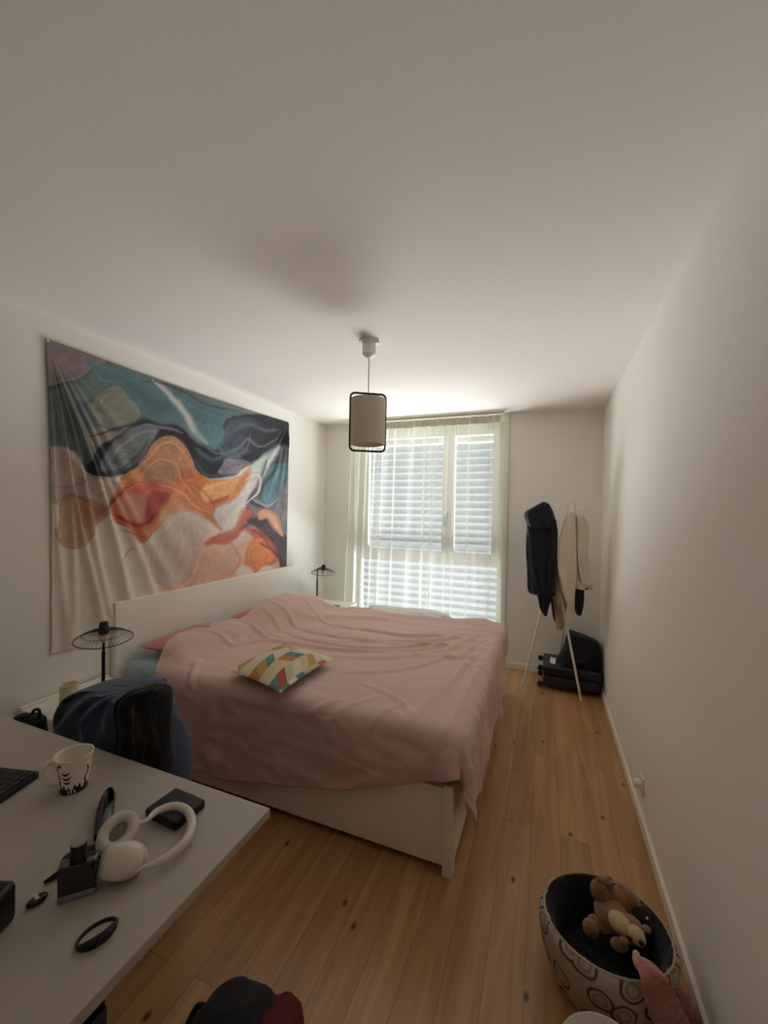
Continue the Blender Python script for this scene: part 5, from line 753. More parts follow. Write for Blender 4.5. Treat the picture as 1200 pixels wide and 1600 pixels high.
DUVET_Z = [
50,5,6,5,6,6,5,6,5,6,5,6,5,5,5,5,5,5,5,5,6,5,5,5,5,5,5,5,5,6,5,5,5,5,5,5,5,5,6,5,5,5,7,9,9,9,9,9,9,9,9,8,9,9,9,10,10,10,11,11,13,17,3,-6,-7,-10,-9,-8,-7,-11,-17,-23,-20,-25,-24,-25,
31,5,6,5,6,6,5,6,5,6,6,5,5,5,5,6,5,5,5,5,5,5,6,5,5,5,5,5,5,6,5,5,5,5,5,5,6,5,5,5,5,5,8,9,9,9,9,8,9,9,9,9,8,9,9,9,10,9,11,12,12,15,-4,-5,-10,-9,-9,-8,-13,-20,-24,-23,-25,-25,-25,-24,
31,5,6,6,5,6,5,6,6,5,6,6,5,5,5,5,5,6,5,5,5,5,5,6,5,5,5,5,5,6,5,5,5,5,5,6,5,5,5,5,5,6,9,8,9,9,8,9,9,8,9,8,9,9,8,9,10,9,11,11,13,6,-2,-9,-10,-10,-9,-17,-22,-24,-25,-25,-26,-25,-25,-26,
31,5,6,6,5,6,6,5,6,6,5,6,5,5,6,5,5,5,5,6,5,5,5,5,6,5,5,5,5,6,5,5,5,5,6,5,5,5,5,6,5,6,9,8,9,8,9,8,9,8,9,8,9,8,9,8,9,10,9,11,13,1,-5,-13,-9,-10,-21,-24,-26,-25,-26,-25,-26,-26,-25,-26,
31,5,6,6,5,6,6,5,6,6,6,5,6,5,5,5,6,5,5,5,5,6,5,5,5,6,5,5,5,6,5,5,5,6,5,5,5,6,5,5,5,7,9,8,9,8,8,9,8,8,9,8,8,8,9,8,9,9,9,11,9,-2,-10,-13,-13,-24,-25,-26,-26,-26,-26,-25,-26,-26,-26,-26,
31,5,6,6,5,6,6,6,5,6,6,6,5,5,6,5,5,5,6,5,5,5,6,5,5,6,5,5,5,6,5,5,5,6,5,5,6,5,5,5,6,8,8,8,8,8,9,8,8,8,8,8,8,9,8,8,8,10,7,9,5,-9,-12,-18,-25,-26,-26,-26,-26,-27,-25,-26,-26,-26,-26,-26,
31,5,6,6,6,5,6,6,6,5,6,6,6,5,5,5,6,5,5,6,5,5,6,5,5,5,6,5,5,6,5,5,6,5,5,5,6,5,5,6,5,9,8,8,8,8,8,8,8,8,8,8,8,8,8,7,8,6,7,5,-3,-14,-18,-26,-26,-26,-26,-27,-26,-26,-26,-26,-27,-26,-26,-26,
30,6,6,6,6,5,6,6,6,6,5,6,6,5,6,5,5,6,5,5,6,5,5,6,5,5,6,5,5,6,5,5,6,5,5,6,5,5,6,5,6,8,8,8,8,8,8,8,8,7,8,8,7,6,7,5,5,4,3,1,-10,-16,-26,-26,-26,-27,-26,-27,-26,-27,-26,-26,-27,-26,-27,-26,
31,6,6,6,6,6,5,6,6,6,6,6,5,6,5,6,5,5,6,5,5,6,5,6,5,5,6,5,5,6,5,5,6,5,6,5,5,6,5,5,7,8,8,8,8,7,8,7,7,7,6,5,5,4,3,2,1,1,0,-2,-11,-21,-26,-26,-27,-27,-26,-27,-26,-27,-27,-26,-27,-27,-26,-27,
31,6,6,6,6,6,6,6,5,6,6,6,6,5,6,5,6,5,5,6,5,6,5,5,6,5,6,5,5,6,5,6,5,5,6,5,6,5,6,5,7,8,7,8,7,6,6,5,5,3,3,2,2,0,0,0,0,0,0,-3,-13,-22,-27,-27,-27,-26,-27,-27,-27,-27,-26,-27,-27,-27,-27,-27,
31,6,6,6,6,6,6,6,6,6,5,6,6,6,5,6,5,6,5,5,6,5,6,5,6,5,5,6,5,6,5,6,5,6,5,6,5,6,5,5,7,6,6,4,5,3,3,2,1,1,-1,0,0,0,0,0,0,0,0,-5,-15,-23,-27,-27,-27,-27,-27,-27,-27,-27,-27,-27,-27,-27,-27,-27,
31,6,6,6,6,6,6,6,6,6,6,6,6,5,6,5,6,5,6,5,6,5,6,5,6,5,5,6,6,5,5,6,5,5,5,5,4,5,4,3,4,3,3,1,1,1,0,-1,0,0,0,0,0,0,0,0,0,0,0,-7,-17,-24,-27,-27,-28,-27,-27,-27,-28,-27,-27,-27,-27,-28,-27,-27,
32,6,5,6,6,6,6,6,6,6,6,6,6,6,5,6,5,6,5,6,6,5,6,5,6,5,5,5,6,4,5,4,4,4,2,3,2,2,2,1,1,0,0,-1,0,0,0,0,0,0,0,0,0,0,0,0,0,0,0,-9,-19,-25,-27,-28,-27,-28,-27,-28,-27,-27,-28,-27,-28,-27,-28,-27,
31,6,6,6,5,6,6,6,7,6,6,6,6,5,6,6,5,6,5,6,5,5,6,4,5,4,4,4,3,3,2,2,1,1,1,0,0,0,0,0,0,0,0,0,0,0,0,0,0,0,0,0,0,0,0,0,0,0,-1,-10,-20,-27,-28,-27,-28,-28,-27,-28,-28,-27,-28,-27,-28,-28,-27,-28,
31,6,6,6,6,6,6,6,6,7,6,5,6,6,6,5,5,5,5,4,4,4,3,3,3,2,1,1,1,1,0,-1,0,0,0,0,0,0,0,0,0,0,0,0,0,0,0,0,0,0,0,0,0,0,0,0,0,0,-2,-12,-21,-27,-29,-28,-28,-27,-28,-28,-28,-28,-28,-28,-27,-28,-28,-28,
29,6,6,6,6,6,6,7,6,6,6,6,5,4,5,4,4,3,2,2,3,1,1,0,1,0,-1,0,0,0,0,0,0,0,0,0,0,0,0,0,0,0,0,0,0,0,0,0,0,0,0,0,0,0,0,0,0,0,-3,-13,-22,-28,-28,-29,-28,-28,-28,-29,-28,-28,-28,-29,-28,-28,-28,-28,
28,6,6,6,6,6,6,5,6,5,5,4,3,2,3,1,2,1,0,0,0,0,0,0,0,0,0,0,0,0,0,0,0,0,0,0,0,0,0,0,0,0,0,0,0,0,0,0,0,0,0,0,0,0,0,0,0,0,-3,-13,-23,-28,-28,-29,-29,-29,-28,-29,-28,-29,-29,-28,-29,-28,-29,-28,
29,5,5,5,5,5,4,4,3,3,2,2,1,0,0,0,0,0,0,0,0,0,0,0,0,0,0,0,0,0,0,0,0,0,0,0,0,0,0,0,0,0,0,0,0,0,0,0,0,0,0,0,0,0,0,0,0,0,-1,-10,-22,-27,-29,-29,-29,-29,-29,-29,-29,-29,-29,-29,-29,-29,-28,-29,
23,5,3,4,2,3,3,0,1,1,-1,0,0,0,0,0,0,0,0,0,0,0,0,0,0,0,0,0,0,0,0,0,0,0,0,0,0,0,0,0,0,0,0,0,0,0,0,0,0,0,0,0,0,0,0,0,0,0,0,-7,-19,-27,-28,-29,-29,-30,-29,-30,-29,-29,-29,-29,-29,-29,-29,-29,
16,4,2,3,1,1,3,-5,-3,-1,0,1,-1,0,0,0,0,0,0,0,0,0,0,0,0,0,0,0,0,0,0,0,0,0,0,0,0,0,0,0,0,0,0,0,0,0,0,0,0,0,0,0,0,0,0,0,0,0,0,-4,-15,-25,-29,-30,-29,-29,-30,-30,-29,-30,-29,-29,-29,-30,-30,-29,
4,7,7,-6,-1,-2,-2,22,-6,-7,-6,-3,-2,0,0,0,0,0,0,0,0,0,0,0,0,0,0,0,0,0,0,0,0,0,0,0,0,0,0,0,0,0,0,0,0,0,0,0,0,0,0,0,0,0,0,0,0,0,0,-1,-12,-23,-29,-29,-30,-29,-30,-30,-30,-30,-29,-29,-30,-29,-30,-30,
10,-4,-5,54,1,-12,-14,-14,7,-14,-5,-2,-1,0,0,0,0,0,0,0,0,0,0,0,0,0,0,0,0,0,0,0,0,0,0,0,0,0,0,0,0,0,0,0,0,0,0,0,0,0,0,0,0,0,0,0,0,0,0,0,-8,-19,-28,-30,-30,-30,-30,-30,-30,-30,-30,-29,-30,-29,-30,-30,
65,-2,-4,-11,-2,-2,-21,-16,-7,-4,-5,0,0,2,-2,0,0,0,0,0,0,0,0,0,0,0,0,0,0,0,0,0,0,0,0,0,0,0,0,0,0,0,0,0,0,0,0,0,0,0,0,0,0,0,0,0,0,0,0,0,-4,-16,-26,-30,-31,-30,-30,-29,-30,-31,-30,-30,-30,-30,-30,-29,
1,1,1,-3,-7,-8,-14,-20,-14,-8,-3,0,0,0,0,0,0,0,0,0,0,0,0,0,0,0,0,0,0,0,0,0,0,0,0,0,0,0,0,0,0,0,0,0,0,0,0,0,0,0,0,0,0,0,0,0,0,0,0,0,-2,-12,-24,-30,-31,-30,-30,-30,-30,-31,-30,-30,-31,-30,-30,-30,
12,-4,1,-1,-4,-7,-14,-21,-17,-12,-7,-1,0,0,0,0,0,0,0,0,0,0,0,0,0,0,0,0,0,0,0,0,0,0,0,0,0,0,0,0,0,0,0,0,0,0,0,0,0,0,0,0,0,0,0,0,0,0,0,0,-1,-9,-22,-29,-31,-30,-31,-30,-30,-31,-30,-31,-30,-30,-31,-30,
1,6,-5,-1,-3,-6,-14,-21,-16,-17,-9,-2,0,0,0,0,0,0,0,0,0,0,0,0,0,0,0,0,0,0,0,0,0,0,0,0,0,0,0,0,0,0,0,0,0,0,0,0,0,0,0,0,0,0,0,0,0,0,0,0,0,-8,-20,-28,-31,-30,-31,-30,-30,-31,-30,-31,-30,-30,-31,-30,
9,-5,3,-3,-3,-6,-12,-20,-19,-17,-12,-3,0,0,0,0,0,0,0,0,0,0,0,0,0,0,0,0,0,0,0,0,0,0,0,0,0,0,0,0,0,0,0,0,0,0,0,0,0,0,0,0,0,0,0,0,0,0,0,0,0,-6,-18,-28,-30,-31,-30,-30,-30,-31,-30,-30,-31,-30,-30,-31,
-3,1,1,-1,-3,-6,-11,-17,-22,-18,-14,-4,0,0,0,0,0,0,0,0,0,0,0,0,0,0,0,0,0,0,0,0,0,0,0,0,0,0,0,0,0,0,0,0,0,0,0,0,0,0,0,0,0,0,0,1,-1,0,0,0,0,-4,-17,-27,-30,-30,-30,-30,-30,-30,-31,-30,-30,-30,-31,-30,
2,1,0,0,-3,-5,-10,-17,-22,-20,-15,-5,0,0,0,0,0,0,0,0,0,0,0,0,0,0,0,0,0,0,0,0,0,0,0,0,0,0,0,0,0,0,0,0,0,0,0,0,0,0,0,0,0,0,0,2,-1,-1,0,0,0,-2,-15,-26,-30,-30,-30,-30,-30,-30,-30,-30,-31,-30,-30,-30,
2,0,0,0,-2,-5,-9,-16,-22,-22,-16,-6,0,0,0,0,0,0,0,0,0,0,0,0,0,0,0,0,0,0,0,0,0,0,0,0,0,0,0,0,0,0,0,0,0,0,0,0,0,0,0,0,0,0,0,0,4,1,-5,0,0,-1,-13,-24,-29,-31,-30,-30,-30,-30,-30,-30,-30,-30,-30,-29,
1,0,0,-1,-2,-5,-9,-16,-23,-22,-17,-4,0,0,0,0,0,0,0,0,0,0,0,0,2,-2,0,0,1,-1,0,0,0,0,0,0,0,0,0,0,0,0,0,0,0,0,0,0,0,0,0,0,0,0,0,1,-1,0,3,-1,0,-2,-11,-22,-30,-30,-30,-30,-30,-30,-30,-30,-30,-29,-30,-29,
0,1,-1,0,-3,-5,-10,-16,-23,-23,-17,-2,0,0,0,0,0,0,0,0,0,0,0,0,3,-3,0,0,0,1,-1,0,0,0,0,0,0,0,0,0,0,0,0,0,0,0,0,0,0,0,0,0,0,0,0,0,0,0,2,0,0,-2,-9,-21,-28,-30,-30,-30,-30,-30,-29,-30,-28,-29,-29,-30,
1,0,0,-1,-3,-5,-10,-17,-24,-22,-17,-1,0,0,0,0,0,0,0,0,0,0,0,0,4,-4,0,0,0,0,0,0,0,0,0,0,0,0,0,0,0,0,0,0,0,0,0,0,0,0,0,0,0,0,0,0,0,0,0,0,0,0,-7,-19,-28,-29,-30,-30,-30,-29,-29,-28,-29,-29,-28,-29,
0,0,0,-1,-3,-6,-10,-17,-24,-23,-15,-1,0,0,0,0,0,0,0,0,0,0,0,2,-1,-1,0,0,0,0,0,0,0,0,0,0,0,0,0,0,0,0,0,0,0,0,0,0,0,0,0,0,0,0,0,0,0,0,0,0,0,2,-7,-16,-27,-29,-30,-29,-30,-28,-29,-29,-28,-29,-29,-28,
0,0,0,-1,-3,-6,-11,-18,-24,-23,-13,-1,0,0,0,0,0,0,0,0,0,0,2,-1,-1,0,0,0,0,0,0,0,0,0,0,0,0,0,2,-2,0,1,-1,0,0,0,0,0,0,0,0,0,0,0,0,1,1,1,1,1,1,0,-5,-17,-26,-27,-29,-29,-28,-28,-30,-28,-29,-30,-29,-29,
0,0,0,-2,-3,-6,-11,-18,-24,-24,-11,-1,0,0,0,0,0,0,0,0,0,3,-3,0,0,0,0,0,0,0,0,0,0,0,0,0,0,0,0,5,-6,1,2,-2,0,0,0,0,0,0,0,0,0,0,0,0,1,0,0,0,1,0,1,-19,-19,-28,-28,-26,-28,-29,-28,-29,-29,-29,-29,-29,
0,0,-1,-1,-3,-7,-11,-18,-25,-23,-11,0,0,0,0,0,0,0,0,0,1,-1,0,0,0,0,0,0,0,0,0,0,0,0,0,0,0,0,0,0,5,-5,0,2,-2,0,0,0,0,0,0,0,0,0,0,0,0,0,0,0,0,1,-1,-5,-24,-28,-24,-29,-28,-28,-28,-29,-28,-29,-28,-28,
2,0,-1,-3,-4,-6,-12,-19,-25,-23,-9,0,0,0,0,0,0,0,0,0,0,0,0,0,0,0,0,0,0,0,1,-1,0,0,0,0,0,0,0,0,1,4,-2,-3,0,0,0,0,0,1,0,1,1,0,1,0,0,0,0,0,1,0,3,-9,-23,-19,-28,-29,-28,-29,-29,-29,-28,-28,-28,-29,
0,-1,-1,-3,-4,-7,-11,-20,-26,-21,-8,0,0,0,0,0,0,0,0,0,0,0,0,0,0,0,0,0,0,0,1,1,0,-2,0,0,1,-1,0,0,0,1,3,4,0,0,1,2,1,2,3,2,2,3,2,1,-1,-1,-1,0,0,0,-14,-12,-18,-20,-19,-29,-29,-29,-28,-29,-29,-29,-28,-29,
-3,0,-1,-2,-4,-8,-11,-21,-26,-18,-8,0,0,0,0,0,0,0,0,0,0,0,0,0,0,2,-2,0,0,0,0,0,0,2,-2,0,0,2,-2,0,0,0,0,0,1,0,0,0,0,0,1,2,2,2,3,3,6,5,1,0,-1,-3,-4,-9,-14,-19,-28,-29,-29,-30,-30,-29,-30,-30,-30,-29,
-1,-1,0,-3,-4,-8,-11,-23,-24,-16,-2,-6,0,0,0,0,0,0,0,0,0,0,0,0,0,0,2,-1,2,-2,-1,0,0,0,0,0,0,1,2,-2,-1,0,0,0,0,0,0,0,0,0,0,0,3,7,-9,-2,0,0,2,0,0,0,-3,-4,-13,-6,-29,-29,-30,-30,-29,-30,-29,-30,-29,-30,
-2,0,-2,-2,-5,-9,-9,-24,-22,-14,0,-9,0,0,0,0,0,1,-1,0,0,0,0,0,2,0,-1,1,-2,2,1,-2,-1,0,0,0,0,2,-2,2,-1,-1,0,0,0,0,0,0,0,0,0,0,7,-2,-5,0,0,0,0,0,-1,5,0,-3,-10,-21,-25,-28,-29,-29,-30,-29,-29,-29,-30,-29,
-2,-1,-2,-3,-5,-11,-6,-24,-19,-11,1,-13,0,0,0,0,0,4,-4,0,0,0,0,0,0,1,-1,0,1,1,4,-6,0,0,0,0,0,0,4,-4,1,0,-1,0,0,0,0,0,0,0,0,-1,9,-3,-5,0,0,0,0,0,0,0,4,-5,-5,-25,-19,-30,-29,-30,-29,-29,-29,-26,-29,-29,
-4,-1,-2,-4,-6,-12,-2,-23,-16,-9,2,-16,-1,0,0,0,3,-2,-1,0,0,0,0,1,2,-3,7,1,2,1,1,-1,-11,0,0,0,0,0,1,7,-8,0,0,0,0,0,0,0,0,0,0,2,2,5,-9,0,0,0,0,0,0,3,-3,5,-16,-9,-31,-28,-29,-28,-29,-29,-26,-28,-28,-28,
-4,-2,-3,-5,-5,-12,2,-22,-12,-7,1,-18,-3,0,0,2,0,-2,0,0,0,0,0,0,0,3,-4,0,0,0,5,4,6,-7,-1,-1,-1,0,-1,2,8,-4,-4,-2,-2,-1,-1,0,1,-1,5,0,-3,-1,5,-6,0,0,0,0,2,-2,1,5,-2,-23,-27,-28,-29,-28,-28,-28,-27,-28,-28,-28,
-7,-3,-3,-5,-2,-8,3,-23,-1,-11,0,-19,-7,0,3,-1,-2,0,0,0,0,0,0,0,0,0,0,0,0,0,3,2,2,2,5,-3,-1,2,3,2,4,5,0,-2,-4,-4,-5,-4,-2,-3,-2,-1,5,7,1,1,1,0,1,0,-1,0,-1,-3,-5,-22,-23,-29,-27,-27,-28,-28,-28,-29,-29,-28,
-7,-3,-3,0,-7,4,-4,-16,2,-12,-1,-21,-10,-1,4,-4,0,0,0,0,0,0,0,0,0,0,0,0,0,0,0,0,0,0,0,10,-7,-3,1,2,3,3,4,8,4,4,4,-1,-4,-4,-4,-5,-3,-1,0,1,1,1,2,1,2,7,-12,-10,-9,-17,-15,-21,-28,-28,-28,-29,-29,-28,-29,-29,
-3,-3,-2,-1,-4,8,-6,-11,3,-10,-5,-22,-12,-4,2,-2,0,0,0,0,0,0,0,0,0,0,0,0,0,0,1,-1,3,-3,0,-1,11,-9,-1,0,0,0,-1,0,4,4,4,7,5,4,4,2,0,-1,-1,0,-1,0,0,-2,-2,-3,-3,-5,-8,-13,-19,-29,-29,-29,-29,-29,-29,-29,-29,-29,
-1,-1,-2,-2,1,12,-12,-5,2,-9,-10,-20,-13,-8,-1,0,0,0,0,0,0,0,0,0,0,0,0,2,-2,0,1,2,-3,0,0,0,1,7,-8,0,0,0,0,0,0,-1,0,0,2,3,2,2,3,2,0,-1,-1,-2,-2,-1,1,0,-1,-2,-6,-8,-15,-30,-29,-29,-28,-29,-29,-28,-29,-28,
3,-1,-1,0,4,10,-11,-3,1,-10,-12,-19,-15,-10,-4,0,0,0,0,0,0,0,0,0,0,0,2,-2,3,-3,3,1,-4,0,0,0,0,5,-3,-2,0,0,0,0,0,0,0,0,0,0,0,-1,1,0,0,0,0,0,0,0,2,0,1,-1,4,-20,-16,-23,-29,-29,-29,-28,-28,-29,-28,-29,
5,0,1,1,3,11,-8,-5,1,-11,-15,-18,-16,-12,-6,-2,0,0,0,0,0,0,0,0,0,0,1,5,-6,4,-4,0,5,-5,0,0,0,3,1,-2,-2,0,0,0,0,0,0,2,-2,0,0,0,0,0,0,0,0,0,0,0,0,0,0,8,-10,-3,-20,-29,-28,-27,-28,-29,-28,-28,-28,-29,
8,1,2,2,2,9,-5,-4,-2,-12,-16,-17,-17,-15,-7,-4,-1,0,0,0,1,1,0,0,-2,0,0,0,6,-3,-2,-1,-1,5,-2,-1,-1,0,6,-6,0,0,0,0,0,1,1,-2,1,-1,0,0,0,0,0,0,0,0,0,0,0,0,0,7,0,-17,-13,-27,-29,-28,-28,-28,-29,-28,-28,-28,
10,2,3,3,2,3,0,-4,-5,-10,-18,-16,-20,-15,-11,-3,-5,0,0,0,0,0,0,0,0,0,0,0,0,6,3,-5,-3,-2,2,0,-1,0,1,1,-2,0,0,0,1,1,-2,0,0,0,0,0,0,0,1,2,-2,-2,1,0,0,0,4,0,-2,-11,-17,-21,-28,-29,-28,-28,-29,-28,-28,-28,
11,2,3,2,2,2,0,-4,-5,-10,-15,-21,-19,-17,-8,-14,-2,-1,0,0,0,0,0,-1,0,0,0,1,0,0,4,8,0,-3,-6,-2,-1,-1,0,0,0,0,0,0,0,0,0,0,0,1,5,-2,-3,0,0,2,6,-2,-5,-2,0,0,2,6,-6,-9,-14,-23,-28,-28,-28,-28,-28,-28,-28,-28,
10,2,2,1,1,1,0,-3,-5,-9,-14,-20,-17,-18,-22,-12,-2,0,0,1,1,2,3,5,1,-1,-2,-3,-2,-3,-3,2,9,5,4,2,1,1,0,-1,-1,-1,0,-1,-1,-1,-1,-2,-2,-2,-4,-7,0,1,0,0,1,8,3,1,1,1,0,-1,-4,-8,-20,-25,-26,-28,-28,-28,-28,-28,-28,-28,
6,2,2,1,1,0,-1,-2,-5,-8,-13,-20,-22,-20,-18,-15,-3,2,1,3,0,1,1,0,-1,-2,0,0,1,0,1,0,0,1,2,2,3,4,0,-4,-2,-2,-1,-1,-1,-1,0,0,0,0,0,0,0,0,0,0,0,-1,0,0,0,-1,0,-1,-1,-5,-12,-25,-27,-27,-28,-28,-28,-28,-28,-28,
6,1,1,1,1,0,-1,-2,-5,-8,-12,-19,-21,-20,-20,-16,-7,2,0,-2,0,0,0,0,-1,4,2,5,-2,-2,0,0,0,0,-1,0,0,0,1,0,0,0,0,1,1,2,2,5,2,2,1,0,0,0,-1,0,-2,-1,-2,-2,-3,-2,-3,-2,-1,-5,-13,-20,-27,-28,-28,-28,-28,-28,-28,-27,
4,1,1,1,0,0,-1,-2,-5,-7,-10,-19,-20,-20,-19,-18,-9,-4,0,0,0,0,0,0,0,0,4,-4,0,0,0,0,0,0,0,0,0,0,0,0,0,0,0,0,0,0,0,0,0,0,1,0,-1,0,0,0,0,0,0,0,0,0,0,0,3,-2,-13,-20,-27,-28,-28,-28,-28,-27,-28,-27,
3,1,0,1,0,0,-1,-2,-4,-8,-11,-11,-16,-19,-21,-21,-14,-6,-2,0,0,0,0,0,0,5,-6,1,0,0,0,0,0,0,0,0,0,0,0,0,0,0,0,0,0,0,0,0,0,0,0,0,0,0,0,0,0,0,0,0,0,0,0,0,3,-4,-9,-20,-25,-28,-28,-28,-27,-28,-28,-27,
2,1,0,1,0,0,-1,-3,-4,-7,-10,-17,-15,-12,-12,-17,-23,-13,-4,0,0,0,0,0,2,-2,0,0,0,0,0,0,0,0,0,0,0,0,1,1,-2,0,0,0,0,0,0,0,0,0,0,0,0,0,0,1,-1,0,0,0,0,0,0,0,1,0,-10,-19,-24,-28,-28,-27,-28,-27,-27,-28,
1,1,0,1,0,-1,0,-3,-4,-6,-10,-16,-20,-16,-11,-8,-10,-17,-16,-1,0,0,0,0,0,0,0,0,0,0,0,0,0,0,2,-2,0,0,0,0,3,-3,0,0,0,0,0,0,0,0,0,0,0,0,0,1,0,-1,0,0,0,0,0,0,0,0,-7,-16,-26,-27,-28,-27,-27,-28,-27,-28,
1,1,0,0,0,0,-1,-2,-4,-6,-10,-15,-19,-19,-16,-10,-5,-5,-11,-14,-1,-1,0,0,0,0,0,0,0,0,0,0,0,0,0,4,-4,0,0,0,0,2,-2,0,0,0,0,0,0,0,0,0,0,0,0,0,0,0,0,0,0,0,0,0,0,2,-7,-13,-25,-28,-28,-28,-27,-28,-27,-28,
0,1,0,0,1,-1,-1,-2,-3,-6,-10,-14,-20,-20,-14,-14,-9,-3,-2,-1,-2,-6,-5,-3,-2,-1,-1,-1,0,0,1,0,0,0,0,0,6,-4,-2,0,0,0,0,0,0,0,0,0,1,0,1,0,0,3,-3,0,-1,-1,0,0,0,0,0,0,0,2,-3,-17,-20,-28,-28,-28,-28,-27,-28,-28,
1,0,1,0,0,-1,0,-2,-4,-6,-9,-13,-19,-21,-16,-12,-11,-2,3,2,0,0,-1,-2,-3,-3,-3,-3,-4,-4,-2,-3,-2,0,0,1,2,7,-1,-5,-2,-1,-1,0,0,0,1,0,0,1,1,0,0,0,0,-1,-1,0,0,0,0,0,-1,1,2,6,-9,-12,-22,-27,-28,-28,-28,-27,-28,-28,
0,0,1,0,0,-1,0,-2,-3,-7,-8,-13,-19,-21,-18,-14,-9,-8,-5,-1,0,1,2,3,4,3,2,3,2,0,-3,-5,-5,-8,-4,-4,-2,0,6,7,0,-2,-1,-1,-1,-1,-3,-2,-1,-1,0,0,0,0,0,0,0,0,0,0,2,2,6,3,3,-4,-7,-13,-24,-26,-28,-28,-28,-27,-28,-28,
-1,2,0,0,0,-1,0,-2,-3,-6,-9,-13,-18,-22,-18,-14,-12,-8,-6,-4,-3,-1,-1,0,1,2,2,5,3,4,4,9,3,-1,-4,-5,-5,-6,-8,1,8,2,1,0,1,0,0,0,-1,-1,-1,-1,-1,-1,0,0,0,0,1,0,1,1,-1,-2,-7,-3,1,-11,-17,-28,-27,-28,-28,-27,-28,-27,
0,2,0,0,0,-1,0,-2,-3,-6,-9,-12,-19,-21,-19,-16,-12,-11,-7,-2,0,0,0,0,0,0,3,2,3,2,3,3,2,3,3,1,-3,-4,-4,-4,-2,-2,-2,-6,0,0,0,0,0,1,0,0,0,0,0,0,0,0,0,0,0,0,0,0,1,0,1,-5,-21,-26,-27,-28,-27,-28,-27,-28,
0,1,1,0,0,-1,0,-2,-4,-5,-8,-13,-18,-22,-19,-17,-13,-13,-5,1,0,-1,0,0,0,0,1,0,-1,0,0,4,-2,-1,1,2,0,0,0,0,0,0,0,2,-7,1,0,0,0,0,0,0,0,0,0,0,0,0,0,0,0,0,0,0,0,-1,2,-6,-17,-25,-27,-28,-27,-28,-27,-28,
0,2,0,-1,0,0,-1,-2,-3,-5,-9,-11,-19,-21,-19,-19,-12,-15,-3,0,3,-3,0,0,0,0,0,0,1,0,-1,0,0,0,0,0,0,0,0,0,0,0,0,0,4,-4,0,0,0,0,0,0,0,0,0,0,0,0,0,1,1,0,1,1,1,3,-4,-9,-14,-24,-27,-27,-28,-27,-28,-27,
4,-2,-1,0,0,-1,0,-2,-3,-6,-5,-13,-17,-20,-19,-17,-12,-20,-4,0,0,3,-3,3,4,4,1,2,0,0,-1,0,-1,-1,-2,-2,-2,-2,-1,-1,0,-1,0,0,0,1,-1,0,0,0,0,0,0,0,0,0,1,2,3,2,2,2,2,1,-1,-6,-7,-4,-13,-23,-26,-28,-27,-28,-27,-28,
-5,7,-2,-1,-2,-2,-1,-1,-4,-5,-8,-10,-9,-14,-18,-21,-18,-12,-17,1,0,4,5,5,4,-1,2,1,1,1,0,0,0,1,1,-1,-1,-1,-3,-2,-3,-3,-4,-2,-1,-2,-1,0,0,0,0,0,0,0,1,2,3,4,4,3,3,2,1,-3,-7,-7,-4,-4,-12,-21,-26,-28,-27,-27,-28,-27,
8,-7,0,-1,-1,0,-1,-2,-4,-5,-9,-12,-16,-11,-5,-9,-20,-21,-7,-16,2,2,6,5,4,4,1,1,2,1,0,0,0,0,0,-1,-1,-1,-1,-1,-1,-1,0,-2,-3,-3,-2,-3,-4,-2,0,0,0,0,1,3,4,5,7,5,1,2,-1,-3,-7,-8,-6,-4,-10,-20,-25,-28,-28,-27,-27,-28,
-11,2,-1,0,-1,-1,-1,-2,-3,-7,-9,-13,-18,-16,-9,-5,0,-13,-20,-4,-10,4,1,6,4,3,2,2,1,1,1,0,1,0,0,-1,0,-1,0,-1,0,-1,-1,-1,-1,-2,-2,-2,-3,-4,-3,-2,0,1,5,3,3,4,4,4,1,1,-1,-3,-7,-7,-6,-6,-9,-18,-25,-28,-27,-27,-28,-27,
-1,0,0,-1,-1,-1,-2,-2,-2,-6,-11,-14,-18,-19,-13,-7,-3,3,-5,-13,-7,-7,6,4,4,3,2,2,2,1,0,1,0,1,0,0,-1,0,0,0,0,-1,0,-1,-1,-1,-2,-2,-2,-2,-3,-2,-2,-1,-2,2,4,5,6,5,1,0,0,-4,-6,-10,-6,-4,-6,-17,-25,-27,-27,-28,-27,-27,
-3,0,0,-2,-1,-2,-2,-2,-4,-3,-14,-14,-21,-18,-15,-7,-3,-1,3,0,-7,-8,1,3,4,4,2,2,2,1,0,1,1,0,0,0,0,0,0,0,0,-1,0,0,-1,-1,-1,-2,-2,-3,-4,-3,-3,-1,1,2,3,5,5,5,1,0,1,-3,-7,-11,-6,-3,-5,-16,-23,-27,-28,-27,-27,-28,
-5,1,-1,-2,-2,-2,-3,-3,-2,-4,-15,-16,-22,-17,-13,-9,-4,0,2,3,3,1,0,0,0,1,2,2,1,1,1,1,0,1,0,0,0,0,0,0,0,0,-1,0,-1,-1,-1,-1,-2,-3,-3,-2,-2,-1,0,1,1,3,5,7,1,-1,2,-3,-8,-10,-6,-3,-4,-14,-22,-27,-27,-28,-27,-28,
]

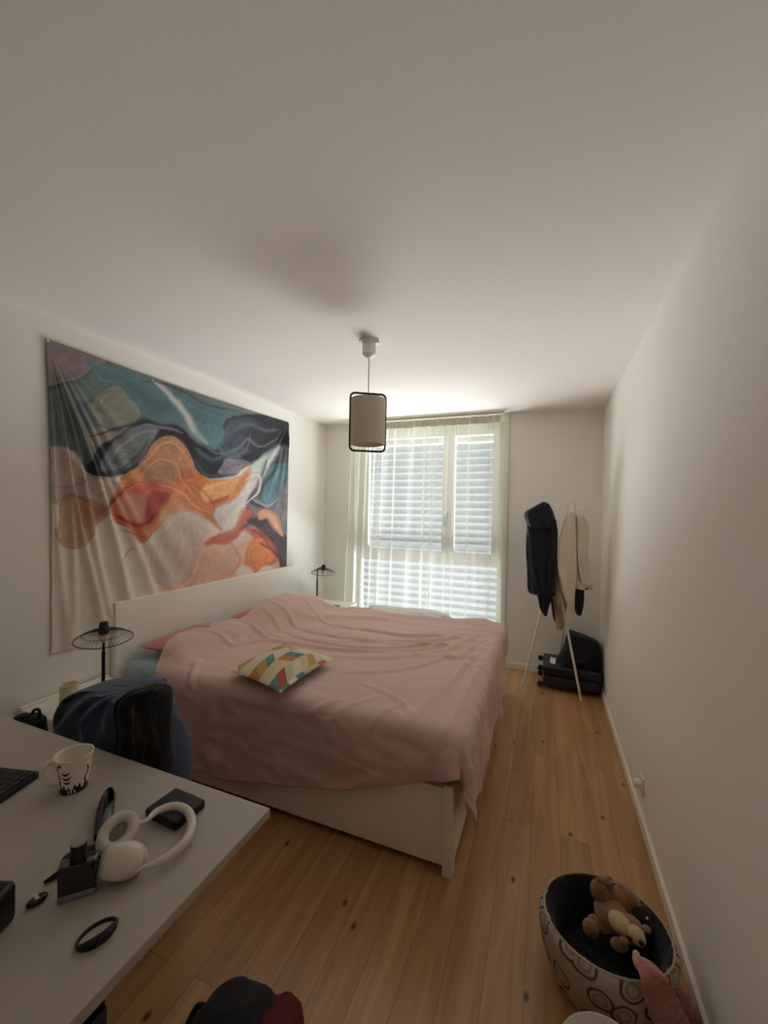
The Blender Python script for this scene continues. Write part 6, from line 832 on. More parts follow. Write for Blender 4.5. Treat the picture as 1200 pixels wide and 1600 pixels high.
def duvet():
    d = np.stack([np.array(v, float).reshape(DUV_N, DUV_N) for v in (DUVET_X, DUVET_Y, DUVET_Z)], -1)
    d[:, 0] = np.cumsum(d[:, 0], 0); return np.cumsum(d, 1)/1000.0
G = duvet()
def up2(G):                                  # smooth 2x refinement (cubic midpoints) along both grid directions
    for ax in (0, 1):
        G = np.moveaxis(G, ax, 0); n = len(G); E_ = np.concatenate([2*G[:1]-G[1:2], G, 2*G[-1:]-G[-2:-1]])
        mid = (-E_[:-3]+9*E_[1:-2]+9*E_[2:-1]-E_[3:])/16
        out = np.zeros((2*n-1,)+G.shape[1:]); out[::2] = G; out[1::2] = mid; G = np.moveaxis(out, 0, ax)
    return G
for _ in range(1):                           # take out the millimetre rounding
    K = G.copy(); K[1:-1] = G[1:-1]*.6+.2*(G[:-2]+G[2:]); G = K.copy(); G[:, 1:-1] = K[:, 1:-1]*.6+.2*(K[:, :-2]+K[:, 2:])
G = up2(G); G = up2(G)
T0 = np.gradient(G, axis=0); T1 = np.gradient(G, axis=1); Nn = np.cross(T1, T0); Nn /= np.linalg.norm(Nn, axis=2, keepdims=True)+1e-9
if Nn[..., 2].mean() < 0: Nn = -Nn
a_, b_ = G.shape[:2]; ii, jj = np.meshgrid(np.linspace(0, 1, a_), np.linspace(0, 1, b_), indexing='ij')
def ridged(x, y, s): return 1-np.abs(fbm(x, y, s, 3))*2.2
side = sst(.60, .50, G[..., 2])
ii_, jj_ = np.meshgrid(np.linspace(0, 1, a_), np.linspace(0, 1, b_), indexing='ij')
G[..., 1] += .12*sst(.72, 1, ii_)*sst(.8, .35, jj_); G[..., 2] -= .02*sst(.88, 1, ii_)*sst(.8, .35, jj_)
def crease(px, amp, w_, z0=.64):             # a long soft crease along a drafted line
    L3 = np.array([tuple(at(x, y, 2, z0))[:2] for x, y in px]); L3 = catmull(L3, 6, closed=False)
    d2 = np.full(G.shape[:2], 9.0); q_ = np.zeros(G.shape[:2])
    for k in range(len(L3)-1):
        ax, ay = L3[k]; ex, ey = L3[k+1]-L3[k]; h = np.clip(((G[..., 0]-ax)*ex+(G[..., 1]-ay)*ey)/(ex*ex+ey*ey+1e-9), 0, 1)
        dd = (G[..., 0]-ax-h*ex)**2+(G[..., 1]-ay-h*ey)**2; q_ = np.where(dd < d2, (k+h)/(len(L3)-1), q_); d2 = np.minimum(d2, dd)
    return amp*np.sin(np.pi*np.clip(q_, .03, .97))**.5*(np.exp(-d2/w_**2)-.45*np.exp(-d2/(2.6*w_)**2))*(G[..., 2] > .56)
CR_ = 0
for px, am, w_ in [(((275, 1012), (300, 990), (340, 981), (400, 985), (440, 1000)), .016, .020), (((300, 1000), (360, 1004), (420, 996), (520, 1010), (620, 1012), (700, 1003), (765, 990)), .018, .022),
    (((395, 950), (450, 972), (520, 990), (600, 998), (690, 994), (770, 985)), .020, .022), (((470, 952), (520, 972), (590, 984), (660, 990), (740, 984)), .016, .020),
    (((400, 965), (470, 992), (560, 1006), (650, 1004), (745, 994)), .016, .020), (((525, 1020), (600, 1024), (680, 1014), (765, 996)), .015, .022),
    (((540, 1045), (620, 1042), (700, 1022), (770, 1000)), .014, .022), (((560, 1060), (620, 1085), (650, 1115)), .010, .018), (((640, 1120), (690, 1075), (730, 1030), (768, 1000)), .016, .026),
    (((700, 1135), (720, 1090), (745, 1040), (772, 1005)), .014, .022), (((310, 1030), (300, 1050), (310, 1080)), .012, .018), (((420, 1085), (480, 1092), (540, 1085)), .009, .016),
    (((460, 1105), (520, 1100), (600, 1080)), .009, .018), (((560, 1120), (600, 1105), (640, 1090)), .009, .016), (((330, 1060), (345, 1085), (380, 1098)), .009, .016)]:
    CR_ = CR_+crease(px, am, w_)
w1 = ridged(jj*3.0+ii*2.5+fbm(ii*3, jj*3, 5)*.8, ii*8-jj*2.5+fbm(ii*4, jj*4, 8)*.6, 50)
w2 = ridged(jj*7+fbm(ii*5, jj*5, 6), ii*17+jj*5, 60)
w3 = ridged(jj*5-ii*14+fbm(ii*6, jj*6, 16), ii*9+jj*9, 66)
wr = (.006+.013*side)*(w1-.5)+(.0022+.005*side)*(w2-.5)+.005*side*(w3-.5)+CR_*1.25
G = G+Nn*(wr[..., None]+.004)
dv = grid_obj('duvet', G, PINK, thick=.006)
import bmesh
bm_ = bmesh.new(); bm_.from_mesh(dv.data)
bmesh.ops.delete(bm_, geom=[v for v in bm_.verts if v.co.z < .13], context='VERTS')
for _k in range(3): bmesh.ops.smooth_vert(bm_, verts=[v for v in bm_.verts if v.is_boundary and v.co.z < .26 and v.co.x > -.4], factor=.5, use_axis_x=True, use_axis_y=True, use_axis_z=True)
bm_.to_mesh(dv.data); bm_.free()
tag(dv, 'large dusty pink duvet cover spread crumpled over the whole bed', 'duvet')
# white bedding bunched at the window side
pil = MB()
pil.ell((-1.12, 3.44, .615), (.36, .11, .05), n=40, m=16, lump=.25, e=.8)
tag(pil.build('inner_duvet', WHITEC), 'white inner duvet showing beyond the pink cover at the window side of the bed', 'duvet')

# cushion with a zigzag brick print
def cushion():
    n = 90; c = Vector((-1.335, 1.895, .672)); e1 = Vector((.41, -.10, 0)); e2 = Vector((.01, .49, 0))
    R = Matrix.Rotation(.02, 3, 'X')
    pal = [lin(c_) for c_ in [(216, 204, 176), (190, 156, 84), (84, 136, 134), (166, 76, 66), (186, 122, 70), (214, 194, 150), (160, 148, 100), (226, 220, 204), (200, 158, 144), (196, 186, 158)]]
    seq = [0, 3, 5, 7, 1, 0, 2, 9, 6, 0, 4, 9, 7, 8, 1, 0, 5, 3, 9, 5, 2, 7, 6]
    V = []; Cc = []
    u = np.linspace(-1, 1, n)
    top = np.zeros((n, n, 3)); bot = np.zeros((n, n, 3)); col = np.zeros((n, n, 3))
    for i, a in enumerate(u):
        for j, b in enumerate(u):
            h = ((1-abs(a)**3)*(1-abs(b)**3))**.62*(.6+.4*(1-a*a)*(1-b*b))*.068
            pin = 1-.07*(1-b*b); pin2 = 1-.07*(1-a*a)
            p = c+e1*(a*pin*.5)+e2*(b*pin2*.5)
            wv = .005*noise.noise(Vector((a*2.5, b*2.5, 3)))
            top[i, j] = (p.x, p.y, p.z+h+wv*h*14); bot[i, j] = (p.x, p.y, p.z-h*.62)
            s = (a+1)*2.6; t_ = (b+1)*3.6; k = int(s); fr = s-k
            t2 = t_+(fr if k % 2 == 0 else 1-fr)*.9; m_ = int(math.floor(t2))
            col[i, j] = pal[seq[(k*5+m_*3+m_*m_) % len(seq)]]
    cu = thing('throw_cushion', 'square cushion with multicoloured zigzag brick print on the pink duvet', 'cushion', (c.x, c.y, c.z-.04))
    grid_obj('cushion_front', top[:, ::-1], PRINT, cu, col=col[:, ::-1])
    grid_obj('cushion_back', bot, mat('cushion_back', (120, 96, 70), .9), cu)
cushion()

# ------------------------------------------------------------------ nightstands and lamps
def nightstand(x0, x1, y0, y1, label, drawer_front):
    t_ = thing('nightstand', label, 'nightstand', ((x0+x1)/2, (y0+y1)/2, 0)); H_ = .51
    MB().box(x0, x1, y0, y1, H_-.022, H_, .002).build('top', WHITE, t_)
    MB().box(x0+.004, x1-.022, y0+.004, y0+.02, .04, H_-.022).box(x0+.004, x1-.022, y1-.02, y1-.004, .04, H_-.022)\
        .box(x0+.004, x0+.02, y0+.02, y1-.02, .04, H_-.022).box(x0+.02, x1-.022, y0+.02, y1-.02, .04, .06).build('body', WHITE, t_, smooth=False)
    for z0 in (.065, .275):
        d = MB().box(x1-.02, x1-.002, y0+.006, y1-.006, z0, z0+.205, .002).build('drawer', WHITE, t_)
    MB().box(x0, x0+.018, y0, y1, H_, H_+.012, .002).build('back_ledge', WHITE, t_)
    return t_
nightstand(XL+.016, -2.055, 1.225, 1.665, 'white nightstand beside the denim pile, near side of the bed', 1)
nightstand(XL+.016, -1.90, 3.655, 4.05, 'white nightstand beside the curtain, far side of the bed', 1)
def lamp(loc, label, name='table_lamp', sc=1.0, arm=.11, dx=.83, dy=-.56):
    t_ = thing(name, label, 'lamp', loc, 'wire shade table lamps'); L0 = Vector(loc)
    MB().lathe([(.001, 0), (.075, 0), (.078, .004), (.076, .012), (.014, .016), (.006, .02)], loc, 32).build('base', BLACKM, t_)
    hgt = .412*sc; d = Vector((dx, dy, 0)).normalized(); top = []
    MB().tube([L0+Vector((0, 0, .014)), L0+Vector((0, 0, hgt*.62))], .0085, 12).tube([L0+Vector((0, 0, hgt*.6)), L0+Vector((0, 0, hgt*.86))], .0062, 12).build('pole', BLACKM, t_)
    for k in range(13):
        a = math.pi*.5*k/12*1.12; top.append(L0+Vector((0, 0, hgt*.86-.01))+d*(arm*(1-math.cos(a)))+Vector((0, 0, .065*math.sin(a))))
    MB().tube(top, .0048, 10).build('arm', BLACKM, t_)
    e = L0+d*(arm*1.12)+Vector((0, 0, hgt*.86+.05)); Rt = Matrix.Rotation(math.radians(5), 3, Vector((-dy, dx, 0)))
    MB().lathe([(.001, .035), (.016, .035), (.019, .03), (.024, -.008), (.024, -.022), (.001, -.022)], e, 24).build('socket', BLACKP, t_)
    MB().ell(e+Vector((0, 0, -.045)), (.022, .022, .026), n=16, m=10).build('bulb', CAND, t_)
    sh = MB(); Rr = .126*sc
    def prof(q): return (Rr*q, -.004-.046*q**2.2)
    for k in range(44):
        w_ = 2*math.pi*k/44; pts = []
        for q in np.linspace(.14, 1, 9):
            r_, z_ = prof(q); pts.append(e+Rt @ Vector((r_*math.cos(w_), r_*math.sin(w_), z_)))
        sh.tube(pts, .00085, 5)
    for q, rr in ((1, .0024), (.72, .001), (.45, .001), (.15, .0018)):
        r_, z_ = prof(q); sh.tube([e+Rt @ Vector((r_*math.cos(a), r_*math.sin(a), z_)) for a in np.linspace(0, 2*math.pi, 49)[:-1]], rr, 6, closed=True)
    sh.build('wire_shade', BLACKM, t_)
    return t_
lamp((-2.14, 1.455, .511), 'black wire shade lamp on the near nightstand by the headboard edge')
lamp((-2.25, 3.79, .511), 'black wire shade lamp on the far nightstand next to the window', arm=.13)
ph_ = MB().box(-2.06, -1.99, 3.69, 3.83, .5105, .519, .003); tag(ph_.build('phone', BLACKG), 'dark phone lying on the far nightstand below the lamp', 'phone')
c_ = at(111, 1109, 2, .51)
cn = thing('candle_glass', 'pale frosted cylinder candle on the near nightstand, left of the lamp', 'candle', (c_.x-.02, c_.y, .51))
MB().lathe([(.001, .0), (.036, 0), (.038, .004), (.038, .125), (.034, .125), (.034, .05), (.001, .05)], (c_.x-.02, c_.y, .511), 32).build('glass', CAND, cn)
MB().lathe([(.001, .0), (.033, 0), (.033, .03), (.001, .031)], (c_.x-.02, c_.y, .562), 24).build('wax', mat('wax', (226, 214, 186), .5), cn)
c_ = at(148, 1093, 2, .52)
tag(MB().ell((c_.x, c_.y, .532), (.035, .028, .02), lump=.5).build('crumpled_tissue', WHITEC), 'crumpled white tissue on the near nightstand beside the denim pile', 'tissue')

# ------------------------------------------------------------------ pendant lamp
pA = at(547, 660, 1, 2.105); pB = at(602, 662, 1, 2.215); pc = (pA+pB)/2
pd = thing('pendant_lamp', 'ceiling pendant with grey fabric cylinder inside a bronze rounded frame', 'lamp', (pc.x, pc.y, 1.86))
MB().lathe([(.001, H-.0005), (.058, H-.0005), (.058, H-.008), (.040, H-.012), (.038, H-.078), (.030, H-.086), (.008, H-.10), (.001, H-.10)], (pc.x, pc.y, 0), 32).build('canopy', WHITE, pd)
MB().box(pc.x+.035, pc.x+.062, pc.y-.012, pc.y+.012, H-.022, H-.004, .004).build('canopy_screw', WHITE, pd)
MB().tube([(pc.x, pc.y, H-.09), (pc.x, pc.y, 2.17)], .0028, 8).build('cord', mat('cord_grey', (150, 140, 128), .7), pd)
u_ = (pB-pA); u_.z = 0; hw = u_.length/2; u_.normalize(); zt, zb, rc = 2.198, 1.868, .026
loop = []
for (sx, sz, a0) in ((1, 1, 0), (-1, 1, 90), (-1, -1, 180), (1, -1, 270)):
    for k in range(7):
        a = math.radians(a0+15*k); cx = sx*(hw-rc); cz = (zt-rc if sz > 0 else zb+rc)
        loop.append(Vector((pc.x, pc.y, 0))+u_*(cx+rc*math.cos(a))+Vector((0, 0, cz+rc*math.sin(a))))
MB().tube(loop, .0062, 10, closed=True).build('frame', BRONZE, pd)
MB().lathe([(.098, 1.905), (.1, 1.905), (.1, 2.165), (.098, 2.165), (.098, 1.905)], (pc.x, pc.y, 0), 48, cap=(False, False)).build('shade', SHADE, pd)
MB().tube([(pc.x, pc.y, 2.175), (pc.x, pc.y, 2.10)], .017, 14).build('lamp_holder', WHITE, pd)
sp = MB()
for k in range(3):
    a = 2*math.pi*k/3+.3; sp.tube([(pc.x, pc.y, 2.15), (pc.x+.098*math.cos(a), pc.y+.098*math.sin(a), 2.155)], .0018, 6)
sp.build('shade_spider', WMETAL, pd)
MB().ell((pc.x, pc.y, 2.06), (.03, .03, .045), n=18, m=12).build('bulb', CAND, pd)

# ------------------------------------------------------------------ coat rack, garments, luggage
F1 = Vector((-.165, 3.842, 0)); F2 = Vector((.290, 3.708, 0)); F3 = Vector((.13, 4.172, 0))
t1 = at(887, 789, 1, 3.98); t2 = at(850, 792, 1, 3.95); t3 = at(899, 787, 1, 3.84)
rk = thing('coat_rack', 'white tripod coat rack of crossing metal poles in the corner right of the window', 'coat rack', (.09, 3.88, 0))
for a, b in ((F1, t1), (F2, t2), (F3, t3)):
    MB().tube([a+Vector((0, 0, .006)), b], .0095, 12).ell(b, (.012, .012, .012), n=12, m=8).build('pole', WMETAL, rk)
    MB().lathe([(.001, 0), (.012, 0), (.012, .015), (.001, .016)], (a.x, a.y, 0), 14).build('foot', TRIM, rk)
for b, d in ((t1, (.0, -.06)), (t2, (-.05, -.03)), (t3, (.07, -.02))):
    q = b-Vector((0, 0, .06)); MB().tube([q, q+Vector((d[0], d[1], .0)), q+Vector((d[0]*1.25, d[1]*1.25, .03))], .005, 8).build('hook', WMETAL, rk)
GY = 3.72
co = thing('navy_coat', 'long black-navy hooded coat hanging on the left of the coat rack', 'coat', (-.04, GY, .85))
rows_loft('coat_body', [(803, 838, 856), (808, 826, 866), (816, 823, 869), (840, 822, 870.5), (870, 821.5, 869.5), (900, 822.5, 869), (922, 824, 868), (928, 828, 867)], GY, .085, NAVY, co, folds=6, famp=.009, seed=2)
hdR = [(784.5, 847, 852), (788, 840, 858), (794, 830, 862), (800, 821, 865), (808, 819, 867), (816, 822, 868), (824, 826, 868)]
rows_loft('hood', hdR, GY-.03, .085, NAVY, co, folds=4, famp=.008, seed=5)
rows_loft('sleeve', [(812, 860, 869), (830, 858, 871.5), (860, 857, 871), (900, 856, 869), (926, 857, 867)], GY-.07, .035, NAVY, co, folds=3, famp=.005, seed=8, nx=40)
dj = rows_loft('scarf', [(905, 838, 866), (925, 838, 864), (940, 841, 860), (952, 844, 857), (962, 850, 855)], GY+.09, .035, NAVY, None, folds=5, famp=.006, seed=3, nx=40)
dj.data.materials[0] = mat('navy_scarf', (30, 34, 50), .85, (40, .3)); tag(dj, 'dark navy scarf end hanging below the hem of the long coat', 'scarf')
cc = thing('cream_coat', 'cream wool coat hanging open on the right of the coat rack', 'coat', (.22, GY, .7))
rows_loft('coat_body', [(800, 887, 900), (806, 884, 910), (816, 881, 920), (835, 876.5, 921), (855, 874, 919), (880, 873, 920), (905, 874, 923.5), (914, 880, 925), (919, 892, 926)], GY+.02, .075, CREAMC, cc, folds=6, famp=.010, seed=11)
rows_loft('front_panel', [(803, 888, 898), (820, 881, 900), (850, 872.5, 901), (880, 871, 901.5), (900, 873, 901), (920, 877.5, 899), (940, 884, 897.5), (955, 890, 898), (961, 894, 897)], GY-.07, .030, CREAMC, cc, folds=4, famp=.007, seed=14, nx=48)
rows_loft('sleeve', [(808, 900, 914), (830, 902, 920), (860, 902, 919), (890, 904, 921), (914, 910, 925)], GY-.065, .03, CREAMC, cc, folds=3, famp=.006, seed=17, nx=40)
rows_loft('rear_panel', [(870, 869, 880), (895, 868, 880), (920, 869, 879), (936, 870.5, 876), (945, 871.5, 873.5)], GY+.05, .025, CREAMC, cc, folds=3, famp=.004, seed=19, nx=36)
bg = rows_loft('beige_shirt', [(905, 856, 884), (925, 858, 885), (945, 861, 886), (962, 866, 883), (975, 868.5, 882), (984, 870.5, 878)], GY+.17, .03, BEIGEC, None, folds=5, famp=.007, seed=23, nx=48)
tag(bg, 'beige shirt hanging low between the dark and the cream coat', 'shirt')
bt = rows_loft('brown_belt', [(930, 857, 862), (945, 861, 866), (962, 863.5, 867.5), (971, 866, 867.5)], GY+.10, .012, BROWNC, None, folds=2, famp=.001, seed=29, nx=24)
tag(bt, 'narrow brown leather strap hanging at the left of the beige shirt', 'strap')
bh = thing('knit_scarf', 'black knit scarf hanging under the hem of the cream coat', 'scarf', (.3, GY, .7))
rows_loft('scarf_end', [(908, 899, 914), (922, 899, 913), (940, 898, 912.5), (955, 898.5, 910), (961, 902, 908)], GY+.01, .035, BLACKC, bh, folds=3, famp=.006, seed=31, nx=40)
a_ = at(908, 921, 1, GY-.01); b2 = at(922, 918, 1, GY-.03)
MB().ell((a_+b2)/2+Vector((0, 0, 0)), (.035, .03, .011), Matrix.Rotation(-.3, 3, 'Y')).build('brim', BLACKC, bh)

sc = thing('suitcase', 'black hard-shell suitcase lying flat on the floor behind the coat rack', 'suitcase', (.2, 3.97, 0))
MB().box(-.005, .452, 3.80, 4.13, .03, .125, .025).build('shell', SUITC, sc)
MB().box(-.005, .452, 3.80, 4.13, .129, .215, .025).build('lid', SUITC, sc)
MB().box(.02, .44, 3.81, 4.14, .124, .131, .002).build('zip', BLACKC, sc)
for (x, y, z_) in ((-.025, 3.84, .035), (-.025, 3.84, .175), (-.025, 4.10, .035), (-.025, 4.10, .175)):
    MB().lathe([(.001, -.011), (.022, -.011), (.024, -.006), (.024, .006), (.022, .011), (.001, .011)], (x, y, z_), 20, Matrix.Rotation(math.pi/2, 3, 'X')).box(x-.006, x+.03, y-.014, y+.014, z_-.012, z_+.012, .003).build('wheel', BLACKP, sc)
MB().box(.0, .14, 3.83, 4.12, .215, .2165).build('side_pocket', SUITG, sc, smooth=False)
tg = MB().box(-.022, .022, -.0008, .0008, -.03, .03, 0, Matrix.Rotation(.25, 3, 'Y') @ Matrix.Rotation(-.9, 3, 'X'))
tg.v = [(x+.075, y+3.87, z+.242) for x, y, z in tg.v]; tag(tg.build('luggage_tag', WHITE, smooth=False), 'small white paper tag lying on top of the suitcase', 'tag')
db = thing('duffel_bag', 'slumped black soft bag on top of the suitcase in the corner', 'bag', (.3, 3.98, .22))
bv = MB(); R_ = []
rows = [(.217, .10, .462), (.24, .112, .463), (.28, .135, .462), (.33, .16, .462), (.38, .172, .455), (.42, .180, .44), (.45, .186, .36), (.468, .192, .26), (.478, .198, .225)]
Rr = catmull(rows, 4, False); pts = []
for (z_, xa, xb) in Rr:
    row = []
    for k in range(56):
        t_ = 2*math.pi*k/56; c, s_ = math.cos(t_), math.sin(t_)
        x = (xa+xb)/2+(xb-xa)/2*math.copysign(abs(c)**.7, c); y = 3.985+.13*math.copysign(abs(s_)**.7, s_)*(1-.5*max(0, z_-.3)/.2)
        f = .014*noise.noise((c*2.5, z_*9, s_*2.5)); row.append((min(x+f*.5, .464), y+f, z_+.006*noise.noise((c*4, s_*4, 1))))
    pts.append(row)
Pb = np.array(pts); c1 = Pb[-1].mean(0); Pb = np.concatenate([Pb, [c1+(Pb[-1]-c1)*.05]], 0)
grid_obj('bag_body', Pb, NAVY, db, wrap=True)
MB().tube([(.17, 3.86, .36), (.2, 3.84, .30), (.27, 3.835, .27), (.35, 3.84, .29), (.4, 3.86, .36)], .009, 8, flat=.4).build('strap', BLACKC, db)

# ------------------------------------------------------------------ desk and everything on it
DZ = .73; dk = thing('desk', 'white desk with a grey-beige top in the lower left foreground', 'desk', (-1.5, .5, 0))
MB().box(-2.30, -.673, .09, .911, DZ-.024, DZ, .0015).build('desktop', DESKM, dk)
for (x, y) in ((-2.27, .86), (-2.27, .14), (-1.75, .86), (-1.75, .14)): MB().box(x-.02, x+.02, y-.02, y+.02, 0, DZ-.025).build('leg', WMETAL, dk, smooth=False)
du = thing('drawer_unit', 'dark brown drawer unit under the near right end of the desk', 'drawer unit', (-.86, .3, 0))
MB().box(-1.06, -.70, .12, .488, .0, .69, .003).build('body', DKWOOD, du)
for z0 in (.03, .25, .47): MB().box(-.70, -.688, .125, .483, z0, z0+.20, .002).build('drawer', DKWOOD, du)

kc = at(64, 1213, 2, DZ); ka = Vector((-.966, -.258, 0)); kb = Vector((.258, -.966, 0))
kb_t = thing('keyboard', 'black keyboard cut off by the left edge, behind the mug', 'keyboard', (kc.x, kc.y, DZ))
def obox(o, a, b, x0, x1, y0, y1, z0, z1, mb=None):
    mb = mb or MB(); v = [o+a*x+b*y+Vector((0, 0, z)) for z in (z0, z1) for y in (y0, y1) for x in (x0, x1)]
    return mb.add(v, [(0, 1, 3, 2), (4, 6, 7, 5), (0, 4, 5, 1), (2, 3, 7, 6), (0, 2, 6, 4), (1, 5, 7, 3)])
obox(kc, ka, kb, 0, .44, 0, .132, 0.0005, .014).build('case', mat('keyboard_case', (38, 36, 38), .5), kb_t, smooth=False)
KEY = mat('keycap', (26, 25, 27), .45)
proto = obox(Vector((0, 0, 0)), ka, kb, 0, .0168, 0, .0178, 0, .004).build('key', KEY, None, smooth=False)
first = True
for r_ in range(6):
    for k in range(14):
        o = proto if first else proto.copy()
        if not first: link(o)
        first = False
        o.parent = kb_t; p = ka*(.009+k*.0195)+kb*(.009+r_*.0200); o.location = (p.x, p.y, .0141)
def mug():
    c = Vector((-1.232, .758, DZ+.0008)); h = .098; nz_, nt = 90, 160
    P = np.zeros((nz_, nt, 3)); C_ = np.zeros((nz_, nt, 3)); Wt = np.array(lin((232, 226, 214))); Bk = np.array(lin((20, 18, 18)))
    for i in range(nz_):
        v = i/(nz_-1); r = .033+.0135*v**1.1
        for k in range(nt):
            a = 2*math.pi*k/nt; P[i, k] = (c.x+r*math.cos(a), c.y+r*math.sin(a), c.z+h*v)
            C_[i, k] = Wt
            dg = math.degrees((a-VA+math.pi) % (2*math.pi)-math.pi)     # angle from the side facing the room
            edge = .20+.05*math.sin(dg*.13)+.06*math.sin(dg*.31+1)
            if v < edge*(1 if abs(dg+15) < 75 else .55) and not (.03 < v < .13 and -30 < dg < 10 and math.sin(dg*.5) > .3): C_[i, k] = Bk
            for (d0, v0, ln, th_) in ((-28, .62, 16, .035), (-26, .48, 18, .035), (-24, .36, 15, .03)):
                q = (dg-d0)/ln
                if abs(q) < 1 and abs(v-v0-.07*q*q) < th_*(1-q*q*.7): C_[i, k] = Bk
            if abs(dg+50+8*v) < 5-3*v and .1 < v < .88: C_[i, k] = Bk
            if abs(dg-48-6*math.sin(v*14)) < 4 and .15 < v < .7: C_[i, k] = Bk
            if (dg+46)**2/40+((v-.88)/.05)**2 < 1: C_[i, k] = Bk
    m_ = thing('mug', 'white coffee mug with black printed marks standing on the desk', 'mug', c)
    grid_obj('body', P, MUGM, m_, col=C_, wrap=True)
    MB().lathe([(.0465, h), (.0472, h+.0012), (.0455, h+.0016), (.0432, h), (.042, h-.02), (.0295, .006), (.001, .005)], c, 64, cap=(False, True)).lathe([(.001, 0), (.033, 0)], c, 64, cap=(True, False)).build('lining', mat('mug_white', (228, 222, 210), .25), m_)
    d = Vector((-.70, -.71, 0)); pts = [c+d*q+Vector((0, 0, z_)) for q, z_ in ((.042, .083), (.058, .084), (.071, .072), (.074, .052), (.066, .034), (.050, .024), (.035, .026))]
    MB().tube(catmull([tuple(p) for p in pts], 5, False), .0052, 12, flat=1.4).build('handle', mat('mug_handle', (226, 220, 208), .25), m_)
VA = math.atan2(-.75, 1.23)
mug()
# headphones lying on their side
hp = thing('headphones', 'white over-ear headphones lying on the desk', 'headphones', (-.88, .69, DZ))
def cup(c, nrm, up, rx, ry, dpt, mb_shell, mb_pad, mb_in):
    n_ = Vector(nrm).normalized(); a = Vector(up); a = (a-n_*a.dot(n_)).normalized(); b = n_.cross(a)
    R = Matrix((a, b, n_)).transposed(); c = Vector(c)
    mb_shell.ell(c, (rx, ry, dpt), R, 28, 16, e=.85)
    pts = [c+R @ Vector(((rx-.010)*math.cos(w_), (ry-.010)*math.sin(w_), dpt*.95)) for w_ in np.linspace(0, 2*math.pi, 33)[:-1]]
    mb_pad.tube(pts, .0125, 12, closed=True)
    k = [c+R @ Vector((0, 0, dpt*1.03))]+[c+R @ Vector(((rx-.013)*math.cos(w_), (ry-.013)*math.sin(w_), dpt*1.03)) for w_ in np.linspace(0, 2*math.pi, 29)[:-1]]
    mb_in.add(k, [(0, 1+i, 1+(i+1) % 28) for i in range(28)])
ca = at(193, 1298, 2, DZ+.045); cb = at(189, 1346, 2, DZ+.040)
s1, p1, i1 = MB(), MB(), MB(); cup(ca-Vector((.012, .006, .012)), (.50, -.28, .82), (-.25, .9, 0), .043, .037, .021, s1, p1, i1)
s2, p2, i2 = MB(), MB(), MB(); cup(cb, (-.36, .62, -.55), (.85, .45, 0), 0.043, .033, .024, s2, p2, i2)
s1.build('ear_cup', HPW, hp); s2.build('ear_cup', HPW, hp); p1.build('ear_pad', HPG, hp); p2.build('ear_pad', HPG, hp); i1.build('inner_mesh', HPD, hp); i2.build('inner_mesh', HPD, hp)
bp_ = [at(x, y, 2, DZ+z_) for x, y, z_ in ((205, 1283, .05), (226, 1284, .04), (245, 1268, .032), (272, 1260, .028), (293, 1268, .026), (300, 1288, .024), (290, 1314, .022), (266, 1336, .020), (240, 1350, .020), (222, 1356, .022), (207, 1364, .026))]
bq = catmull([tuple(p) for p in bp_], 6, False); nb = len(bq)
MB().tube(bq, [.0042+.0062*math.sin(math.pi*min(1, max(0, (i/nb-.12)/.70)))**.6 for i in range(nb)], 14, flat=1.15).build('headband', HPW, hp)
# wallet, case, perfume and small things
wc = [at(x, y, 2, DZ+.012) for x, y in ((232, 1266), (283, 1232), (313, 1260), (268, 1299))]
wa = (wc[1]-wc[0]+wc[2]-wc[3])/2; wbv = (wc[3]-wc[0]+wc[2]-wc[1])/2; wl, ww_ = wa.length, wbv.length; wa.normalize(); wbv = Vector((wa.y, -wa.x, 0)) if wbv.dot(Vector((wa.y, -wa.x, 0))) > 0 else Vector((-wa.y, wa.x, 0))
ctr = sum(wc, Vector())/4
RW = Matrix((wa, wbv, wa.cross(wbv))).transposed()
wm = MB().box(-wl/2, wl/2, -ww_/2, ww_/2, -.0115, .0115, .005, RW); wm.v = [(x+ctr.x, y+ctr.y, z+DZ+.0125) for x, y, z in wm.v]
wt_ = thing('wallet', 'black leather wallet beside the headband of the headphones', 'wallet', (ctr.x, ctr.y, DZ)); wm.build('cover', mat('black_leather', (18, 17, 18), .55, (120, .3)), wt_)
wm = MB().box(wl/2-.003, wl/2+.006, -.014, .014, -.006, .006, .003, RW); wm.v = [(x+ctr.x, y+ctr.y, z+DZ+.0125) for x, y, z in wm.v]; wm.build('snap_tab', BLACKP, wt_)
e0 = at(157, 1308, 2, DZ+.02); e1_ = at(171, 1236, 2, DZ+.02)
gc = thing('glasses_case', 'narrow black case lying between the mug and the headphones', 'case', ((e0.x+e1_.x)/2, (e0.y+e1_.y)/2, DZ))
L_ = []; n_ = 14
for k in range(n_+1):
    q = k/n_; L_.append(e0.lerp(e1_, q)+Vector((0, 0, .004*math.sin(q*math.pi))))
MB().tube(L_, [.006+.0145*math.sin(math.pi*min(.97, max(.05, .08+.9*k/n_)))**.45 for k in range(n_+1)], 16, flat=.9).build('shell', BLACKG, gc)
g2 = [p+Vector((.013, .010, .004)) for p in L_[7:13]]
MB().tube(g2, .004, 8).build('glint_strip', mat('rose_glint', (150, 104, 92), .35, metal=.3), gc)  # pinkish highlight on the case, put in as a coloured strip
pf = thing('perfume_bottle', 'dark perfume bottle with a round black cap standing on the desk', 'bottle', (-.885, .556, DZ))
e_a = Vector((.70, .71, 0)); e_b = Vector((-.71, .70, 0)); RP = Matrix((e_a, e_b, Vector((0, 0, 1)))).transposed()
def pbox(x0, x1, y0, y1, z0, z1, b): 
    m_ = MB().box(x0, x1, y0, y1, z0, z1, b, RP); m_.v = [(x-.885, y+.556, z+DZ) for x, y, z in m_.v]; return m_
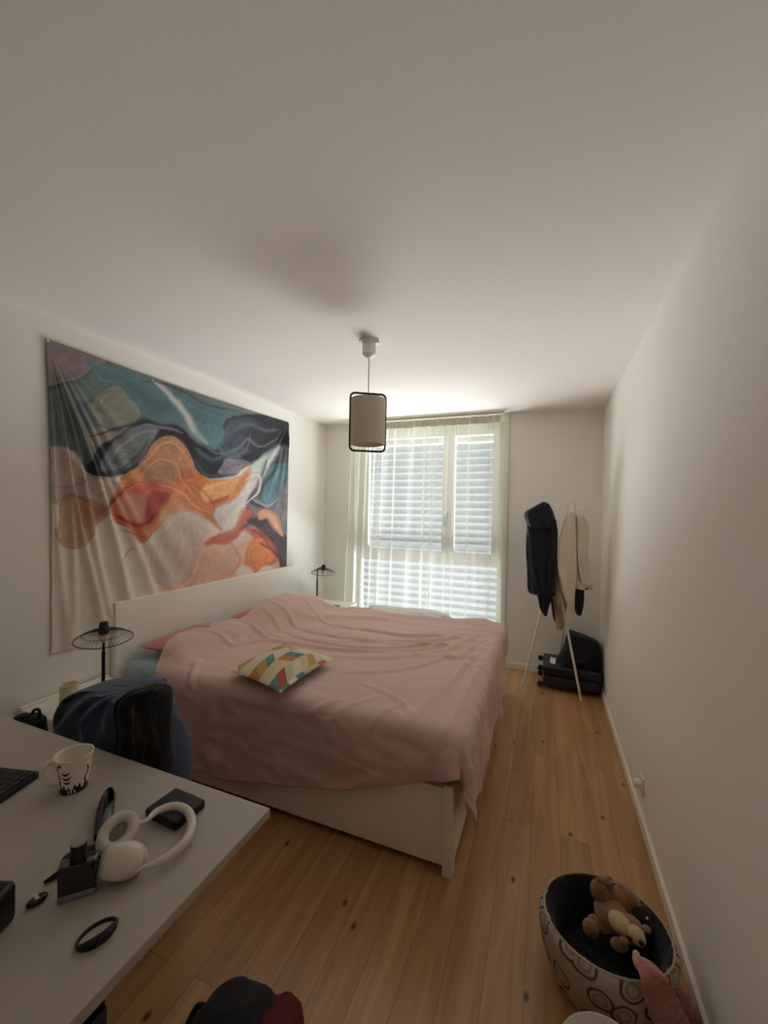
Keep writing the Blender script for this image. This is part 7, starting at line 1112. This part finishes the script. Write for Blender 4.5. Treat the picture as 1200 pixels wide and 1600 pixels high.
pbox(-.0325, .0325, -.015, .015, .0005, .014, .003).build('glass_base', CGLASS, pf)
pbox(-.0325, .0325, -.015, .015, .0135, .072, .003).build('glass_body', DGLASS, pf)
MB().lathe([(.001, .072), (.013, .072), (.0145, .074), (.0145, .107), (.001, .107)], (-.885, .556, DZ), 32).build('cap', BLACKP, pf)
MB().lathe([(.0005, 0), (.0138, 0), (.0138, .0015), (.0005, .0015)], (-.885, .556, DZ+.107), 32).build('cap_disc', mat('brushed_silver', (150, 140, 126), .4, metal=.2), pf)
pn0 = at(69, 1379, 2, DZ+.006); pn1 = at(150, 1347, 2, DZ+.006)
pp = thing('pouch', 'small black pouch lying behind the perfume bottle', 'pouch', (-.93, .60, DZ))
pq = at(122, 1358, 2, DZ+.012)
MB().ell((pq.x-.02, pq.y+.02, DZ+.0135), (.040, .026, .013), Matrix.Rotation(.8, 3, 'Z'), e=.7).build('body', BLACKC, pp)
MB().tube([at(96, 1362, 2, DZ+.007), at(82, 1371, 2, DZ+.006), pn0], [.007, .005, .003], 8).build('cord', BLACKC, pp)
kf0 = at(40, 1418, 2, DZ+.006); kf1 = at(75, 1396, 2, DZ+.006); kd = (kf1-kf0); kl = kd.length; ang_ = math.atan2(kd.y, kd.x); km = (kf0+kf1)/2
kf = thing('key_fob', 'small oval black fob with a pale stripe near the left edge of the desk', 'key fob', (km.x, km.y, DZ)); RK = Matrix.Rotation(ang_, 3, 'Z')
MB().ell((km.x, km.y, DZ+.0068), (kl/2, .0105, .0062), RK, e=.85).build('body', BLACKG, kf)
fb = MB().box(-.0035, .0035, -.0095, .0095, .0, .0012, 0, RK); fb.v = [(x+km.x-.003, y+km.y, z+DZ+.0124) for x, y, z in fb.v]; fb.build('stripe', mat('pale_grey', (190, 184, 174), .4), kf, smooth=False)
q0 = at(120, 1484, 2, DZ); q1 = at(181, 1441, 2, DZ); qd = q1-q0; qm = (q0+q1)/2; qa = math.atan2(qd.y, qd.x)
sb = thing('smart_band', 'black wristband lying in an open loop near the desk edge', 'wristband', (qm.x, qm.y, DZ)); RQ = Matrix.Rotation(qa, 3, 'Z')
nn = 64; Pq = []
for k in range(nn):
    w_ = 2*math.pi*k/nn; near = max(0, -math.sin(w_)); ax, ay = qd.length/2, .021
    h_ = .006+.013*near**.7
    c = Vector((ax*math.cos(w_), ay*math.sin(w_), 0)); nrm_ = Vector((math.cos(w_)/ax, math.sin(w_)/ay, 0)).normalized(); th_ = .0016+.0022*near
    ring = [c-nrm_*th_+Vector((0, 0, .0008)), c+nrm_*th_+Vector((0, 0, .0008)), c+nrm_*th_*1.6+Vector((0, 0, h_)), c-nrm_*th_*.2+Vector((0, 0, h_+.0005))]
    Pq.append([tuple(RQ @ p+Vector((qm.x, qm.y, DZ))) for p in ring])
Pq.append(Pq[0]); grid_obj('strap', np.array(Pq), BLACKP, sb, wrap=True)
mo = RQ @ Vector((.004, -.026, 0)); bx_ = MB().box(-.013, .013, -.003, .003, -.006, .006, .002, RQ @ Matrix.Rotation(.25, 3, 'X')); bx_.v = [(x+qm.x+mo.x, y+qm.y+mo.y, z+DZ+.0115) for x, y, z in bx_.v]; bx_.build('display', BLACKG, sb)
spk = thing('speaker', 'black rounded box cut off by the left edge of the photo, on the desk', 'speaker', (-.955, .425, DZ))
sm = MB().box(-.043, .043, -.05, .05, 0, .078, .012, Matrix.Rotation(.35, 3, 'Z')); sm.v = [(x-.962, y+.418, z+DZ+.0005) for x, y, z in sm.v]; sm.build('housing', BLACKP, spk)
sm = MB().box(-.032, .032, -.038, .038, 0, .0015, 0, Matrix.Rotation(.35, 3, 'Z')); sm.v = [(x-.962, y+.418, z+DZ+.079) for x, y, z in sm.v]; sm.build('top_panel', mat('soft_black', (30, 26, 26), .7), spk, smooth=False)

# ------------------------------------------------------------------ clothes and bag between desk and bed
def heap(name, rows, y0, depth, m, label, cat, seed, famp=.02, folds=8):
    o = rows_loft(name, rows, y0, depth, m, None, folds=folds, famp=famp, seed=seed, nx=110); return tag(o, label, cat)
heap('denim_jacket', [(1076, 185, 232), (1079, 160, 250), (1086, 142, 258), (1098, 125, 263), (1115, 113, 268), (1135, 104, 274), (1160, 100, 281), (1190, 98, 287), (1215, 98, 290), (1290, 98, 285), (1380, 98, 250), (1440, 100, 210)], 1.13, .11, DENIM,
     'dark blue denim jacket heaped between the desk and the bed', 'jacket', 41, .016)
heap('black_sweater', [(1074, 236, 256), (1080, 214, 261), (1090, 200, 263), (1102, 190, 264), (1125, 187, 266), (1150, 186, 266), (1175, 187, 262), (1215, 187, 256), (1290, 190, 250), (1370, 192, 230)], 1.0, .045, BLACKC,
     'black sweater thrown over the right half of the denim heap', 'sweater', 43, .012, 6)
tb = thing('tote_bag', 'black bag with an upright loop handle behind the far desk edge', 'bag', (-1.9, .985, 0))
rows_loft('body', [(1117, 44, 60), (1122, 34, 64), (1128, 30, 67), (1200, 28, 75), (1290, 26, 84)], .985, .028, BLACKC, tb, folds=3, famp=.006, seed=47, nx=48)
MB().tube(catmull([tuple(at(x, y, 1, .985)) for x, y in ((49, 1122), (51, 1113), (56, 1108.5), (61, 1110), (62, 1117), (60, 1123))], 5, False), .0055, 8).build('handle', BLACKC, tb)

# ------------------------------------------------------------------ pet bed and toys
pbx, pby = .205, 1.513
pb = thing('pet_bed', 'round pet bed with ring-patterned sides and dark lining on the floor by the right wall', 'pet bed', (pbx, pby, 0))
prof = [(.135, .001), (.150, .004), (.168, .03), (.182, .075), (.193, .125), (.199, .165), (.200, .188), (.193, .203), (.183, .208)]
pr = catmull(prof, 4, False); nt = 120; P = np.zeros((len(pr), nt+1, 3)); UV = np.zeros((len(pr), nt+1, 2))
for i, (r_, z_) in enumerate(pr):
    for k in range(nt+1):
        a = 2*math.pi*k/nt; rr = r_+.003*math.sin(a*9+z_*20)+.002*math.sin(a*23); P[i, k] = (pbx+rr*math.cos(a)*1.0, pby+rr*math.sin(a)*.93, z_); UV[i, k] = (a*.19, z_*1.02)
grid_obj('outer_wall', P, RINGS, pb, uv=UV)
MB().tube([(pbx+.186*math.cos(a), pby+.173*math.sin(a), .208) for a in np.linspace(0, 2*math.pi, 61)[:-1]], .0035, 8, closed=True).build('piping', mat('piping_beige', (176, 160, 138), .9), pb)
inn = [(.181, .207), (.172, .200), (.158, .17), (.148, .12), (.140, .085), (.12, .07), (.06, .075), (.002, .078)]
ri = catmull(inn, 4, False); P = np.zeros((len(ri), nt+1, 3))
for i, (r_, z_) in enumerate(ri):
    for k in range(nt+1):
        a = 2*math.pi*k/nt; P[i, k] = (pbx+r_*math.cos(a), pby+r_*math.sin(a)*.93, z_+.004*noise.noise((math.cos(a)*2, math.sin(a)*2, r_*20)))
grid_obj('lining', P, BEDIN, pb)
def A(x, y, z): return at(x, y, 2, z)
te = thing('teddy_bear', 'light brown plush bear lying head down in the pet bed', 'plush toy', (pbx+.03, pby, .08))
tor = MB(); c0 = A(955, 1428, .17)
tor.ell(c0, (.052, .060, .045), Matrix.Rotation(.3, 3, 'Z'), lump=.06)
tor.ell(A(975, 1404, .19), (.040, .045, .034), lump=.06)
tor.ell(A(938, 1444, .145), (.040, .022, .021), Matrix.Rotation(-.2, 3, 'Z'), lump=.05); tor.ell(A(923, 1450, .14), (.026, .026, .025), lump=.05)
tor.ell(A(968, 1476, .155), (.028, .020, .019), Matrix.Rotation(.3, 3, 'Z'), lump=.05)
tor.ell(A(985, 1452, .175), (.040, .042, .036), lump=.05)
tor.build('body', PLUSH, te)
MB().ell(A(968, 1442, .20), (.030, .038, .024), Matrix.Rotation(.5, 3, 'Z'), lump=.04).build('belly', CREAMP, te)
MB().ell(A(995, 1462, .205), (.023, .029, .022), Matrix.Rotation(.45, 3, 'Z'), lump=.04).build('muzzle', CREAMP, te)
MB().ell(A(1002, 1473, .222), (.008, .008, .007), lump=.02).build('nose', BLACKG, te)
for x, y in ((1010, 1452), (975, 1470)): MB().ell(A(x, y, .19), (.013, .013, .009), lump=.02).build('ear', PLUSH, te)
for x, y in ((1004, 1459), (986, 1467)): MB().ell(A(x, y, .217), (.0035, .0035, .0035), n=10, m=8).build('eye', BLACKG, te)
lb = thing('plush_dog', 'darker brown plush toy leaning on the far rim of the pet bed', 'plush toy', (.2, 1.63, .1))
l_ = MB(); l_.ell(A(938, 1392, .215), (.032, .036, .034), lump=.08); l_.ell(A(950, 1400, .20), (.036, .038, .036), lump=.08); l_.ell(A(948, 1380, .245), (.020, .018, .016), lump=.08)
l_.build('body', mat('tan_plush', (134, 92, 52), .95, (160, .9), sheen=.4, var=.15), lb)
for x, y in ((937, 1376), (952, 1374)): MB().ell(A(x, y, .25), (.011, .010, .010), n=12, m=8).build('ear', mat('tan_plush', (134, 92, 52), .95, (160, .9), sheen=.4), lb)
MB().ell(A(982, 1398, .215), (.020, .044, .017), Matrix.Rotation(.75, 3, 'Z'), lump=.05).build('leg', mat('tan_plush_leg', (146, 104, 66), .95, (160, .9), sheen=.4), lb)
dp = thing('dark_plush_toy', 'dark plush toy with a shiny button eye at the right side of the pet bed', 'plush toy', (.32, 1.53, .1))
d_ = MB(); d_.ell(A(1014, 1448, .15), (.042, .060, .045), Matrix.Rotation(.4, 3, 'Z'), lump=.08); d_.ell(A(1004, 1430, .185), (.030, .032, .028), lump=.08); d_.build('body', DARKP, dp)
MB().ell(A(1011, 1435, .218), (.0045, .0045, .0045), n=12, m=8).build('eye', mat('eye_glint', (190, 190, 190), .1), dp)  # pale colour paints the glint over the dark eye
# pink plush hanging over the front rim
pk = thing('pink_plush', 'dusty pink plush hanging over the front rim of the pet bed to the floor', 'plush toy', (.33, 1.36, 0))
spine = [A(1000, 1497, .245), A(1012, 1512, .262), A(1024, 1535, .262), A(1032, 1556, .23), A(1040, 1580, .165), A(1050, 1605, .09), A(1056, 1625, .045)]
sp_ = catmull([tuple(p) for p in spine], 6, False); wid = np.interp(np.linspace(0, 1, len(sp_)), [0, .12, .3, .6, .85, 1], [.010, .022, .032, .046, .058, .050])
b_m = MB(); vs = []
n1 = 40
for i, p in enumerate(sp_):
    for k in range(n1):
        a = 2*math.pi*k/n1; f = 1+.16*math.sin(a*4+i*.15)+.15*noise.noise((math.cos(a)*1.5, math.sin(a)*1.5, i*.15))
        vs.append(Vector(p)+Vector((CR.x, CR.y, 0)).normalized()*(wid[i]*f*math.cos(a))+Vector((-.12, .35, .9)).normalized()*(wid[i]*.45*f*math.sin(a)))
vs = [Vector((v.x, v.y, max(v.z, .002))) for v in vs]
fs = [(i*n1+k, i*n1+(k+1) % n1, (i+1)*n1+(k+1) % n1, (i+1)*n1+k) for i in range(len(sp_)-1) for k in range(n1)]
fs += [tuple(range(n1))[::-1], tuple((len(sp_)-1)*n1+k for k in range(n1))]
b_m.add(vs, fs); b_m.build('body', PINKP, pk)
for (a, b, z0, z1, r_) in (((994, 1490), (998, 1512), .235, .243, .013), ((1012, 1506), (1018, 1520), .24, .24, .013)):
    MB().tube([A(*a, z0), A((a[0]+b[0])/2, (a[1]+b[1])/2, (z0+z1)/2+.006), A(*b, z1)], [r_*.7, r_, r_*.8], 12).build('paw', mat('pale_pink_plush', (196, 146, 132), .95, (50, .8), sheen=.4), pk)
MB().ell(A(1066, 1572, .04), (.035, .05, .03), Matrix.Rotation(.5, 3, 'Z'), lump=.3).build('leg', PINKP, pk)
bw = thing('bowl', 'white bowl rim at the bottom edge in front of the pet bed', 'bowl', (.175, 1.155, 0))
MB().lathe([(.001, .001), (.085, .001), (.09, .006), (.112, .10), (.120, .138), (.123, .14), (.124, .137), (.117, .10), (.1, .02), (.001, .014)][::1], (.177, 1.165, 0), 56).build('shell', mat('bowl_white', (226, 222, 214), .3), bw)

# ------------------------------------------------------------------ backpack at the bottom edge
def Z(x, y, z): return at(x, y, 2, z)
bk = thing('backpack', 'black backpack with a dark red side on the floor at the bottom edge', 'backpack', (-.75, .85, 0))
m_ = MB(); c = Z(366, 1592, .14); m_.ell((c.x, c.y, .085), (.125, .12, .084), lump=.10, n=40, m=20, e=.9); m_.build('main_pocket', BLACKC, bk)
c = Z(432, 1592, .13); MB().ell((c.x, c.y-.01, .078), (.070, .095, .076), lump=.08, n=36, m=18, e=.9).build('side_pocket', REDC, bk)
c = Z(316, 1588, .12); MB().ell((c.x, c.y, .06), (.05, .055, .058), lump=.2, n=28, m=16).build('front_pocket', BLACKC, bk)
c = Z(315, 1571, .12); MB().tube(catmull([(c.x-.02, c.y-.03, .09), (c.x-.012, c.y-.004, .115), (c.x+.015, c.y+.0, .115), (c.x+.02, c.y-.03, .10)], 5, False), .008, 8).build('strap', BLACKC, bk)

# ------------------------------------------------------------------ wall socket
so = thing('wall_socket', 'white wall socket low on the right wall with a plug in it', 'socket', (XR, 2.375, .2))
MB().box(XR-.010, XR, 2.335, 2.415, .155, .235, .003).build('cover_plate', TRIM, so)
MB().lathe([(.001, -.042), (.019, -.042), (.021, -.034), (.021, -.01), (.001, -.01)], (XR, 2.372, .192), 24, Matrix.Rotation(math.pi/2, 3, 'Y') @ Matrix.Rotation(0, 3, 'Z')).build('plug', WHITE, so)
for o in list(so.children):
    if o.name.startswith('plug'):
        for v in o.data.vertices: v.co.x = -abs(v.co.x)
bpy.context.view_layer.update()
